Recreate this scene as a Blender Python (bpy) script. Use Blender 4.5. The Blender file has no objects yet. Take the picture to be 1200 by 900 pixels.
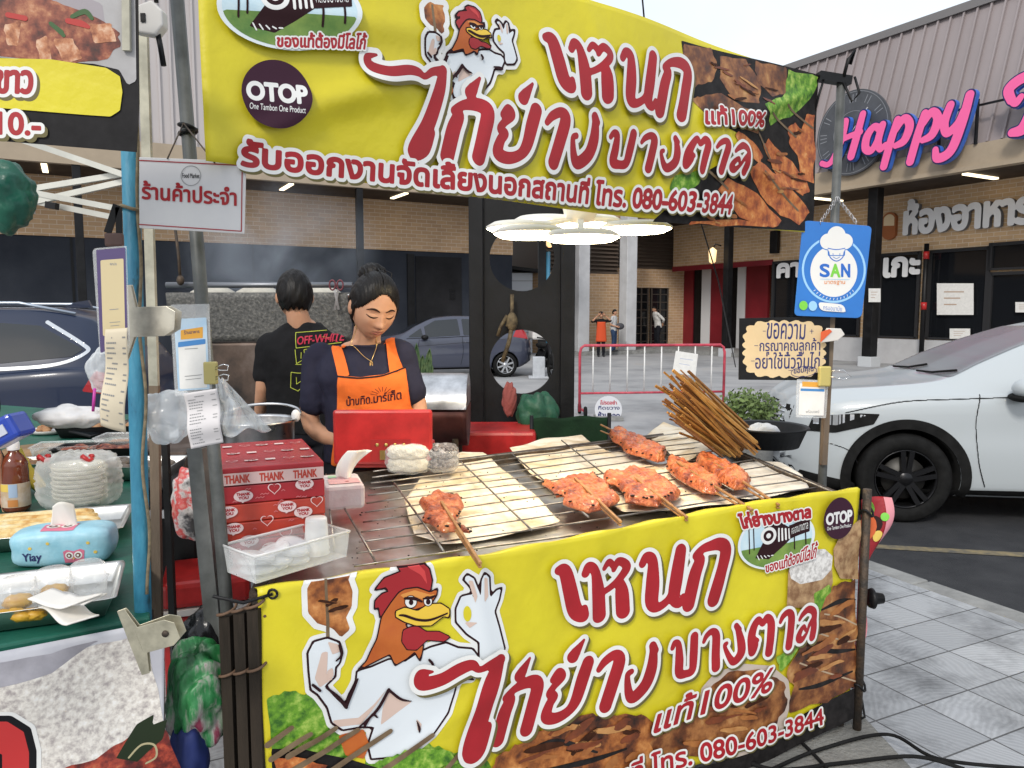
import bpy, bmesh, math, random
import numpy as np
from mathutils import Vector, Matrix, geometry
rad = math.radians
sc = bpy.context.scene
col = sc.collection
random.seed(7)
rng = np.random.default_rng(7)

# ---------------------------------------------------------------- camera
CAM_H, FOC = 1.62, 900.0
PITCH = math.atan(85 / 900)
cd = bpy.data.cameras.new('camera'); cam = bpy.data.objects.new('camera', cd); col.objects.link(cam)
cam.location = (0, 0, CAM_H); cam.rotation_euler = (math.pi / 2 - PITCH, 0, 0)
cd.sensor_width = 36; cd.lens = 27; cd.clip_start = .05; cd.clip_end = 3000
sc.camera = cam
# ---------------------------------------------------------------- sky, sun, exposure
SUN_EL, SUN_AZ = 38, 200
w = bpy.data.worlds.new('World'); sc.world = w; w.use_nodes = True
nt = w.node_tree; bg = nt.nodes['Background']
sky = nt.nodes.new('ShaderNodeTexSky'); sky.sky_type = 'NISHITA'; sky.sun_disc = False
sky.sun_elevation = rad(SUN_EL); sky.sun_rotation = rad(SUN_AZ); sky.dust_density = 3; sky.air_density = 1.2
tc = nt.nodes.new('ShaderNodeTexCoord'); nz = nt.nodes.new('ShaderNodeTexNoise')
nz.inputs['Scale'].default_value = 2.2; nz.inputs['Detail'].default_value = 5
cr = nt.nodes.new('ShaderNodeValToRGB'); cr.color_ramp.elements[0].position = .3; cr.color_ramp.elements[0].color = (.62, .62, .62, 1)
cr.color_ramp.elements[1].position = .75; cr.color_ramp.elements[1].color = (.97, .97, .97, 1)
mx = nt.nodes.new('ShaderNodeMix'); mx.data_type = 'RGBA'
mx.inputs['B'].default_value = (8.6, 9.2, 9.9, 1)
nt.links.new(tc.outputs['Generated'], nz.inputs['Vector']); nt.links.new(nz.outputs['Fac'], cr.inputs['Fac'])
nt.links.new(cr.outputs['Color'], mx.inputs['Factor']); nt.links.new(sky.outputs['Color'], mx.inputs['A'])
nt.links.new(mx.outputs['Result'], bg.inputs['Color']); bg.inputs['Strength'].default_value = .1
sd = bpy.data.lights.new('sun', 'SUN'); sd.energy = 1.5; sd.angle = rad(12); sd.color = (1, .95, .88)
so = bpy.data.objects.new('sun', sd); col.objects.link(so)
_a, _e = rad(SUN_AZ), rad(SUN_EL)
so.rotation_euler = Vector((math.sin(_a) * math.cos(_e), math.cos(_a) * math.cos(_e), math.sin(_e))).to_track_quat('Z', 'Y').to_euler()
so.location = (0, -5, 20)
vs = sc.view_settings; vs.view_transform = 'Standard'; vs.look = 'None'; vs.exposure = .42; vs.gamma = 1; vs.use_curve_mapping = False

# ---------------------------------------------------------------- pixel of the 1200x900 photo -> point on a real plane
_U = Vector((0, math.sin(PITCH), math.cos(PITCH))); _F = Vector((0, math.cos(PITCH), -math.sin(PITCH))); _C = Vector((0, 0, CAM_H))
def ray(x, y): return Vector((1, 0, 0)) * ((x - 600) / FOC) + _U * ((450 - y) / FOC) + _F
def at_z(x, y, z): d = ray(x, y); return _C + d * ((z - CAM_H) / d.z)
def at_y(x, y, Y): d = ray(x, y); return _C + d * (Y / d.y)
def on_plane(x, y, p, n): d = ray(x, y); p = Vector(p); n = Vector(n); return _C + d * ((p - _C).dot(n) / d.dot(n))

# ---------------------------------------------------------------- materials
MATS = {}
def mat(name, c, rough=.55, metal=0., var=0., vs_=8., c2=None, bump=0., bs=60., trans=0., alpha=1., emit=0., coat=0., ior=1.45, spec=.5, ramp=None, wave=None, stretch=None, sss=0.):
 """principled material; var/c2/ramp vary the base colour with object-space noise"""
 if name in MATS: return MATS[name]
 if spec == .5 and max(c) < .07 and rough > .3 and not metal and not coat: spec = .16   # dull dark cloth, wood and rubber
 m = bpy.data.materials.new(name); m.use_nodes = True; MATS[name] = m
 n = m.node_tree; b = n.nodes['Principled BSDF']; L = n.links.new
 b.inputs['Base Color'].default_value = (*c, 1); b.inputs['Roughness'].default_value = rough; b.inputs['Metallic'].default_value = metal
 b.inputs['Transmission Weight'].default_value = trans; b.inputs['Alpha'].default_value = alpha; b.inputs['IOR'].default_value = ior
 b.inputs['Specular IOR Level'].default_value = spec
 b.inputs['Coat Weight'].default_value = coat; b.inputs['Coat Roughness'].default_value = .05
 if sss: b.inputs['Subsurface Weight'].default_value = sss; b.inputs['Subsurface Radius'].default_value = (.012, .005, .003); b.inputs['Subsurface Scale'].default_value = .6
 if emit: b.inputs['Emission Color'].default_value = (*c, 1); b.inputs['Emission Strength'].default_value = emit
 if var or c2 or bump or ramp or wave:
  t = n.nodes.new('ShaderNodeTexCoord'); vec = t.outputs['Object']
  if stretch:
   mp = n.nodes.new('ShaderNodeMapping'); mp.inputs['Scale'].default_value = stretch; L(vec, mp.inputs['Vector']); vec = mp.outputs['Vector']
  if var or c2 or ramp:
   z = n.nodes.new('ShaderNodeTexNoise'); z.inputs['Scale'].default_value = vs_; z.inputs['Detail'].default_value = 6; z.inputs['Roughness'].default_value = .62
   L(vec, z.inputs['Vector']); r = n.nodes.new('ShaderNodeValToRGB'); L(z.outputs['Fac'], r.inputs['Fac'])
   if ramp:
    e = r.color_ramp.elements; e[0].position, e[1].position = ramp[0][0], ramp[-1][0]; e[0].color = (*ramp[0][1], 1); e[1].color = (*ramp[-1][1], 1)
    for p_, q_ in ramp[1:-1]: k = e.new(p_); k.color = (*q_, 1)
   else:
    c2_ = c2 or tuple(max(0, x * (1 - var)) for x in c); c1_ = c if c2 else tuple(min(1, x * (1 + var * .5)) for x in c)
    r.color_ramp.elements[0].position = .35; r.color_ramp.elements[1].position = .65
    r.color_ramp.elements[0].color = (*c2_, 1); r.color_ramp.elements[1].color = (*c1_, 1)
   L(r.outputs['Color'], b.inputs['Base Color'])
   if emit: L(r.outputs['Color'], b.inputs['Emission Color'])
   if metal or rough < .5:
    ma = n.nodes.new('ShaderNodeMapRange'); ma.inputs['To Min'].default_value = rough * .75; ma.inputs['To Max'].default_value = min(1, rough * 1.4)
    L(z.outputs['Fac'], ma.inputs['Value']); L(ma.outputs['Result'], b.inputs['Roughness'])
  if bump:
   z2 = n.nodes.new('ShaderNodeTexNoise'); z2.inputs['Scale'].default_value = bs; z2.inputs['Detail'].default_value = 5
   L(vec, z2.inputs['Vector']); bp = n.nodes.new('ShaderNodeBump'); bp.inputs['Strength'].default_value = bump; bp.inputs['Distance'].default_value = .02
   L(z2.outputs['Fac'], bp.inputs['Height']); L(bp.outputs['Normal'], b.inputs['Normal'])
 return m

def clear(name, c=(.9, .95, 1), op=.25, rough=.12):
 """thin clear plastic film: part see-through, part glossy (keeps renders fast, still real from any side)"""
 if name in MATS: return MATS[name]
 m = bpy.data.materials.new(name); m.use_nodes = True; MATS[name] = m
 n = m.node_tree; b = n.nodes['Principled BSDF']; o = n.nodes['Material Output']
 b.inputs['Base Color'].default_value = (*c, 1); b.inputs['Roughness'].default_value = rough; b.inputs['Specular IOR Level'].default_value = .8
 t = n.nodes.new('ShaderNodeBsdfTransparent'); x = n.nodes.new('ShaderNodeMixShader'); lw = n.nodes.new('ShaderNodeLayerWeight'); lw.inputs['Blend'].default_value = .35
 tcd = n.nodes.new('ShaderNodeTexCoord'); z = n.nodes.new('ShaderNodeTexNoise'); z.inputs['Scale'].default_value = 22; z.inputs['Detail'].default_value = 4
 bp = n.nodes.new('ShaderNodeBump'); bp.inputs['Strength'].default_value = .35; bp.inputs['Distance'].default_value = .02
 n.links.new(tcd.outputs['Object'], z.inputs['Vector']); n.links.new(z.outputs['Fac'], bp.inputs['Height']); n.links.new(bp.outputs['Normal'], b.inputs['Normal'])
 mr = n.nodes.new('ShaderNodeMapRange'); mr.inputs['To Min'].default_value = op; mr.inputs['To Max'].default_value = min(1, op + .38)
 n.links.new(lw.outputs['Facing'], mr.inputs['Value']); n.links.new(mr.outputs['Result'], x.inputs['Fac'])
 n.links.new(t.outputs[0], x.inputs[1]); n.links.new(b.outputs[0], x.inputs[2]); n.links.new(x.outputs[0], o.inputs['Surface'])
 return m

def brick_mat(name, c1, c2, mortar, bw=.23, bh=.075, axis='a'):
 """running-bond bricks; u runs along the wall (object x for 'a', object y for 'b'), v is z"""
 m = bpy.data.materials.new(name); m.use_nodes = True; n = m.node_tree; b = n.nodes['Principled BSDF']; L = n.links.new
 t = n.nodes.new('ShaderNodeTexCoord'); s = n.nodes.new('ShaderNodeSeparateXYZ'); k = n.nodes.new('ShaderNodeCombineXYZ'); L(t.outputs['Object'], s.inputs[0])
 d = n.nodes.new('ShaderNodeVectorMath'); d.operation = 'DOT_PRODUCT'; L(t.outputs['Object'], d.inputs[0]); d.inputs[1].default_value = axis
 L(d.outputs['Value'], k.inputs['X']); L(s.outputs['Z'], k.inputs['Y'])
 q = n.nodes.new('ShaderNodeTexBrick'); L(k.outputs[0], q.inputs['Vector']); q.inputs['Color1'].default_value = (*c1, 1); q.inputs['Color2'].default_value = (*c2, 1); q.inputs['Mortar'].default_value = (*mortar, 1)
 q.inputs['Scale'].default_value = 1; q.inputs['Brick Width'].default_value = bw; q.inputs['Row Height'].default_value = bh; q.inputs['Mortar Size'].default_value = .008; q.inputs['Mortar Smooth'].default_value = .2
 z = n.nodes.new('ShaderNodeTexNoise'); z.inputs['Scale'].default_value = 1.1; z.inputs['Detail'].default_value = 7; L(t.outputs['Object'], z.inputs['Vector'])
 x = n.nodes.new('ShaderNodeMix'); x.data_type = 'RGBA'; x.blend_type = 'MULTIPLY'; x.inputs['Factor'].default_value = .5
 L(q.outputs['Color'], x.inputs['A']); L(z.outputs['Color'], x.inputs['B'])
 hs = n.nodes.new('ShaderNodeHueSaturation'); hs.inputs['Value'].default_value = 1.5; L(x.outputs['Result'], hs.inputs['Color']);
 bw_ = n.nodes.new('ShaderNodeRGBToBW'); L(z.outputs['Color'], bw_.inputs[0]); L(bw_.outputs[0], x.inputs['B']); L(hs.outputs[0], b.inputs['Base Color'])
 bp = n.nodes.new('ShaderNodeBump'); bp.inputs['Strength'].default_value = .5; bp.inputs['Distance'].default_value = .01; bp.invert = True; L(q.outputs['Fac'], bp.inputs['Height']); L(bp.outputs['Normal'], b.inputs['Normal'])
 b.inputs['Roughness'].default_value = .85
 return m

# ---------------------------------------------------------------- objects, labels
def wloc(o):
 v = Vector((0, 0, 0))
 while o is not None: v += o.location; o = o.parent
 return v
def tag(o, label=None, cat=None, group=None, kind=None):
 if label: o['label'] = label
 if cat: o['category'] = cat
 if group: o['group'] = group
 if kind: o['kind'] = kind
 return o
def thing(name, label, cat, loc=(0, 0, 0), group=None):
 o = bpy.data.objects.new(name, None); col.objects.link(o); o.location = loc; o.empty_display_size = .1
 return tag(o, label, cat, group)
def kids(o): return [c for c in bpy.data.objects if c.parent == o]
def copy_tree(o, parent=None, **kw):
 c = o.copy(); col.objects.link(c); c.parent = parent
 for ch in kids(o): copy_tree(ch, c)
 for k, v in kw.items(): c[k] = v
 return c

class MB:
 def __init__(s): s.v = []; s.f = []; s.m = []; s.sm = []
 def add(s, vs_, fs, mi=0, smooth=False):
  k = len(s.v); s.v += [tuple(x) for x in vs_]; s.f += [tuple(i + k for i in f) for f in fs]; s.m += [mi] * len(fs); s.sm += [smooth] * len(fs); return s
 def box(s, c, d, rz=0, ry=0, rx=0, mi=0):
  M = Matrix.Translation(c) @ Matrix.Rotation(rz, 4, 'Z') @ Matrix.Rotation(ry, 4, 'Y') @ Matrix.Rotation(rx, 4, 'X')
  p = [M @ Vector((x * d[0] / 2, y * d[1] / 2, z * d[2] / 2)) for x in (-1, 1) for y in (-1, 1) for z in (-1, 1)]
  return s.add(p, [(0, 1, 3, 2), (4, 6, 7, 5), (0, 4, 5, 1), (2, 3, 7, 6), (0, 2, 6, 4), (1, 5, 7, 3)], mi)
 def quad(s, a, b, c, d, mi=0): return s.add([a, b, c, d], [(0, 1, 2, 3)], mi)
 def bar(s, a, b, w_, h_, up=(0, 0, 1), mi=0):
  a, b = Vector(a), Vector(b); t = (b - a).normalized(); u = t.cross(Vector(up))
  if u.length < 1e-4: u = t.cross(Vector((0, 1, 0)))
  u.normalize(); v = u.cross(t); u *= w_ / 2; v *= h_ / 2
  p = [a - u - v, a + u - v, a + u + v, a - u + v, b - u - v, b + u - v, b + u + v, b - u + v]
  return s.add(p, [(3, 2, 1, 0), (4, 5, 6, 7), (0, 1, 5, 4), (1, 2, 6, 5), (2, 3, 7, 6), (3, 0, 4, 7)], mi)
 def tube(s, pts, r, n=10, mi=0, caps=True, closed=False):
  P = [Vector(p) for p in pts]; R = r if isinstance(r, (list, tuple)) else [r] * len(P); vs_ = []; N = len(P); u = None
  for i, p in enumerate(P):
   if closed: t = P[(i + 1) % N] - P[i - 1]
   else: t = P[min(i + 1, N - 1)] - P[max(i - 1, 0)]
   t.normalize()
   if u is None: u = t.orthogonal().normalized()
   u = (u - t * u.dot(t)).normalized(); v = t.cross(u)
   vs_ += [p + (u * math.cos(2 * math.pi * k / n) + v * math.sin(2 * math.pi * k / n)) * R[i] for k in range(n)]
  fs = [(i * n + k, i * n + (k + 1) % n, ((i + 1) % N) * n + (k + 1) % n, ((i + 1) % N) * n + k) for i in range(N if closed else N - 1) for k in range(n)]
  s.add(vs_, fs, mi, True)
  if caps and not closed: s.add(vs_[:n], [tuple(range(n))[::-1]], mi); s.add(vs_[-n:], [tuple(range(n))], mi)
  return s
 def lathe(s, prof, c=(0, 0, 0), n=32, mi=0, axis='z', M=None, caps=False):
  """prof: list of (r, h)"""
  vs_ = []
  for r, h in prof:
   for k in range(n):
    a = 2 * math.pi * k / n; x, y = r * math.cos(a), r * math.sin(a)
    v = Vector((x, y, h)) if axis == 'z' else Vector((x, h, y)) if axis == 'y' else Vector((h, x, y))
    vs_.append((M @ v if M else v) + Vector(c))
  N = len(prof)
  s.add(vs_, [(i * n + k, i * n + (k + 1) % n, (i + 1) * n + (k + 1) % n, (i + 1) * n + k) for i in range(N - 1) for k in range(n)], mi, True)
  if caps: s.add(vs_[:n], [tuple(range(n))[::-1]], mi); s.add(vs_[-n:], [tuple(range(n))], mi)
  return s
 def ball(s, c, r, n=16, m=10, mi=0, fn=None, M=None):
  c = Vector(c); r = r if isinstance(r, (tuple, list)) else (r, r, r); vs_ = []
  for i in range(m + 1):
   th = math.pi * i / m
   for k in range(n):
    ph = 2 * math.pi * k / n; d = Vector((math.sin(th) * math.cos(ph), math.sin(th) * math.sin(ph), math.cos(th)))
    q = fn(d) if fn else 1; p = Vector((d.x * r[0] * q, d.y * r[1] * q, d.z * r[2] * q)); vs_.append(c + (M @ p if M else p))
  return s.add(vs_, [(i * n + k, (i + 1) * n + k, (i + 1) * n + (k + 1) % n, i * n + (k + 1) % n) for i in range(m) for k in range(n)], mi, True)
 def grid(s, fn, nu, nv, mi=0, smooth=True):
  vs_ = [fn(i / nu, j / nv) for j in range(nv + 1) for i in range(nu + 1)]
  return s.add(vs_, [(j * (nu + 1) + i, j * (nu + 1) + i + 1, (j + 1) * (nu + 1) + i + 1, (j + 1) * (nu + 1) + i) for j in range(nv) for i in range(nu)], mi, smooth)
 def prism(s, poly, fn, d0, d1, mi=0):
  """polygon (x,y) extruded from d0 to d1 through fn(x,y,d)"""
  n = len(poly); vs_ = [fn(x, y, d0) for x, y in poly] + [fn(x, y, d1) for x, y in poly]
  return s.add(vs_, [tuple(range(n))[::-1], tuple(range(n, 2 * n))] + [(i, (i + 1) % n, n + (i + 1) % n, n + i) for i in range(n)], mi)
 def build(s, name, mats, parent=None, bevel=0, solid=0, sub=0, fix=True):
  me = bpy.data.meshes.new(name); o = bpy.data.objects.new(name, me); col.objects.link(o)
  off = Vector((0, 0, 0))
  if parent is not None: o.parent = parent; off = wloc(parent)
  me.from_pydata([(x[0] - off.x, x[1] - off.y, x[2] - off.z) for x in s.v], [], s.f)
  for m in (mats if isinstance(mats, (list, tuple)) else [mats]): me.materials.append(m)
  me.polygons.foreach_set('material_index', s.m); me.polygons.foreach_set('use_smooth', s.sm)
  me.validate()
  if fix:
   bm = bmesh.new(); bm.from_mesh(me); bmesh.ops.remove_doubles(bm, verts=bm.verts, dist=1e-5); bmesh.ops.recalc_face_normals(bm, faces=bm.faces); bm.to_mesh(me); bm.free()
  if solid: d = o.modifiers.new('solid', 'SOLIDIFY'); d.thickness = solid; d.offset = 0
  if bevel: d = o.modifiers.new('bevel', 'BEVEL'); d.width = bevel; d.segments = 2; d.limit_method = 'ANGLE'; d.angle_limit = rad(40)
  if sub: d = o.modifiers.new('sub', 'SUBSURF'); d.levels = d.render_levels = sub
  return o
def cr_spline(pts, n=8, closed=False):
 P = [np.array(p, float) for p in pts]; N = len(P); out = []
 for i in range(N if closed else N - 1):
  a, b, c, d = (P[(i - 1) % N], P[i], P[(i + 1) % N], P[(i + 2) % N]) if closed else (P[max(i - 1, 0)], P[i], P[i + 1], P[min(i + 2, N - 1)])
  for k in range(n):
   t = k / n; out.append(.5 * (2 * b + (c - a) * t + (2 * a - 5 * b + 4 * c - d) * t * t + (3 * b - a - 3 * c + d) * t ** 3))
 if not closed: out.append(P[-1])
 return out

# ---------------------------------------------------------------- flat shapes as distance fields -> clean decal meshes
class Field:
 """distance field on a grid; union of polygons, strokes and lettering; iso() meshes the part below a level"""
 def __init__(s, x0, y0, x1, y1, h):
  s.x0, s.y0, s.h = x0, y0, h; s.nx = int((x1 - x0) / h) + 2; s.ny = int((y1 - y0) / h) + 2
  s.d = np.full((s.ny, s.nx), 9.0)
 def win(s, P, mg):
  lo = P.min(0) - mg; hi = P.max(0) + mg
  i0 = max(0, int((lo[0] - s.x0) / s.h)); i1 = min(s.nx, int((hi[0] - s.x0) / s.h) + 2); j0 = max(0, int((lo[1] - s.y0) / s.h)); j1 = min(s.ny, int((hi[1] - s.y0) / s.h) + 2)
  if i1 <= i0 or j1 <= j0: return None
  X, Y = np.meshgrid(s.x0 + np.arange(i0, i1) * s.h, s.y0 + np.arange(j0, j1) * s.h); return i0, i1, j0, j1, X, Y
 def contours(s, cs, mg=.02):
  """nonzero-winding union of closed contours"""
  for grp in cs:
   A = np.vstack(grp); q = s.win(A, mg)
   if q is None: continue
   i0, i1, j0, j1, X, Y = q; wn = np.zeros(X.shape, int); D = np.full(X.shape, 9.0)
   for P in grp:
    Q = np.roll(P, -1, 0)
    for (ax, ay), (bx, by) in zip(P, Q):
     ex, ey = bx - ax, by - ay; l2 = ex * ex + ey * ey
     if l2 < 1e-14: continue
     t = np.clip(((X - ax) * ex + (Y - ay) * ey) / l2, 0, 1); D = np.minimum(D, (X - ax - t * ex) ** 2 + (Y - ay - t * ey) ** 2)
     side = ex * (Y - ay) - ey * (X - ax); wn += ((ay <= Y) & (by > Y) & (side > 0)).astype(int) - ((ay > Y) & (by <= Y) & (side < 0)).astype(int)
   D = np.sqrt(D); D = np.where(wn != 0, -D, D); s.d[j0:j1, i0:i1] = np.minimum(s.d[j0:j1, i0:i1], D)
  return s
 def poly(s, P, mg=.03): return s.contours([[np.array(P, float)]], mg)
 def stroke(s, pts, mg=.03):
  """pts: (x, y, half width)"""
  P = np.array(pts, float); q = s.win(P[:, :2], mg + P[:, 2].max())
  if q is None: return s
  i0, i1, j0, j1, X, Y = q; D = s.d[j0:j1, i0:i1]
  for (ax, ay, ar), (bx, by, br) in zip(P[:-1], P[1:]):
   ex, ey = bx - ax, by - ay; l2 = max(ex * ex + ey * ey, 1e-12); t = np.clip(((X - ax) * ex + (Y - ay) * ey) / l2, 0, 1)
   D = np.minimum(D, np.hypot(X - ax - t * ex, Y - ay - t * ey) - (ar + (br - ar) * t))
  s.d[j0:j1, i0:i1] = D; return s
 def cut(s, o): s.d = np.maximum(s.d, -o.d); return s
 def iso(s, lev=0.):
  f = s.d - lev; ins = f < 0; h = s.h; vs_ = []; fs = []; idx = {}
  nd = -np.ones(f.shape, int); jj, ii = np.nonzero(ins); nd[jj, ii] = np.arange(len(jj)); vs_ = [(s.x0 + i * h, s.y0 + j * h) for j, i in zip(jj, ii)]
  c = ins[:-1, :-1].astype(int) + ins[:-1, 1:] + ins[1:, 1:] + ins[1:, :-1]
  J, I = np.nonzero(c == 4); fs = list(zip(nd[J, I].tolist(), nd[J, I + 1].tolist(), nd[J + 1, I + 1].tolist(), nd[J + 1, I].tolist()))
  def edge(a, b):
   k = (a, b) if a < b else (b, a)
   if k not in idx:
    fa, fb = f[a], f[b]; t = fa / (fa - fb); idx[k] = len(vs_); vs_.append((s.x0 + (a[1] + (b[1] - a[1]) * t) * h, s.y0 + (a[0] + (b[0] - a[0]) * t) * h))
   return idx[k]
  J, I = np.nonzero((c > 0) & (c < 4))
  for j, i in zip(J.tolist(), I.tolist()):
   q = [(j, i), (j, i + 1), (j + 1, i + 1), (j + 1, i)]; p = []
   for k in range(4):
    a, b = q[k], q[(k + 1) % 4]
    if ins[a]: p.append(int(nd[a]))
    if ins[a] != ins[b]: p.append(edge(a, b))
   if len(p) > 2: fs.append(tuple(p))
  return vs_, fs

_TXT = {}
def text_contours(s_, shear=0.):
 """outlines of a line of lettering at size 1, grouped glyph part by glyph part, plus its bounding box"""
 if s_ in _TXT: return _TXT[s_]
 c = bpy.data.curves.new('txt', 'FONT'); c.body = s_; o = bpy.data.objects.new('txt', c); col.objects.link(o); bpy.context.view_layer.update()
 dg = bpy.context.evaluated_depsgraph_get(); k = o.evaluated_get(dg).to_curve(dg); L = []
 for sp in k.splines:
  B = sp.bezier_points; P = []
  for i in range(len(B)):
   a, b = B[i], B[(i + 1) % len(B)]
   straight = (a.handle_right - a.co).length + (b.handle_left - b.co).length < 1e-5
   P += [tuple(x[:2]) for x in geometry.interpolate_bezier(a.co, a.handle_right, b.handle_left, b.co, 2 if straight else 7)[:-1]]
  if len(P) > 2: L.append(np.array(P))
 bpy.data.objects.remove(o); bpy.data.curves.remove(c)
 # group overlapping boxes
 G = []
 for P in L:
  lo, hi = P.min(0), P.max(0); hit = [g for g in G if not (g[2][0] < lo[0] or g[1][0] > hi[0] or g[2][1] < lo[1] or g[1][1] > hi[1])]
  n = [[P], lo, hi]
  for g in hit: n = [n[0] + g[0], np.minimum(n[1], g[1]), np.maximum(n[2], g[2])]
  G = [g for g in G if not any(g is q for q in hit)]
  G.append(n)
 A = np.vstack(L); r = ([g[0] for g in G], A.min(0), A.max(0)); _TXT[s_] = r
 return r

def decal(name, shape, fn, off, m, parent, thick=0):
 """2-D mesh laid on a surface fn(x, y, offset) as its own object"""
 vs_, fs = shape
 b = MB(); b.add([fn(x, y, off) for x, y in vs_], fs)
 return b.build(name, m, parent, fix=False)
def text_field(s_, box, h=None, fat=0, base=None):
 """lettering fitted to box = (x0, y0, x1, y1) or a quad map fn; returns Field in plane units"""
 G, lo, hi = text_contours(s_)
 if callable(box): T = box
 else:
  sx = (box[2] - box[0]) / (hi[0] - lo[0]); sy = (box[3] - box[1]) / (hi[1] - lo[1]); T = lambda u, v: (box[0] + u * (box[2] - box[0]), box[1] + v * (box[3] - box[1]))
 cs = []
 for g in G: cs.append([np.array([T((x - lo[0]) / (hi[0] - lo[0]), (y - lo[1]) / (hi[1] - lo[1])) for x, y in P]) for P in g])
 A = np.vstack([P for g in cs for P in g]); a, b = A.min(0), A.max(0); hh = h or max((b[1] - a[1]) / 26, .0004); mg = fat + hh * 3
 return Field(a[0] - mg, a[1] - mg, b[0] + mg, b[1] + mg, hh).contours(cs, mg)
def quad_map(BL, BR, TL, TR):
 BL, BR, TL, TR = map(np.array, (BL, BR, TL, TR))
 return lambda u, v: tuple((BL * (1 - u) + BR * u) * (1 - v) + (TL * (1 - u) + TR * u) * v)
def write(name, s_, box, fn, off, m, parent, fat=0., h=None, back=None, grow=.004):
 f = text_field(s_, box, h, fat + (grow if back else 0))
 if back: decal(name + '_outline', f.iso(fat + grow), fn, off, back, parent); off += .0006
 return decal(name, f.iso(fat), fn, off, m, parent)
def disc(cx, cy, rx, ry=None, n=40): ry = ry or rx; return [(cx + rx * math.cos(2 * math.pi * k / n), cy + ry * math.sin(2 * math.pi * k / n)) for k in range(n)]
def shape(P, h=None):
 A = np.array(P, float); a, b = A.min(0), A.max(0); h = h or max(b - a) / 40
 return Field(a[0] - 2 * h, a[1] - 2 * h, b[0] + 2 * h, b[1] + 2 * h, h).poly(P, 3 * h)
# ================================================================ SETTING
E1 = Vector((.871, .491, 0)); E2 = Vector((-.491, .871, 0))
def E(a, b, z=0): return E1 * a + E2 * b + Vector((0, 0, z))
def b_at(px, a):   # where the pixel column px meets the wall line a = const
 u = (px - 600) / 900; return (.871 * a - u * .491 * a) / (.491 + u * .871)
def a_at(px, b):
 u = (px - 600) / 900; return b * (.491 + u * .871) / (.871 - u * .491)
M = dict(
 asphalt=mat('lot_concrete', (.27, .275, .285), .85, ramp=[(.3, (.2, .2, .205)), (.46, (.3, .303, .31)), (.6, (.37, .37, .373)), (.72, (.36, .32, .29))], vs_=.6, bump=.25, bs=40),
 road=mat('road_asphalt', (.055, .056, .06), .8, c2=(.035, .036, .04), vs_=3, bump=.6, bs=150),
 yellow=mat('worn_yellow_paint', (.24, .19, .1), .8, c2=(.09, .085, .075), vs_=14),
 kerb=mat('kerb_concrete', (.3, .3, .29), .85, c2=(.19, .19, .185), vs_=6, bump=.3, bs=80),
 slab=mat('slab_concrete', (.24, .235, .215), .9, c2=(.13, .128, .12), vs_=5, bump=.5, bs=60),
 black=mat('black_paint', (.008, .008, .009), .42, var=.5, vs_=5, bump=.05, spec=.3),
 steel=mat('stainless_steel', (.62, .62, .63), .28, 1, var=.35, vs_=9),
 iron=mat('dark_iron', (.055, .048, .042), .55, .6, c2=(.11, .075, .05), vs_=22, bump=.3, bs=120),
 white=mat('white_paint', (.72, .72, .7), .5, var=.12, vs_=10),
 glass=mat('dark_glass', (.008, .009, .011), .06, spec=.6),
 lampglow=mat('lamp_diffuser', (1, .83, .55), emit=2.2),
 red=mat('red_gloss', (.42, .02, .02), .3, var=.3, vs_=9),
 rubber=mat('black_rubber', (.012, .012, .012), .8, var=.4, vs_=12),
 paper=mat('white_paper', (.74, .73, .7), .8, var=.08, vs_=15), pink=mat('pink_red_paint', (.5, .06, .09), .4, var=.35, vs_=10),
 navyink=mat('navy_ink', (.02, .025, .12), .6), blackink=mat('black_ink', (.01, .01, .012), .6), greyink=mat('grey_ink', (.25, .25, .25), .7),
)
# ---- ground
b = MB(); b.quad((-400, -60, 0), (400, -60, 0), (400, 600, 0), (-400, 600, 0)); tag(b.build('ground', M['asphalt']), kind='structure')
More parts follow.
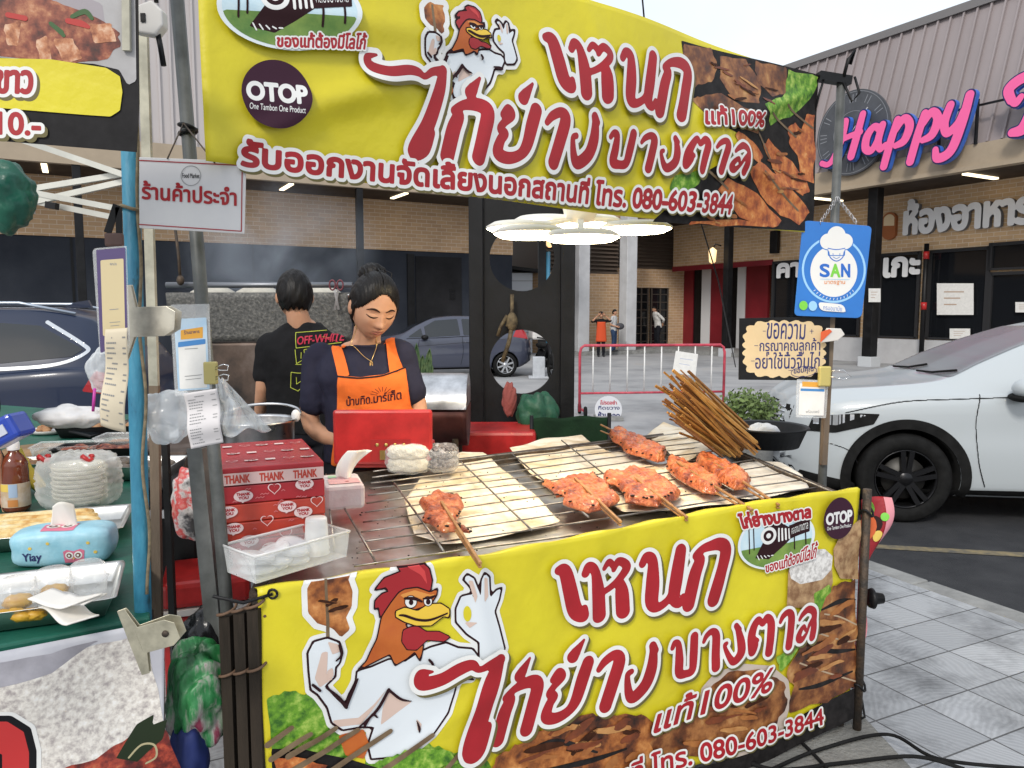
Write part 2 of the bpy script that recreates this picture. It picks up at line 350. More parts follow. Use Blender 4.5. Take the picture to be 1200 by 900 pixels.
# ---- pavement with square tiles and kerb
PAV = .2
T1 = Vector((.9, .434, 0)).normalized(); T2 = Vector((-.434, .9, 0)).normalized()
k0 = at_z(1110, 687, PAV); kc = k0.dot(T1)
def TT(s, t, z): return T1 * s + T2 * t + Vector((0, 0, z))
def tile_material():
 m = bpy.data.materials.new('pavement_tiles'); m.use_nodes = True; n = m.node_tree; bs = n.nodes['Principled BSDF']; L = n.links.new; N = n.nodes.new
 t = N('ShaderNodeTexCoord'); c = N('ShaderNodeCombineXYZ')
 for ax, k in ((T1, 'X'), (T2, 'Y')):
  d = N('ShaderNodeVectorMath'); d.operation = 'DOT_PRODUCT'; d.inputs[1].default_value = ax; L(t.outputs['Object'], d.inputs[0]); L(d.outputs['Value'], c.inputs[k])
 q = N('ShaderNodeTexBrick'); q.offset = 0; q.inputs['Scale'].default_value = 1; q.inputs['Brick Width'].default_value = .25; q.inputs['Row Height'].default_value = .25; q.inputs['Mortar Size'].default_value = .0035; q.inputs['Mortar Smooth'].default_value = .1
 q.inputs['Color1'].default_value = (.41, .42, .435, 1); q.inputs['Color2'].default_value = (.32, .33, .345, 1); q.inputs['Mortar'].default_value = (.09, .09, .09, 1); L(c.outputs[0], q.inputs['Vector'])
 z = N('ShaderNodeTexNoise'); z.inputs['Scale'].default_value = 3.2; z.inputs['Detail'].default_value = 8; z.inputs['Roughness'].default_value = .7; L(t.outputs['Object'], z.inputs['Vector'])
 r = N('ShaderNodeValToRGB'); r.color_ramp.elements[0].position = .32; r.color_ramp.elements[0].color = (.42, .42, .42, 1); r.color_ramp.elements[1].position = .56; L(z.outputs['Fac'], r.inputs['Fac'])
 x = N('ShaderNodeMix'); x.data_type = 'RGBA'; x.blend_type = 'MULTIPLY'; x.inputs['Factor'].default_value = 1; L(q.outputs['Color'], x.inputs['A']); L(r.outputs['Color'], x.inputs['B'])
 # swirled relief ridges that change direction from tile to tile
 sc_ = N('ShaderNodeVectorMath'); sc_.operation = 'SCALE'; sc_.inputs['Scale'].default_value = 1 / .25; L(c.outputs[0], sc_.inputs[0]); fl = N('ShaderNodeVectorMath'); fl.operation = 'FLOOR'; L(sc_.outputs[0], fl.inputs[0])
 wn = N('ShaderNodeTexWhiteNoise'); wn.noise_dimensions = '3D'; L(fl.outputs[0], wn.inputs['Vector']); rt = N('ShaderNodeVectorRotate'); rt.rotation_type = 'Z_AXIS'; L(c.outputs[0], rt.inputs['Vector'])
 ma = N('ShaderNodeMath'); ma.operation = 'MULTIPLY'; ma.inputs[1].default_value = 6.28; L(wn.outputs['Value'], ma.inputs[0]); L(ma.outputs[0], rt.inputs['Angle'])
 wv = N('ShaderNodeTexWave'); wv.inputs['Scale'].default_value = 14; wv.inputs['Distortion'].default_value = 9; wv.inputs['Detail'].default_value = 1; wv.inputs['Detail Scale'].default_value = .6; L(rt.outputs[0], wv.inputs['Vector'])
 b1 = N('ShaderNodeBump'); b1.inputs['Strength'].default_value = .2; b1.inputs['Distance'].default_value = .004; L(wv.outputs['Fac'], b1.inputs['Height'])
 b2 = N('ShaderNodeBump'); b2.invert = True; b2.inputs['Strength'].default_value = .6; b2.inputs['Distance'].default_value = .004; L(q.outputs['Fac'], b2.inputs['Height']); L(b1.outputs[0], b2.inputs['Normal']); L(b2.outputs[0], bs.inputs['Normal'])
 x2 = N('ShaderNodeMix'); x2.data_type = 'RGBA'; x2.blend_type = 'MULTIPLY'; L(x.outputs['Result'], x2.inputs['A']); x2.inputs['B'].default_value = (.88, .88, .88, 1); L(wv.outputs['Fac'], x2.inputs['Factor'])
 L(x2.outputs['Result'], bs.inputs['Base Color']); bs.inputs['Roughness'].default_value = .6; return m
b = MB(); lo, hi = -6.2, 6.6
p = [TT(-9, -4, 0), TT(kc - .14, -4, 0), TT(kc - .14, hi - 3.2, 0), TT(-9, hi, 0)]
b.prism([(v.x, v.y) for v in p], lambda x, y, d: (x, y, d), .0, PAV); tag(b.build('pavement', tile_material()), kind='structure')
b = MB()
for i in range(12):
 t0 = -4 + i * .66; b.bar(TT(kc - .07, t0 + .004, PAV / 2 + .002), TT(kc - .07, min(t0 + .656, hi - 3.2), PAV / 2 + .002), .136, PAV)
 if t0 + .66 > hi - 3.2: break
tag(b.build('kerb', M['kerb'], bevel=.012), kind='structure')
# dark carriageway beside the kerb with a worn yellow line
y0 = at_z(1027, 644, 0); y1 = at_z(1200, 654, 0); yd = (y1 - y0).normalized(); yn = Vector((-yd.y, yd.x, 0))
b = MB(); c0 = y0 - yd * .6
b.quad(*[v + Vector((0, 0, .004)) for v in (TT(kc - .02, -6, 0), TT(kc + 14, -6, 0), TT(kc + 14, 6, 0), TT(kc - .02, 6.5, 0))]); tag(b.build('road', M['road']), kind='structure')
b = MB(); b.quad(*[v + Vector((0, 0, .008)) for v in (y0 - yd * .9, y1 + yd * 6, y1 + yd * 6 + yn * .1, y0 - yd * .9 + yn * .1)]); tag(b.build('road_marking', M['yellow']), kind='structure')
# rough concrete pad under the stall corner
b = MB(); P = [at_z(x, y, PAV + .05) for x, y in ((905, 805), (1010, 835), (1075, 905), (1010, 960), (800, 960))]
b.prism([(v.x, v.y) for v in P], lambda x, y, d: (x, y, d), PAV, PAV + .05); tag(b.build('concrete_pad', M['slab'], bevel=.01), kind='structure')

# ---- long dark building behind (brick band, ribbed cladding above)
BRa = brick_mat('tan_brick_along', (.5, .33, .19), (.42, .27, .155), (.58, .49, .38), .34, .115, axis=E1)
BRb = brick_mat('tan_brick_across', (.54, .36, .2), (.45, .29, .16), (.6, .51, .39), .34, .115, axis=E2)
dark = mat('dark_wall_panel', (.02, .024, .034), .7, c2=(.032, .037, .048), vs_=.9, spec=.25)
dark2 = mat('recessed_dark_panel', (.019, .019, .021), .75, var=.3, vs_=1.5, spec=.2)
clad = mat('pale_ribbed_cladding', (.5, .46, .45), .5, c2=(.42, .39, .385), vs_=.7, stretch=(1, 1, .15))
wood = mat('soffit_boards', (.05, .035, .026), .6, var=.4, vs_=3)
beige = mat('beige_fascia', (.4, .32, .23), .55, c2=(.33, .265, .19), vs_=1.2)
th = thing('commercial_building', 'long dark walled building with a tan brick band and pale ribbed cladding behind the stall', 'building', E(0, 22.7))
bA = 22.7; a0, a1 = -42, 12.8
def slab(mb, A0, A1, B0, B1, z0, z1, mi=0):   # box in the street frame
 return mb.prism([(A0, B0), (A1, B0), (A1, B1), (A0, B1)], lambda a, b_, d: E(a, b_, d), z0, z1, mi)
b = MB(); slab(b, a0, a1, bA, bA + 9, 0, 3.5); b.build('wall', dark, th)
b = MB(); slab(b, a0, a1, bA - .05, bA + 9, 3.503, 5.2); b.build('brick_band', BRa, th)
for px in (300, 90, -60):
 aa = a_at(px, bA); b = MB(); slab(b, aa - .03, aa + .03, bA - .02, bA + .05, 0, 3.49); b.build('wall_seam', M['black'], th)
b = MB(); slab(b, a_at(478, bA), a_at(486, bA), bA - .06, bA + .05, 0, 3.4); b.build('wall_seam', M['black'], th)
b = MB(); slab(b, a_at(488, bA), a_at(541, bA), bA - .03, bA + .05, 0, 3.35); dp = b.build('roller_door', dark2, th)
b = MB()
for k in range(4): slab(b, a_at(527, bA), a_at(533, bA), bA - .05, bA - .032, 2.0 + k * .09, 2.05 + k * .09)
b.build('vent', M['black'], dp)
b = MB(); slab(b, a0, a1 + .3, 20.7, bA - .06, 5.0, 5.06); b.build('soffit', wood, th)
b = MB(); slab(b, a0, a1 + .5, 20.5, 20.68, 4.96, 5.62); b.build('fascia', beige, th)
b = MB(); slab(b, a0, a1, 20.75, bA + 9, 5.63, 12.5)
aa = a0
while aa < a1:
 slab(b, aa, aa + .05, 20.70, 20.747, 5.64, 12.45); aa += .26
b.build('cladding', clad, th)
for px, w_ in ((64, .8), (342, .8), (472, .8), (-70, .8)):
 A = a_at(px, 21.4); b = MB(); slab(b, A - .06, A + .06, 20.95, 22.1, 4.965, 4.998); b.build('ceiling_light', M['lampglow'], th)
for px in (424, 100, -80):
 A = a_at(px, 20.6); b = MB(); slab(b, A - .09, A + .09, 20.52, 20.68, 0, 4.955); b.build('column', M['black'], th, bevel=.01)

# ---- restaurant with the standing seam roof on the right
aC, aW = 20.0, 22.1; bF, bN = 25.3, -6.0
seam = mat('grey_roof_metal', (.25, .215, .215), .5, c2=(.29, .25, .25), vs_=.6, stretch=(1, 1, .2))
th = thing('restaurant', 'tan brick restaurant with dark windows and tall grey standing seam roof on the right', 'building', E(aW, 12))
b = MB(); slab(b, aW, aW + 9, bN, b_at(903, aW), 0, 5.29)
slab(b, aW, aW + 9, b_at(903, aW) + .002, bF, 3.42, 5.29); slab(b, aW + 1.5, aW + 9, b_at(903, aW) + .002, bF + .8, 0, 3.415)
b.build('wall', BRb, th)
b = MB(); slab(b, aW - .06, aW - .002, bN, b_at(903, aW) - .1, .0, .78); b.build('plinth', mat('pale_plinth', (.5, .5, .51), .6, var=.12, vs_=1.5), th)
b = MB(); slab(b, aC + .1, aW - .003, bN, bF, 5.2, 5.26); b.build('soffit', wood, th)
b = MB(); slab(b, aC - .12, aC + .1, bN, bF + .6, 5.28, 5.82); slab(b, aC - .2, aC + .1, bN, bF + .6, 5.17, 5.276); b.build('fascia', beige, th)
b = MB(); zt = 9.75
bb = bN
while bb < bF + .5:
 b.bar(E(aC - .04, bb, 5.84), E(aC + 1.16, bb, zt), .05, .07, up=E1 * -1); bb += .36
b.quad(E(aC, bN, 5.83), E(aC, bF + .6, 5.83), E(aC + 1.2, bF + .6, zt), E(aC + 1.2, bN, zt)); b.quad(E(aC + 1.2, bN, zt), E(aC + 1.2, bF + .6, zt), E(aC + 10, bF + .6, zt + .2), E(aC + 10, bN, zt + .2))
b.quad(E(aC, bF + .6, 5.83), E(aC + 9, bF + .6, 5.83), E(aC + 9, bF + .6, zt), E(aC + 1.2, bF + .6, zt))
b.build('roof', seam, th, fix=False)
b = MB(); slab(b, aC + 1.05, aC + 1.3, bN, bF + .7, zt - .12, zt + .1); b.build('ridge_trim', mat('ridge_metal', (.17, .16, .16), .5), th)
for px in (1136, 960, 1225):
 B = b_at(px, 20.9); b = MB(); slab(b, 20.25, 21.7, B - .07, B + .07, 5.155, 5.198); b.build('ceiling_light', M['lampglow'], th)
# window bays
frame = mat('window_frame_metal', (.03, .03, .032), .4)
def bay(p0, p1, z0=.8, z1=3.42):
 B0, B1 = b_at(p1, aW), b_at(p0, aW)
 b = MB(); slab(b, aW - .02, aW - .004, B0, B1, z0, z1); g = b.build('window', M['glass'], th)
 b = MB()
 for q in (B0, B1): slab(b, aW - .09, aW - .022, q - .05, q + .05, z0, z1)
 slab(b, aW - .09, aW - .024, B0, B1, z1 - .09, z1); slab(b, aW - .09, aW - .024, B0, B1, z0, z0 + .06); b.build('frame', frame, g)
 return g
for p0, p1 in ((905, 960), (962, 1006), (1029, 1074), (1086, 1154)): bay(p0, p1)
bay(1156, 1262, 2.75, 3.5); bay(1158, 1262, .05, 2.7)
# striped entrance
redp = mat('dark_red_panel', (.2, .012, .02), .45, var=.2, vs_=1); blk = M['black']; whp = mat('white_panel', (.62, .62, .63), .5)
for p0, p1, mm, dep in ((787, 811, redp, .9), (811, 820.5, blk, .95), (820.5, 831, whp, .9), (831, 846, redp, .92), (846, 862, blk, 1.2), (862, 871.5, whp, .9), (871.5, 898, redp, .93)):
 B0, B1 = b_at(p1, aW + dep), b_at(p0, aW + dep); b = MB(); slab(b, aW + dep, aW + dep + .12, B0 + .005, B1 - .005, .15, 3.41); b.build('entrance_panel', mm, th)
b = MB(); slab(b, aW - .04, aW + .02, b_at(903, aW), bF, 3.3, 3.5); b.build('entrance_lintel', redp, th)
b = MB(); slab(b, aC + .3, aW + 1.4, b_at(903, aW), bF - .1, .0, .15); b.build('entrance_step', M['kerb'], th)
for px, ww in ((1012, .15), (845, .12), (1290, .15)):
 B = b_at(px, aC); b = MB(); slab(b, aC + .12, aC + .12 + 2 * ww, B - ww, B + ww, .0, 5.165); o = b.build('column', M['black'], th, bevel=.01)
 b = MB(); slab(b, aC + .05, aC + .2 + 2 * ww, B - ww - .07, B + ww + .07, .0, .3); b.build('column_base', mat('pale_base', (.5, .52, .54), .7), o, bevel=.01)
B = b_at(1080, aW - .3); b = MB(); b.tube([E(aW - .3, B, .02), E(aW - .3, B, 3.6)], .07, 12); o = b.build('downpipe', M['black'], th)
for z in (1.67, 3.15): b = MB(); b.tube([E(aW - .3, B, z), E(aW - .3, B, z + .22)], .085, 12); b.build('reflector_tape', M['red'], o)
b = MB(); slab(b, aW - .25, aW - .07, b_at(903, aW) - .35, b_at(903, aW) - .02, 3.7, 4.5)
o = b.build('loudspeaker', M['black'], bevel=.02); tag(o, 'black box loudspeaker fixed high on the tan brick wall of the restaurant', 'loudspeaker')

def wall_fn(a): return lambda x, y, o: E(a - o, -x, y)
# signs of the restaurant
wmat = mat('white_letter_face', (.75, .75, .76), .4); dkb = mat('letter_return_grey', (.16, .17, .19), .5)
def solid_letters(name, text, box, a, depth, front, side, parent, fat=0.):
 f = text_field(text, box, None, fat); vs_, fs = f.iso(fat)
 cnt = {}
 for q in fs:
  for i in range(len(q)): e = (q[i], q[(i + 1) % len(q)]); cnt[e] = 1
 rim = [e for e in cnt if (e[1], e[0]) not in cnt]
 b = MB(); b.add([E(a - depth, -x, y) for x, y in vs_], fs); b.build(name, front, parent, fix=False)
 b = MB(); n = len(vs_); b.add([E(a, -x, y) for x, y in vs_] + [E(a - depth + .002, -x, y) for x, y in vs_], [(i, j, n + j, n + i) for i, j in rim]); b.build(name + '_return', side, parent, fix=False)
th = thing('wall_sign', 'raised white Thai lettering on the brick wall above the restaurant windows', 'sign', E(aW, 12, 4))
solid_letters('lettering', 'ห้องอาหาร', (-b_at(1057, aW), 3.95, -b_at(1203, aW), 4.93), aW - .03, .14, wmat, dkb, th, fat=.05)
th = thing('wall_badge', 'small rounded orange and cream badge on the brick wall left of the white Thai lettering', 'badge', E(aW, b_at(1038, aW), 4))
B = b_at(1038, aW); P = [(math.copysign(min(abs(.3 * math.cos(t)), .22), math.cos(t)) , .42 * math.sin(t)) for t in np.linspace(0, 2 * math.pi, 40)[:-1]]
b = MB(); b.prism(P, lambda x, y, d: E(aW - d, B + x, 4.25 + y), .002, .12); b.build('plate', mat('badge_brown', (.32, .1, .03), .5), th)
b = MB(); b.prism([(x * .8, y * .8) for x, y in P if y > -.05], lambda x, y, d: E(aW - d, B + x, 4.27 + y), .121, .13); b.build('badge_face', mat('badge_cream', (.7, .55, .35), .5), th)
for txt, p0, p1, z0, z1, lab in (('คา', 911, 936, 2.85, 3.3, 'first white Thai window letters left of the blue sign'), ('เกะ', 1035, 1075, 2.7, 3.25, 'white Thai window letters on the dark pane right of the blue sign')):
 th = thing('window_lettering', lab, 'lettering', E(aW, b_at(p0, aW), 3)); solid_letters('lettering', txt, (-b_at(p0, aW), z0, -b_at(p1, aW), z1), aW - .095, .03, wmat, dkb, th, fat=.045)
def notice(px0, py0, px1, py1, lab, a=aW - .1, nm='notice'):
 Q = [on_plane(x, y, E(a, 0), E1) for x, y in ((px0, py0), (px1, py0), (px1, py1), (px0, py1))]
 b = MB(); b.prism([(0, 0), (1, 0), (1, 1), (0, 1)], lambda x, y, d: (Q[0].lerp(Q[1], x)).lerp(Q[3].lerp(Q[2], x), y) - E1 * d, 0, .006)
 t_ = thing(nm, lab, 'notice', Q[0]); b.build('sheet', M['paper'], t_)
 b = MB(); f2 = lambda x, y: (Q[0].lerp(Q[1], x)).lerp(Q[3].lerp(Q[2], x), y) - E1 * .008
 for k in range(3): b.quad(f2(.2, .25 + k * .2), f2(.75 - .1 * k, .25 + k * .2), f2(.75 - .1 * k, .29 + k * .2), f2(.2, .29 + k * .2))
 b.build('print', mat('tan_print', (.45, .33, .25), .7), t_, fix=False)
notice(1098, 332, 1141, 369, 'large white notice on the dark restaurant window right of the downpipe')
notice(1113, 385, 1137, 397, 'small white notice low on the window above the white car roof')
notice(1190, 354, 1212, 366, 'white notice on the restaurant door at the right edge of the photo')
notice(1018, 338, 1032, 354, 'little white notice on the black column beside the blue sign', aC + .05)

# brush lettering sign on the roof edge; strokes are (x, y, half width) in letter units
def strokes_field(groups, T, sc_, h, mg):
 A = []
 for g in groups: A.append([(*T(x, y), r * sc_ * .88) for x, y, r in cr_spline(g, 7)])
 al = np.array([q for g in A for q in g]); a, b_ = al[:, :2].min(0), al[:, :2].max(0); m_ = al[:, 2].max() + mg
 f = Field(a[0] - m_, a[1] - m_, b_[0] + m_, b_[1] + m_, h)
 for g in A: f.stroke(g, mg)
 return f
HAPPY = [
 [(-.35, -.05, .1), (-.1, -.12, .1), (.12, .1, .13), (.3, .65, .15), (.36, 1.1, .14)], [(.72, 0, .15), (.82, .5, .15), (.95, 1.2, .13)], [(.2, .55, .1), (.55, .62, .1), (.95, .68, .1)],
 [(1.62, .62, .14), (1.4, .74, .12), (1.2, .5, .15), (1.2, .15, .15), (1.42, .05, .12), (1.62, .4, .12)], [(1.68, .74, .13), (1.6, .3, .14), (1.7, .04, .12), (1.86, .14, .08)],
 [(2.15, .78, .13), (2.02, .2, .14), (1.9, -.5, .14)], [(2.12, .5, .12), (2.36, .78, .13), (2.56, .55, .15), (2.46, .15, .14), (2.2, .04, .1)],
 [(2.98, .78, .13), (2.85, .2, .14), (2.73, -.5, .14)], [(2.95, .5, .12), (3.19, .78, .13), (3.39, .55, .15), (3.29, .15, .14), (3.03, .04, .1)],
 [(3.7, .85, .13), (3.6, .4, .14), (3.72, .1, .13), (3.98, .3, .12), (4.1, .6, .12)], [(4.2, 1.0, .14), (4.1, .3, .15), (3.9, -.4, .15), (3.55, -.55, .14), (3.45, -.3, .1)]]
TEE = [[(.1, .72, .13), (.0, 1.02, .15), (.35, 1.22, .15), (.9, 1.12, .15), (1.6, 1.3, .13)], [(.85, 1.05, .17), (.7, .5, .17), (.52, -.05, .17), (.25, -.12, .12)], [(.1, .72, .1), (.22, .62, .11), (.33, .75, .09)]]
pinkm = mat('sign_pink', (.85, .13, .35), .4); bluem = mat('sign_navy', (.012, .02, .11), .4); blu2 = mat('sign_blue_edge', (.05, .16, .6), .4)
th = thing('roof_sign', 'pink brush lettered sign with navy sides reading Happy on the restaurant roof edge', 'sign', E(aC, 14, 6))
x0 = -b_at(962, aC - .5); s_ = (-b_at(1150, aC - .5) - x0) / 5.1
def happy(groups, ox, oz, nm):
 T = lambda x, y: (x0 + (ox + x + .1 * y) * s_, oz + y * s_ * .98)
 f = strokes_field(groups, T, s_, .02, .12); vs_, fs = f.iso(0); rims = set()
 for q in fs:
  for i in range(len(q)): rims.add((q[i], q[(i + 1) % len(q)]))
 rim = [e for e in rims if (e[1], e[0]) not in rims]; A_ = aC - .5
 b = MB(); b.add([E(A_, -x, y) for x, y in vs_], fs); b.build(nm, pinkm, th, fix=False)
 g = strokes_field(groups, T, s_, .03, .15); v2, f2 = g.iso(.035)
 b = MB(); b.add([E(A_ + .015, -x, y) for x, y in v2], f2); b.build(nm + '_edge', bluem, th, fix=False)
 n = len(v2); rr = set()
 for q in f2:
  for i in range(len(q)): rr.add((q[i], q[(i + 1) % len(q)]))
 b = MB(); b.add([E(A_ + .02, -x, y) for x, y in v2] + [E(A_ + .17, -x, y) for x, y in v2], [(i, j, n + j, n + i) for i, j in rr if (j, i) not in rr]); b.build(nm + '_side', blu2, th, fix=False)
happy(HAPPY, .12, 6.05, 'lettering'); happy(TEE, (-b_at(1160, aC - .5) - x0) / s_, 5.95, 'capital_letter')
b = MB()
for px in (1000, 1092, 1134, 1198): B = b_at(px, aC); b.bar(E(aC - .15, B, 5.8), E(aC - .15, B, 6.9), .06, .06)
b.bar(E(aC - .12, b_at(985, aC), 6.75), E(aC - .12, b_at(1230, aC), 6.75), .05, .05); b.build('support_rail', M['black'], th)
# big clock face
th = thing('clock', 'big round dark grey clock face behind the pink sign on the roof edge', 'clock', E(aC - .25, b_at(988, aC - .25), 7.2))
Bc = b_at(988, aC - .25); zc = 1.62 + (365 - 163) / 900 * E(aC, Bc).y; R_ = 1.2
b = MB(); b.prism(disc(0, 0, R_, n=64), lambda x, y, d: E(aC - .25 - d, Bc - x, zc + y), -.08, .0); b.build('dial', mat('clock_grey', (.075, .08, .09), .5, var=.25, vs_=2), th)
b = MB()
for k in range(12):
 a_ = k * math.pi / 6
 for dx in ((-.05, .05) if k % 3 else (-.09, 0, .09)):
  c_, s2 = math.cos(a_), math.sin(a_); p_ = lambda r, t: E(aC - .258, Bc - (r * s2 + t * c_), zc + r * c_ - t * s2); b.add([p_(.85, dx - .012), p_(.85, dx + .012), p_(1.08, dx * 1.3 + .012), p_(1.08, dx * 1.3 - .012)], [(0, 1, 2, 3)])
for r in (.6, 1.14):
 for k in range(60):
  a_, c2 = 2 * math.pi * k / 60, 2 * math.pi * (k + 1) / 60; b.add([E(aC - .258, Bc - q * math.sin(t), zc + q * math.cos(t)) for q, t in ((r, a_), (r + .015, a_), (r + .015, c2), (r, c2))], [(0, 1, 2, 3)])
b.build('numerals', mat('clock_marks', (.24, .25, .27), .5), th, fix=False)
b = MB(); b.bar(E(aC - .27, Bc, zc), E(aC - .27, Bc - .5, zc + .6), .03, .02); b.bar(E(aC - .27, Bc, zc), E(aC - .27, Bc + .25, zc + .35), .04, .02); b.build('hand', M['white'], th)

# ---- far brick building with louvers, doors and white columns
th = thing('brick_annex', 'tan brick annex with dark louvers and glass doors far behind the white columns', 'building', E(18, 25.2))
bC = 24.9; aD = a_at(724, bC)
b = MB(); slab(b, a_at(640, bC), aD, bC, bC + 3, 0, 3.1); slab(b, a_at(640, bC), aD, bC, bC + 3, 4.9, 7.5); slab(b, aD + .003, aW + .9, bC + .7, bC + 3, 2.62, 3.4); slab(b, aD + .003, aW + .9, bC + .7, bC + 3, 5.2, 7.5); slab(b, aD + .003, a_at(740, bC + .7), bC + .7, bC + 3, 0, 2.615); slab(b, a_at(782.5, bC + .72), aW + 1.6, bC + .7, bC + 3, 0, 2.615)
b.build('wall', BRa, th)
lv = mat('louver_brown', (.1, .075, .058), .6); b = MB()
z = 3.12
while z < 4.85: b.prism([(0, 0), (.12, .0), (.0, .12)], lambda x, y, d: E(d, bC + .12 - x, z + y), a_at(640, bC), aD); z += .155
slab(b, a_at(640, bC), aD, bC + .125, bC + 3, 3.105, 4.895)
z = 3.42
while z < 5.15: b.prism([(0, 0), (.12, .0), (.0, .12)], lambda x, y, d: E(d, bC + .82 - x, z + y), aD + .003, aW + .85); z += .155
slab(b, aD + .003, aW + .9, bC + .825, bC + 3, 3.405, 5.195); b.build('louver', lv, th)
for p0, p1 in ((741, 759), (762, 782)):
 A0, A1 = a_at(p0, bC + .72), a_at(p1, bC + .72); b = MB(); slab(b, A0, A1, bC + .76, bC + .8, .15, 2.6); g = b.build('glass_door', M['glass'], th)
 b = MB()
 for k in range(7): slab(b, A0 + .05, A1 - .05, bC + .74, bC + .756, .35 + k * .33, .38 + k * .33)
 for q in (A0, (A0 + A1) / 2, A1 - .06): slab(b, q, q + .06, bC + .7, bC + .735, .15, 2.6)
 b.build('door_frame', mat('door_frame_bronze', (.14, .12, .1), .4, .5), g)
b = MB(); slab(b, a_at(640, bC), aW + .3, 23.2, bC + .68, .0, .14); b.build('platform', M['kerb'], th)
colm = mat('column_concrete', (.55, .56, .58), .7, var=.12, vs_=2)
for px in (680, 735):
 A = a_at(px, 23.6); b = MB(); slab(b, A - .24, A + .24, 23.36, 23.84, .141, 7.0); b.build('column', colm, th, bevel=.02)
# lean-to shed behind the gap
th = thing('shed', 'low pale panelled shed with dark sloping roof beyond the upper frame hole', 'shed', at_z(594, 405, 0))
Q = at_y(594, 345, 31); b = MB(); b.box((Q.x - .3, Q.y, 1.5), (2.6, 2, 3.2)); b.build('wall', mat('pale_panel', (.55, .58, .62), .6, wave=None), th)
b = MB()
for k in range(7): b.box((Q.x - .3, Q.y - 1.01, .4 + k * .4), (2.6, .02, .02))
b.build('panel_joint', M['greyink'], th); b = MB(); b.box((Q.x + .2, Q.y, 3.3), (4.2, 2.6, .12), ry=.12); b.build('roof', M['black'], th)
th = thing('lamp_post', 'dark square post with small lantern beyond the upper hole of the black frame', 'lamp post', at_z(636, 425, 0))
Q = at_y(635, 365, 26); b = MB(); b.box((Q.x, Q.y, 2.6), (.26, .26, 5.2)); b.build('post', M['black'], th)
b = MB(); b.lathe([(.02, .3), (.13, .22), (.11, -.2), (.05, -.26)], (Q.x + .24, Q.y - .2, 4.0), 8); b.build('lantern', mat('lantern_glass', (1, .7, .35), emit=.8), th)
b = MB(); b.tube([(Q.x + .2, Q.y - .1, 0), (Q.x + .2, Q.y - .1, 3.6)], .07, 8); b.build('pipe', mat('blue_pipe', (.05, .2, .32), .5), th)
th = thing('wall_lantern', 'small glowing lantern on the thin black column left of the red entrance panels', 'lantern', E(aC, b_at(836, aC), 3.6))
Q = at_y(835, 300, E(aC, b_at(840, aC)).y); b = MB(); b.lathe([(.02, .3), (.15, .2), (.12, -.2), (.05, -.26)], Q, 8); b.build('shade', mat('lantern_glass', (1, .7, .35), emit=.8), th)
b = MB(); b.tube([Q + Vector((0, 0, .25)), Q + Vector((.1, 0, .42)), Q + Vector((.3, 0, .36))], .025, 6); b.build('bracket', M['black'], th)

# ---- trees in the gap
def leafy(name, label, base, h, cr_, n, greens, seed, trunk_r=.12, group=None):
 r = random.Random(seed); th = thing(name, label, 'tree', base, group); bx, by, bz = base
 b = MB(); b.tube([(bx, by, bz), (bx + .1, by, bz + h * .4), (bx - .05, by + .1, bz + h * .8)], [trunk_r, trunk_r * .75, trunk_r * .3], 8)
 cl = []
 for i in range(9):
  a_ = r.uniform(0, 6.28); q = Vector((bx + math.cos(a_) * cr_ * r.uniform(.2, .8), by + math.sin(a_) * cr_ * r.uniform(.2, .8), bz + h * r.uniform(.5, .98))); cl.append((q, cr_ * r.uniform(.3, .5)))
  b.tube([(bx, by, bz + h * r.uniform(.3, .5)), ((bx + q.x) / 2, (by + q.y) / 2, q.z - .3), q], [trunk_r * .5, trunk_r * .3, .02], 6)
 b.build('trunk', mat('bark', (.09, .07, .055), .9, var=.4), th)
 b = MB(); vs_ = []; fs = []; ms = []
 for i in range(n):
  q, R = r.choice(cl); d = Vector((r.gauss(0, 1), r.gauss(0, 1), r.gauss(0, 1))).normalized(); p = q + d * R * r.uniform(.5, 1.05); s_ = r.uniform(.06, .13)
  u = Vector((r.gauss(0, 1), r.gauss(0, 1), r.gauss(0, 1))).normalized(); v = u.orthogonal().normalized(); k = len(vs_)
  vs_ += [p, p + u * s_ + v * s_ * .45, p + u * 2 * s_, p + u * s_ - v * s_ * .45]; fs.append((k, k + 1, k + 2, k + 3)); ms.append(r.randrange(len(greens)))
 b.v, b.f, b.m, b.sm = vs_, fs, ms, [False] * len(fs); b.build('crown', greens, th, fix=False); return th
GR = [mat('leaf_a', (.09, .14, .03), .6), mat('leaf_b', (.06, .1, .025), .6), mat('leaf_c', (.13, .17, .05), .6)]
Q = at_y(622, 400, 34); leafy('broadleaf_tree', 'sunlit light green tree seen through the upper hole of the black frame', (Q.x, Q.y, 0), 6.2, 2.0, 6500, GR, 3)
Q = at_y(606, 400, 37); leafy('broadleaf_tree', 'darker green tree behind the pale shed, left of the sunlit tree', (Q.x - .3, Q.y, 0), 5.6, 1.8, 5000, GR[:2], 5)
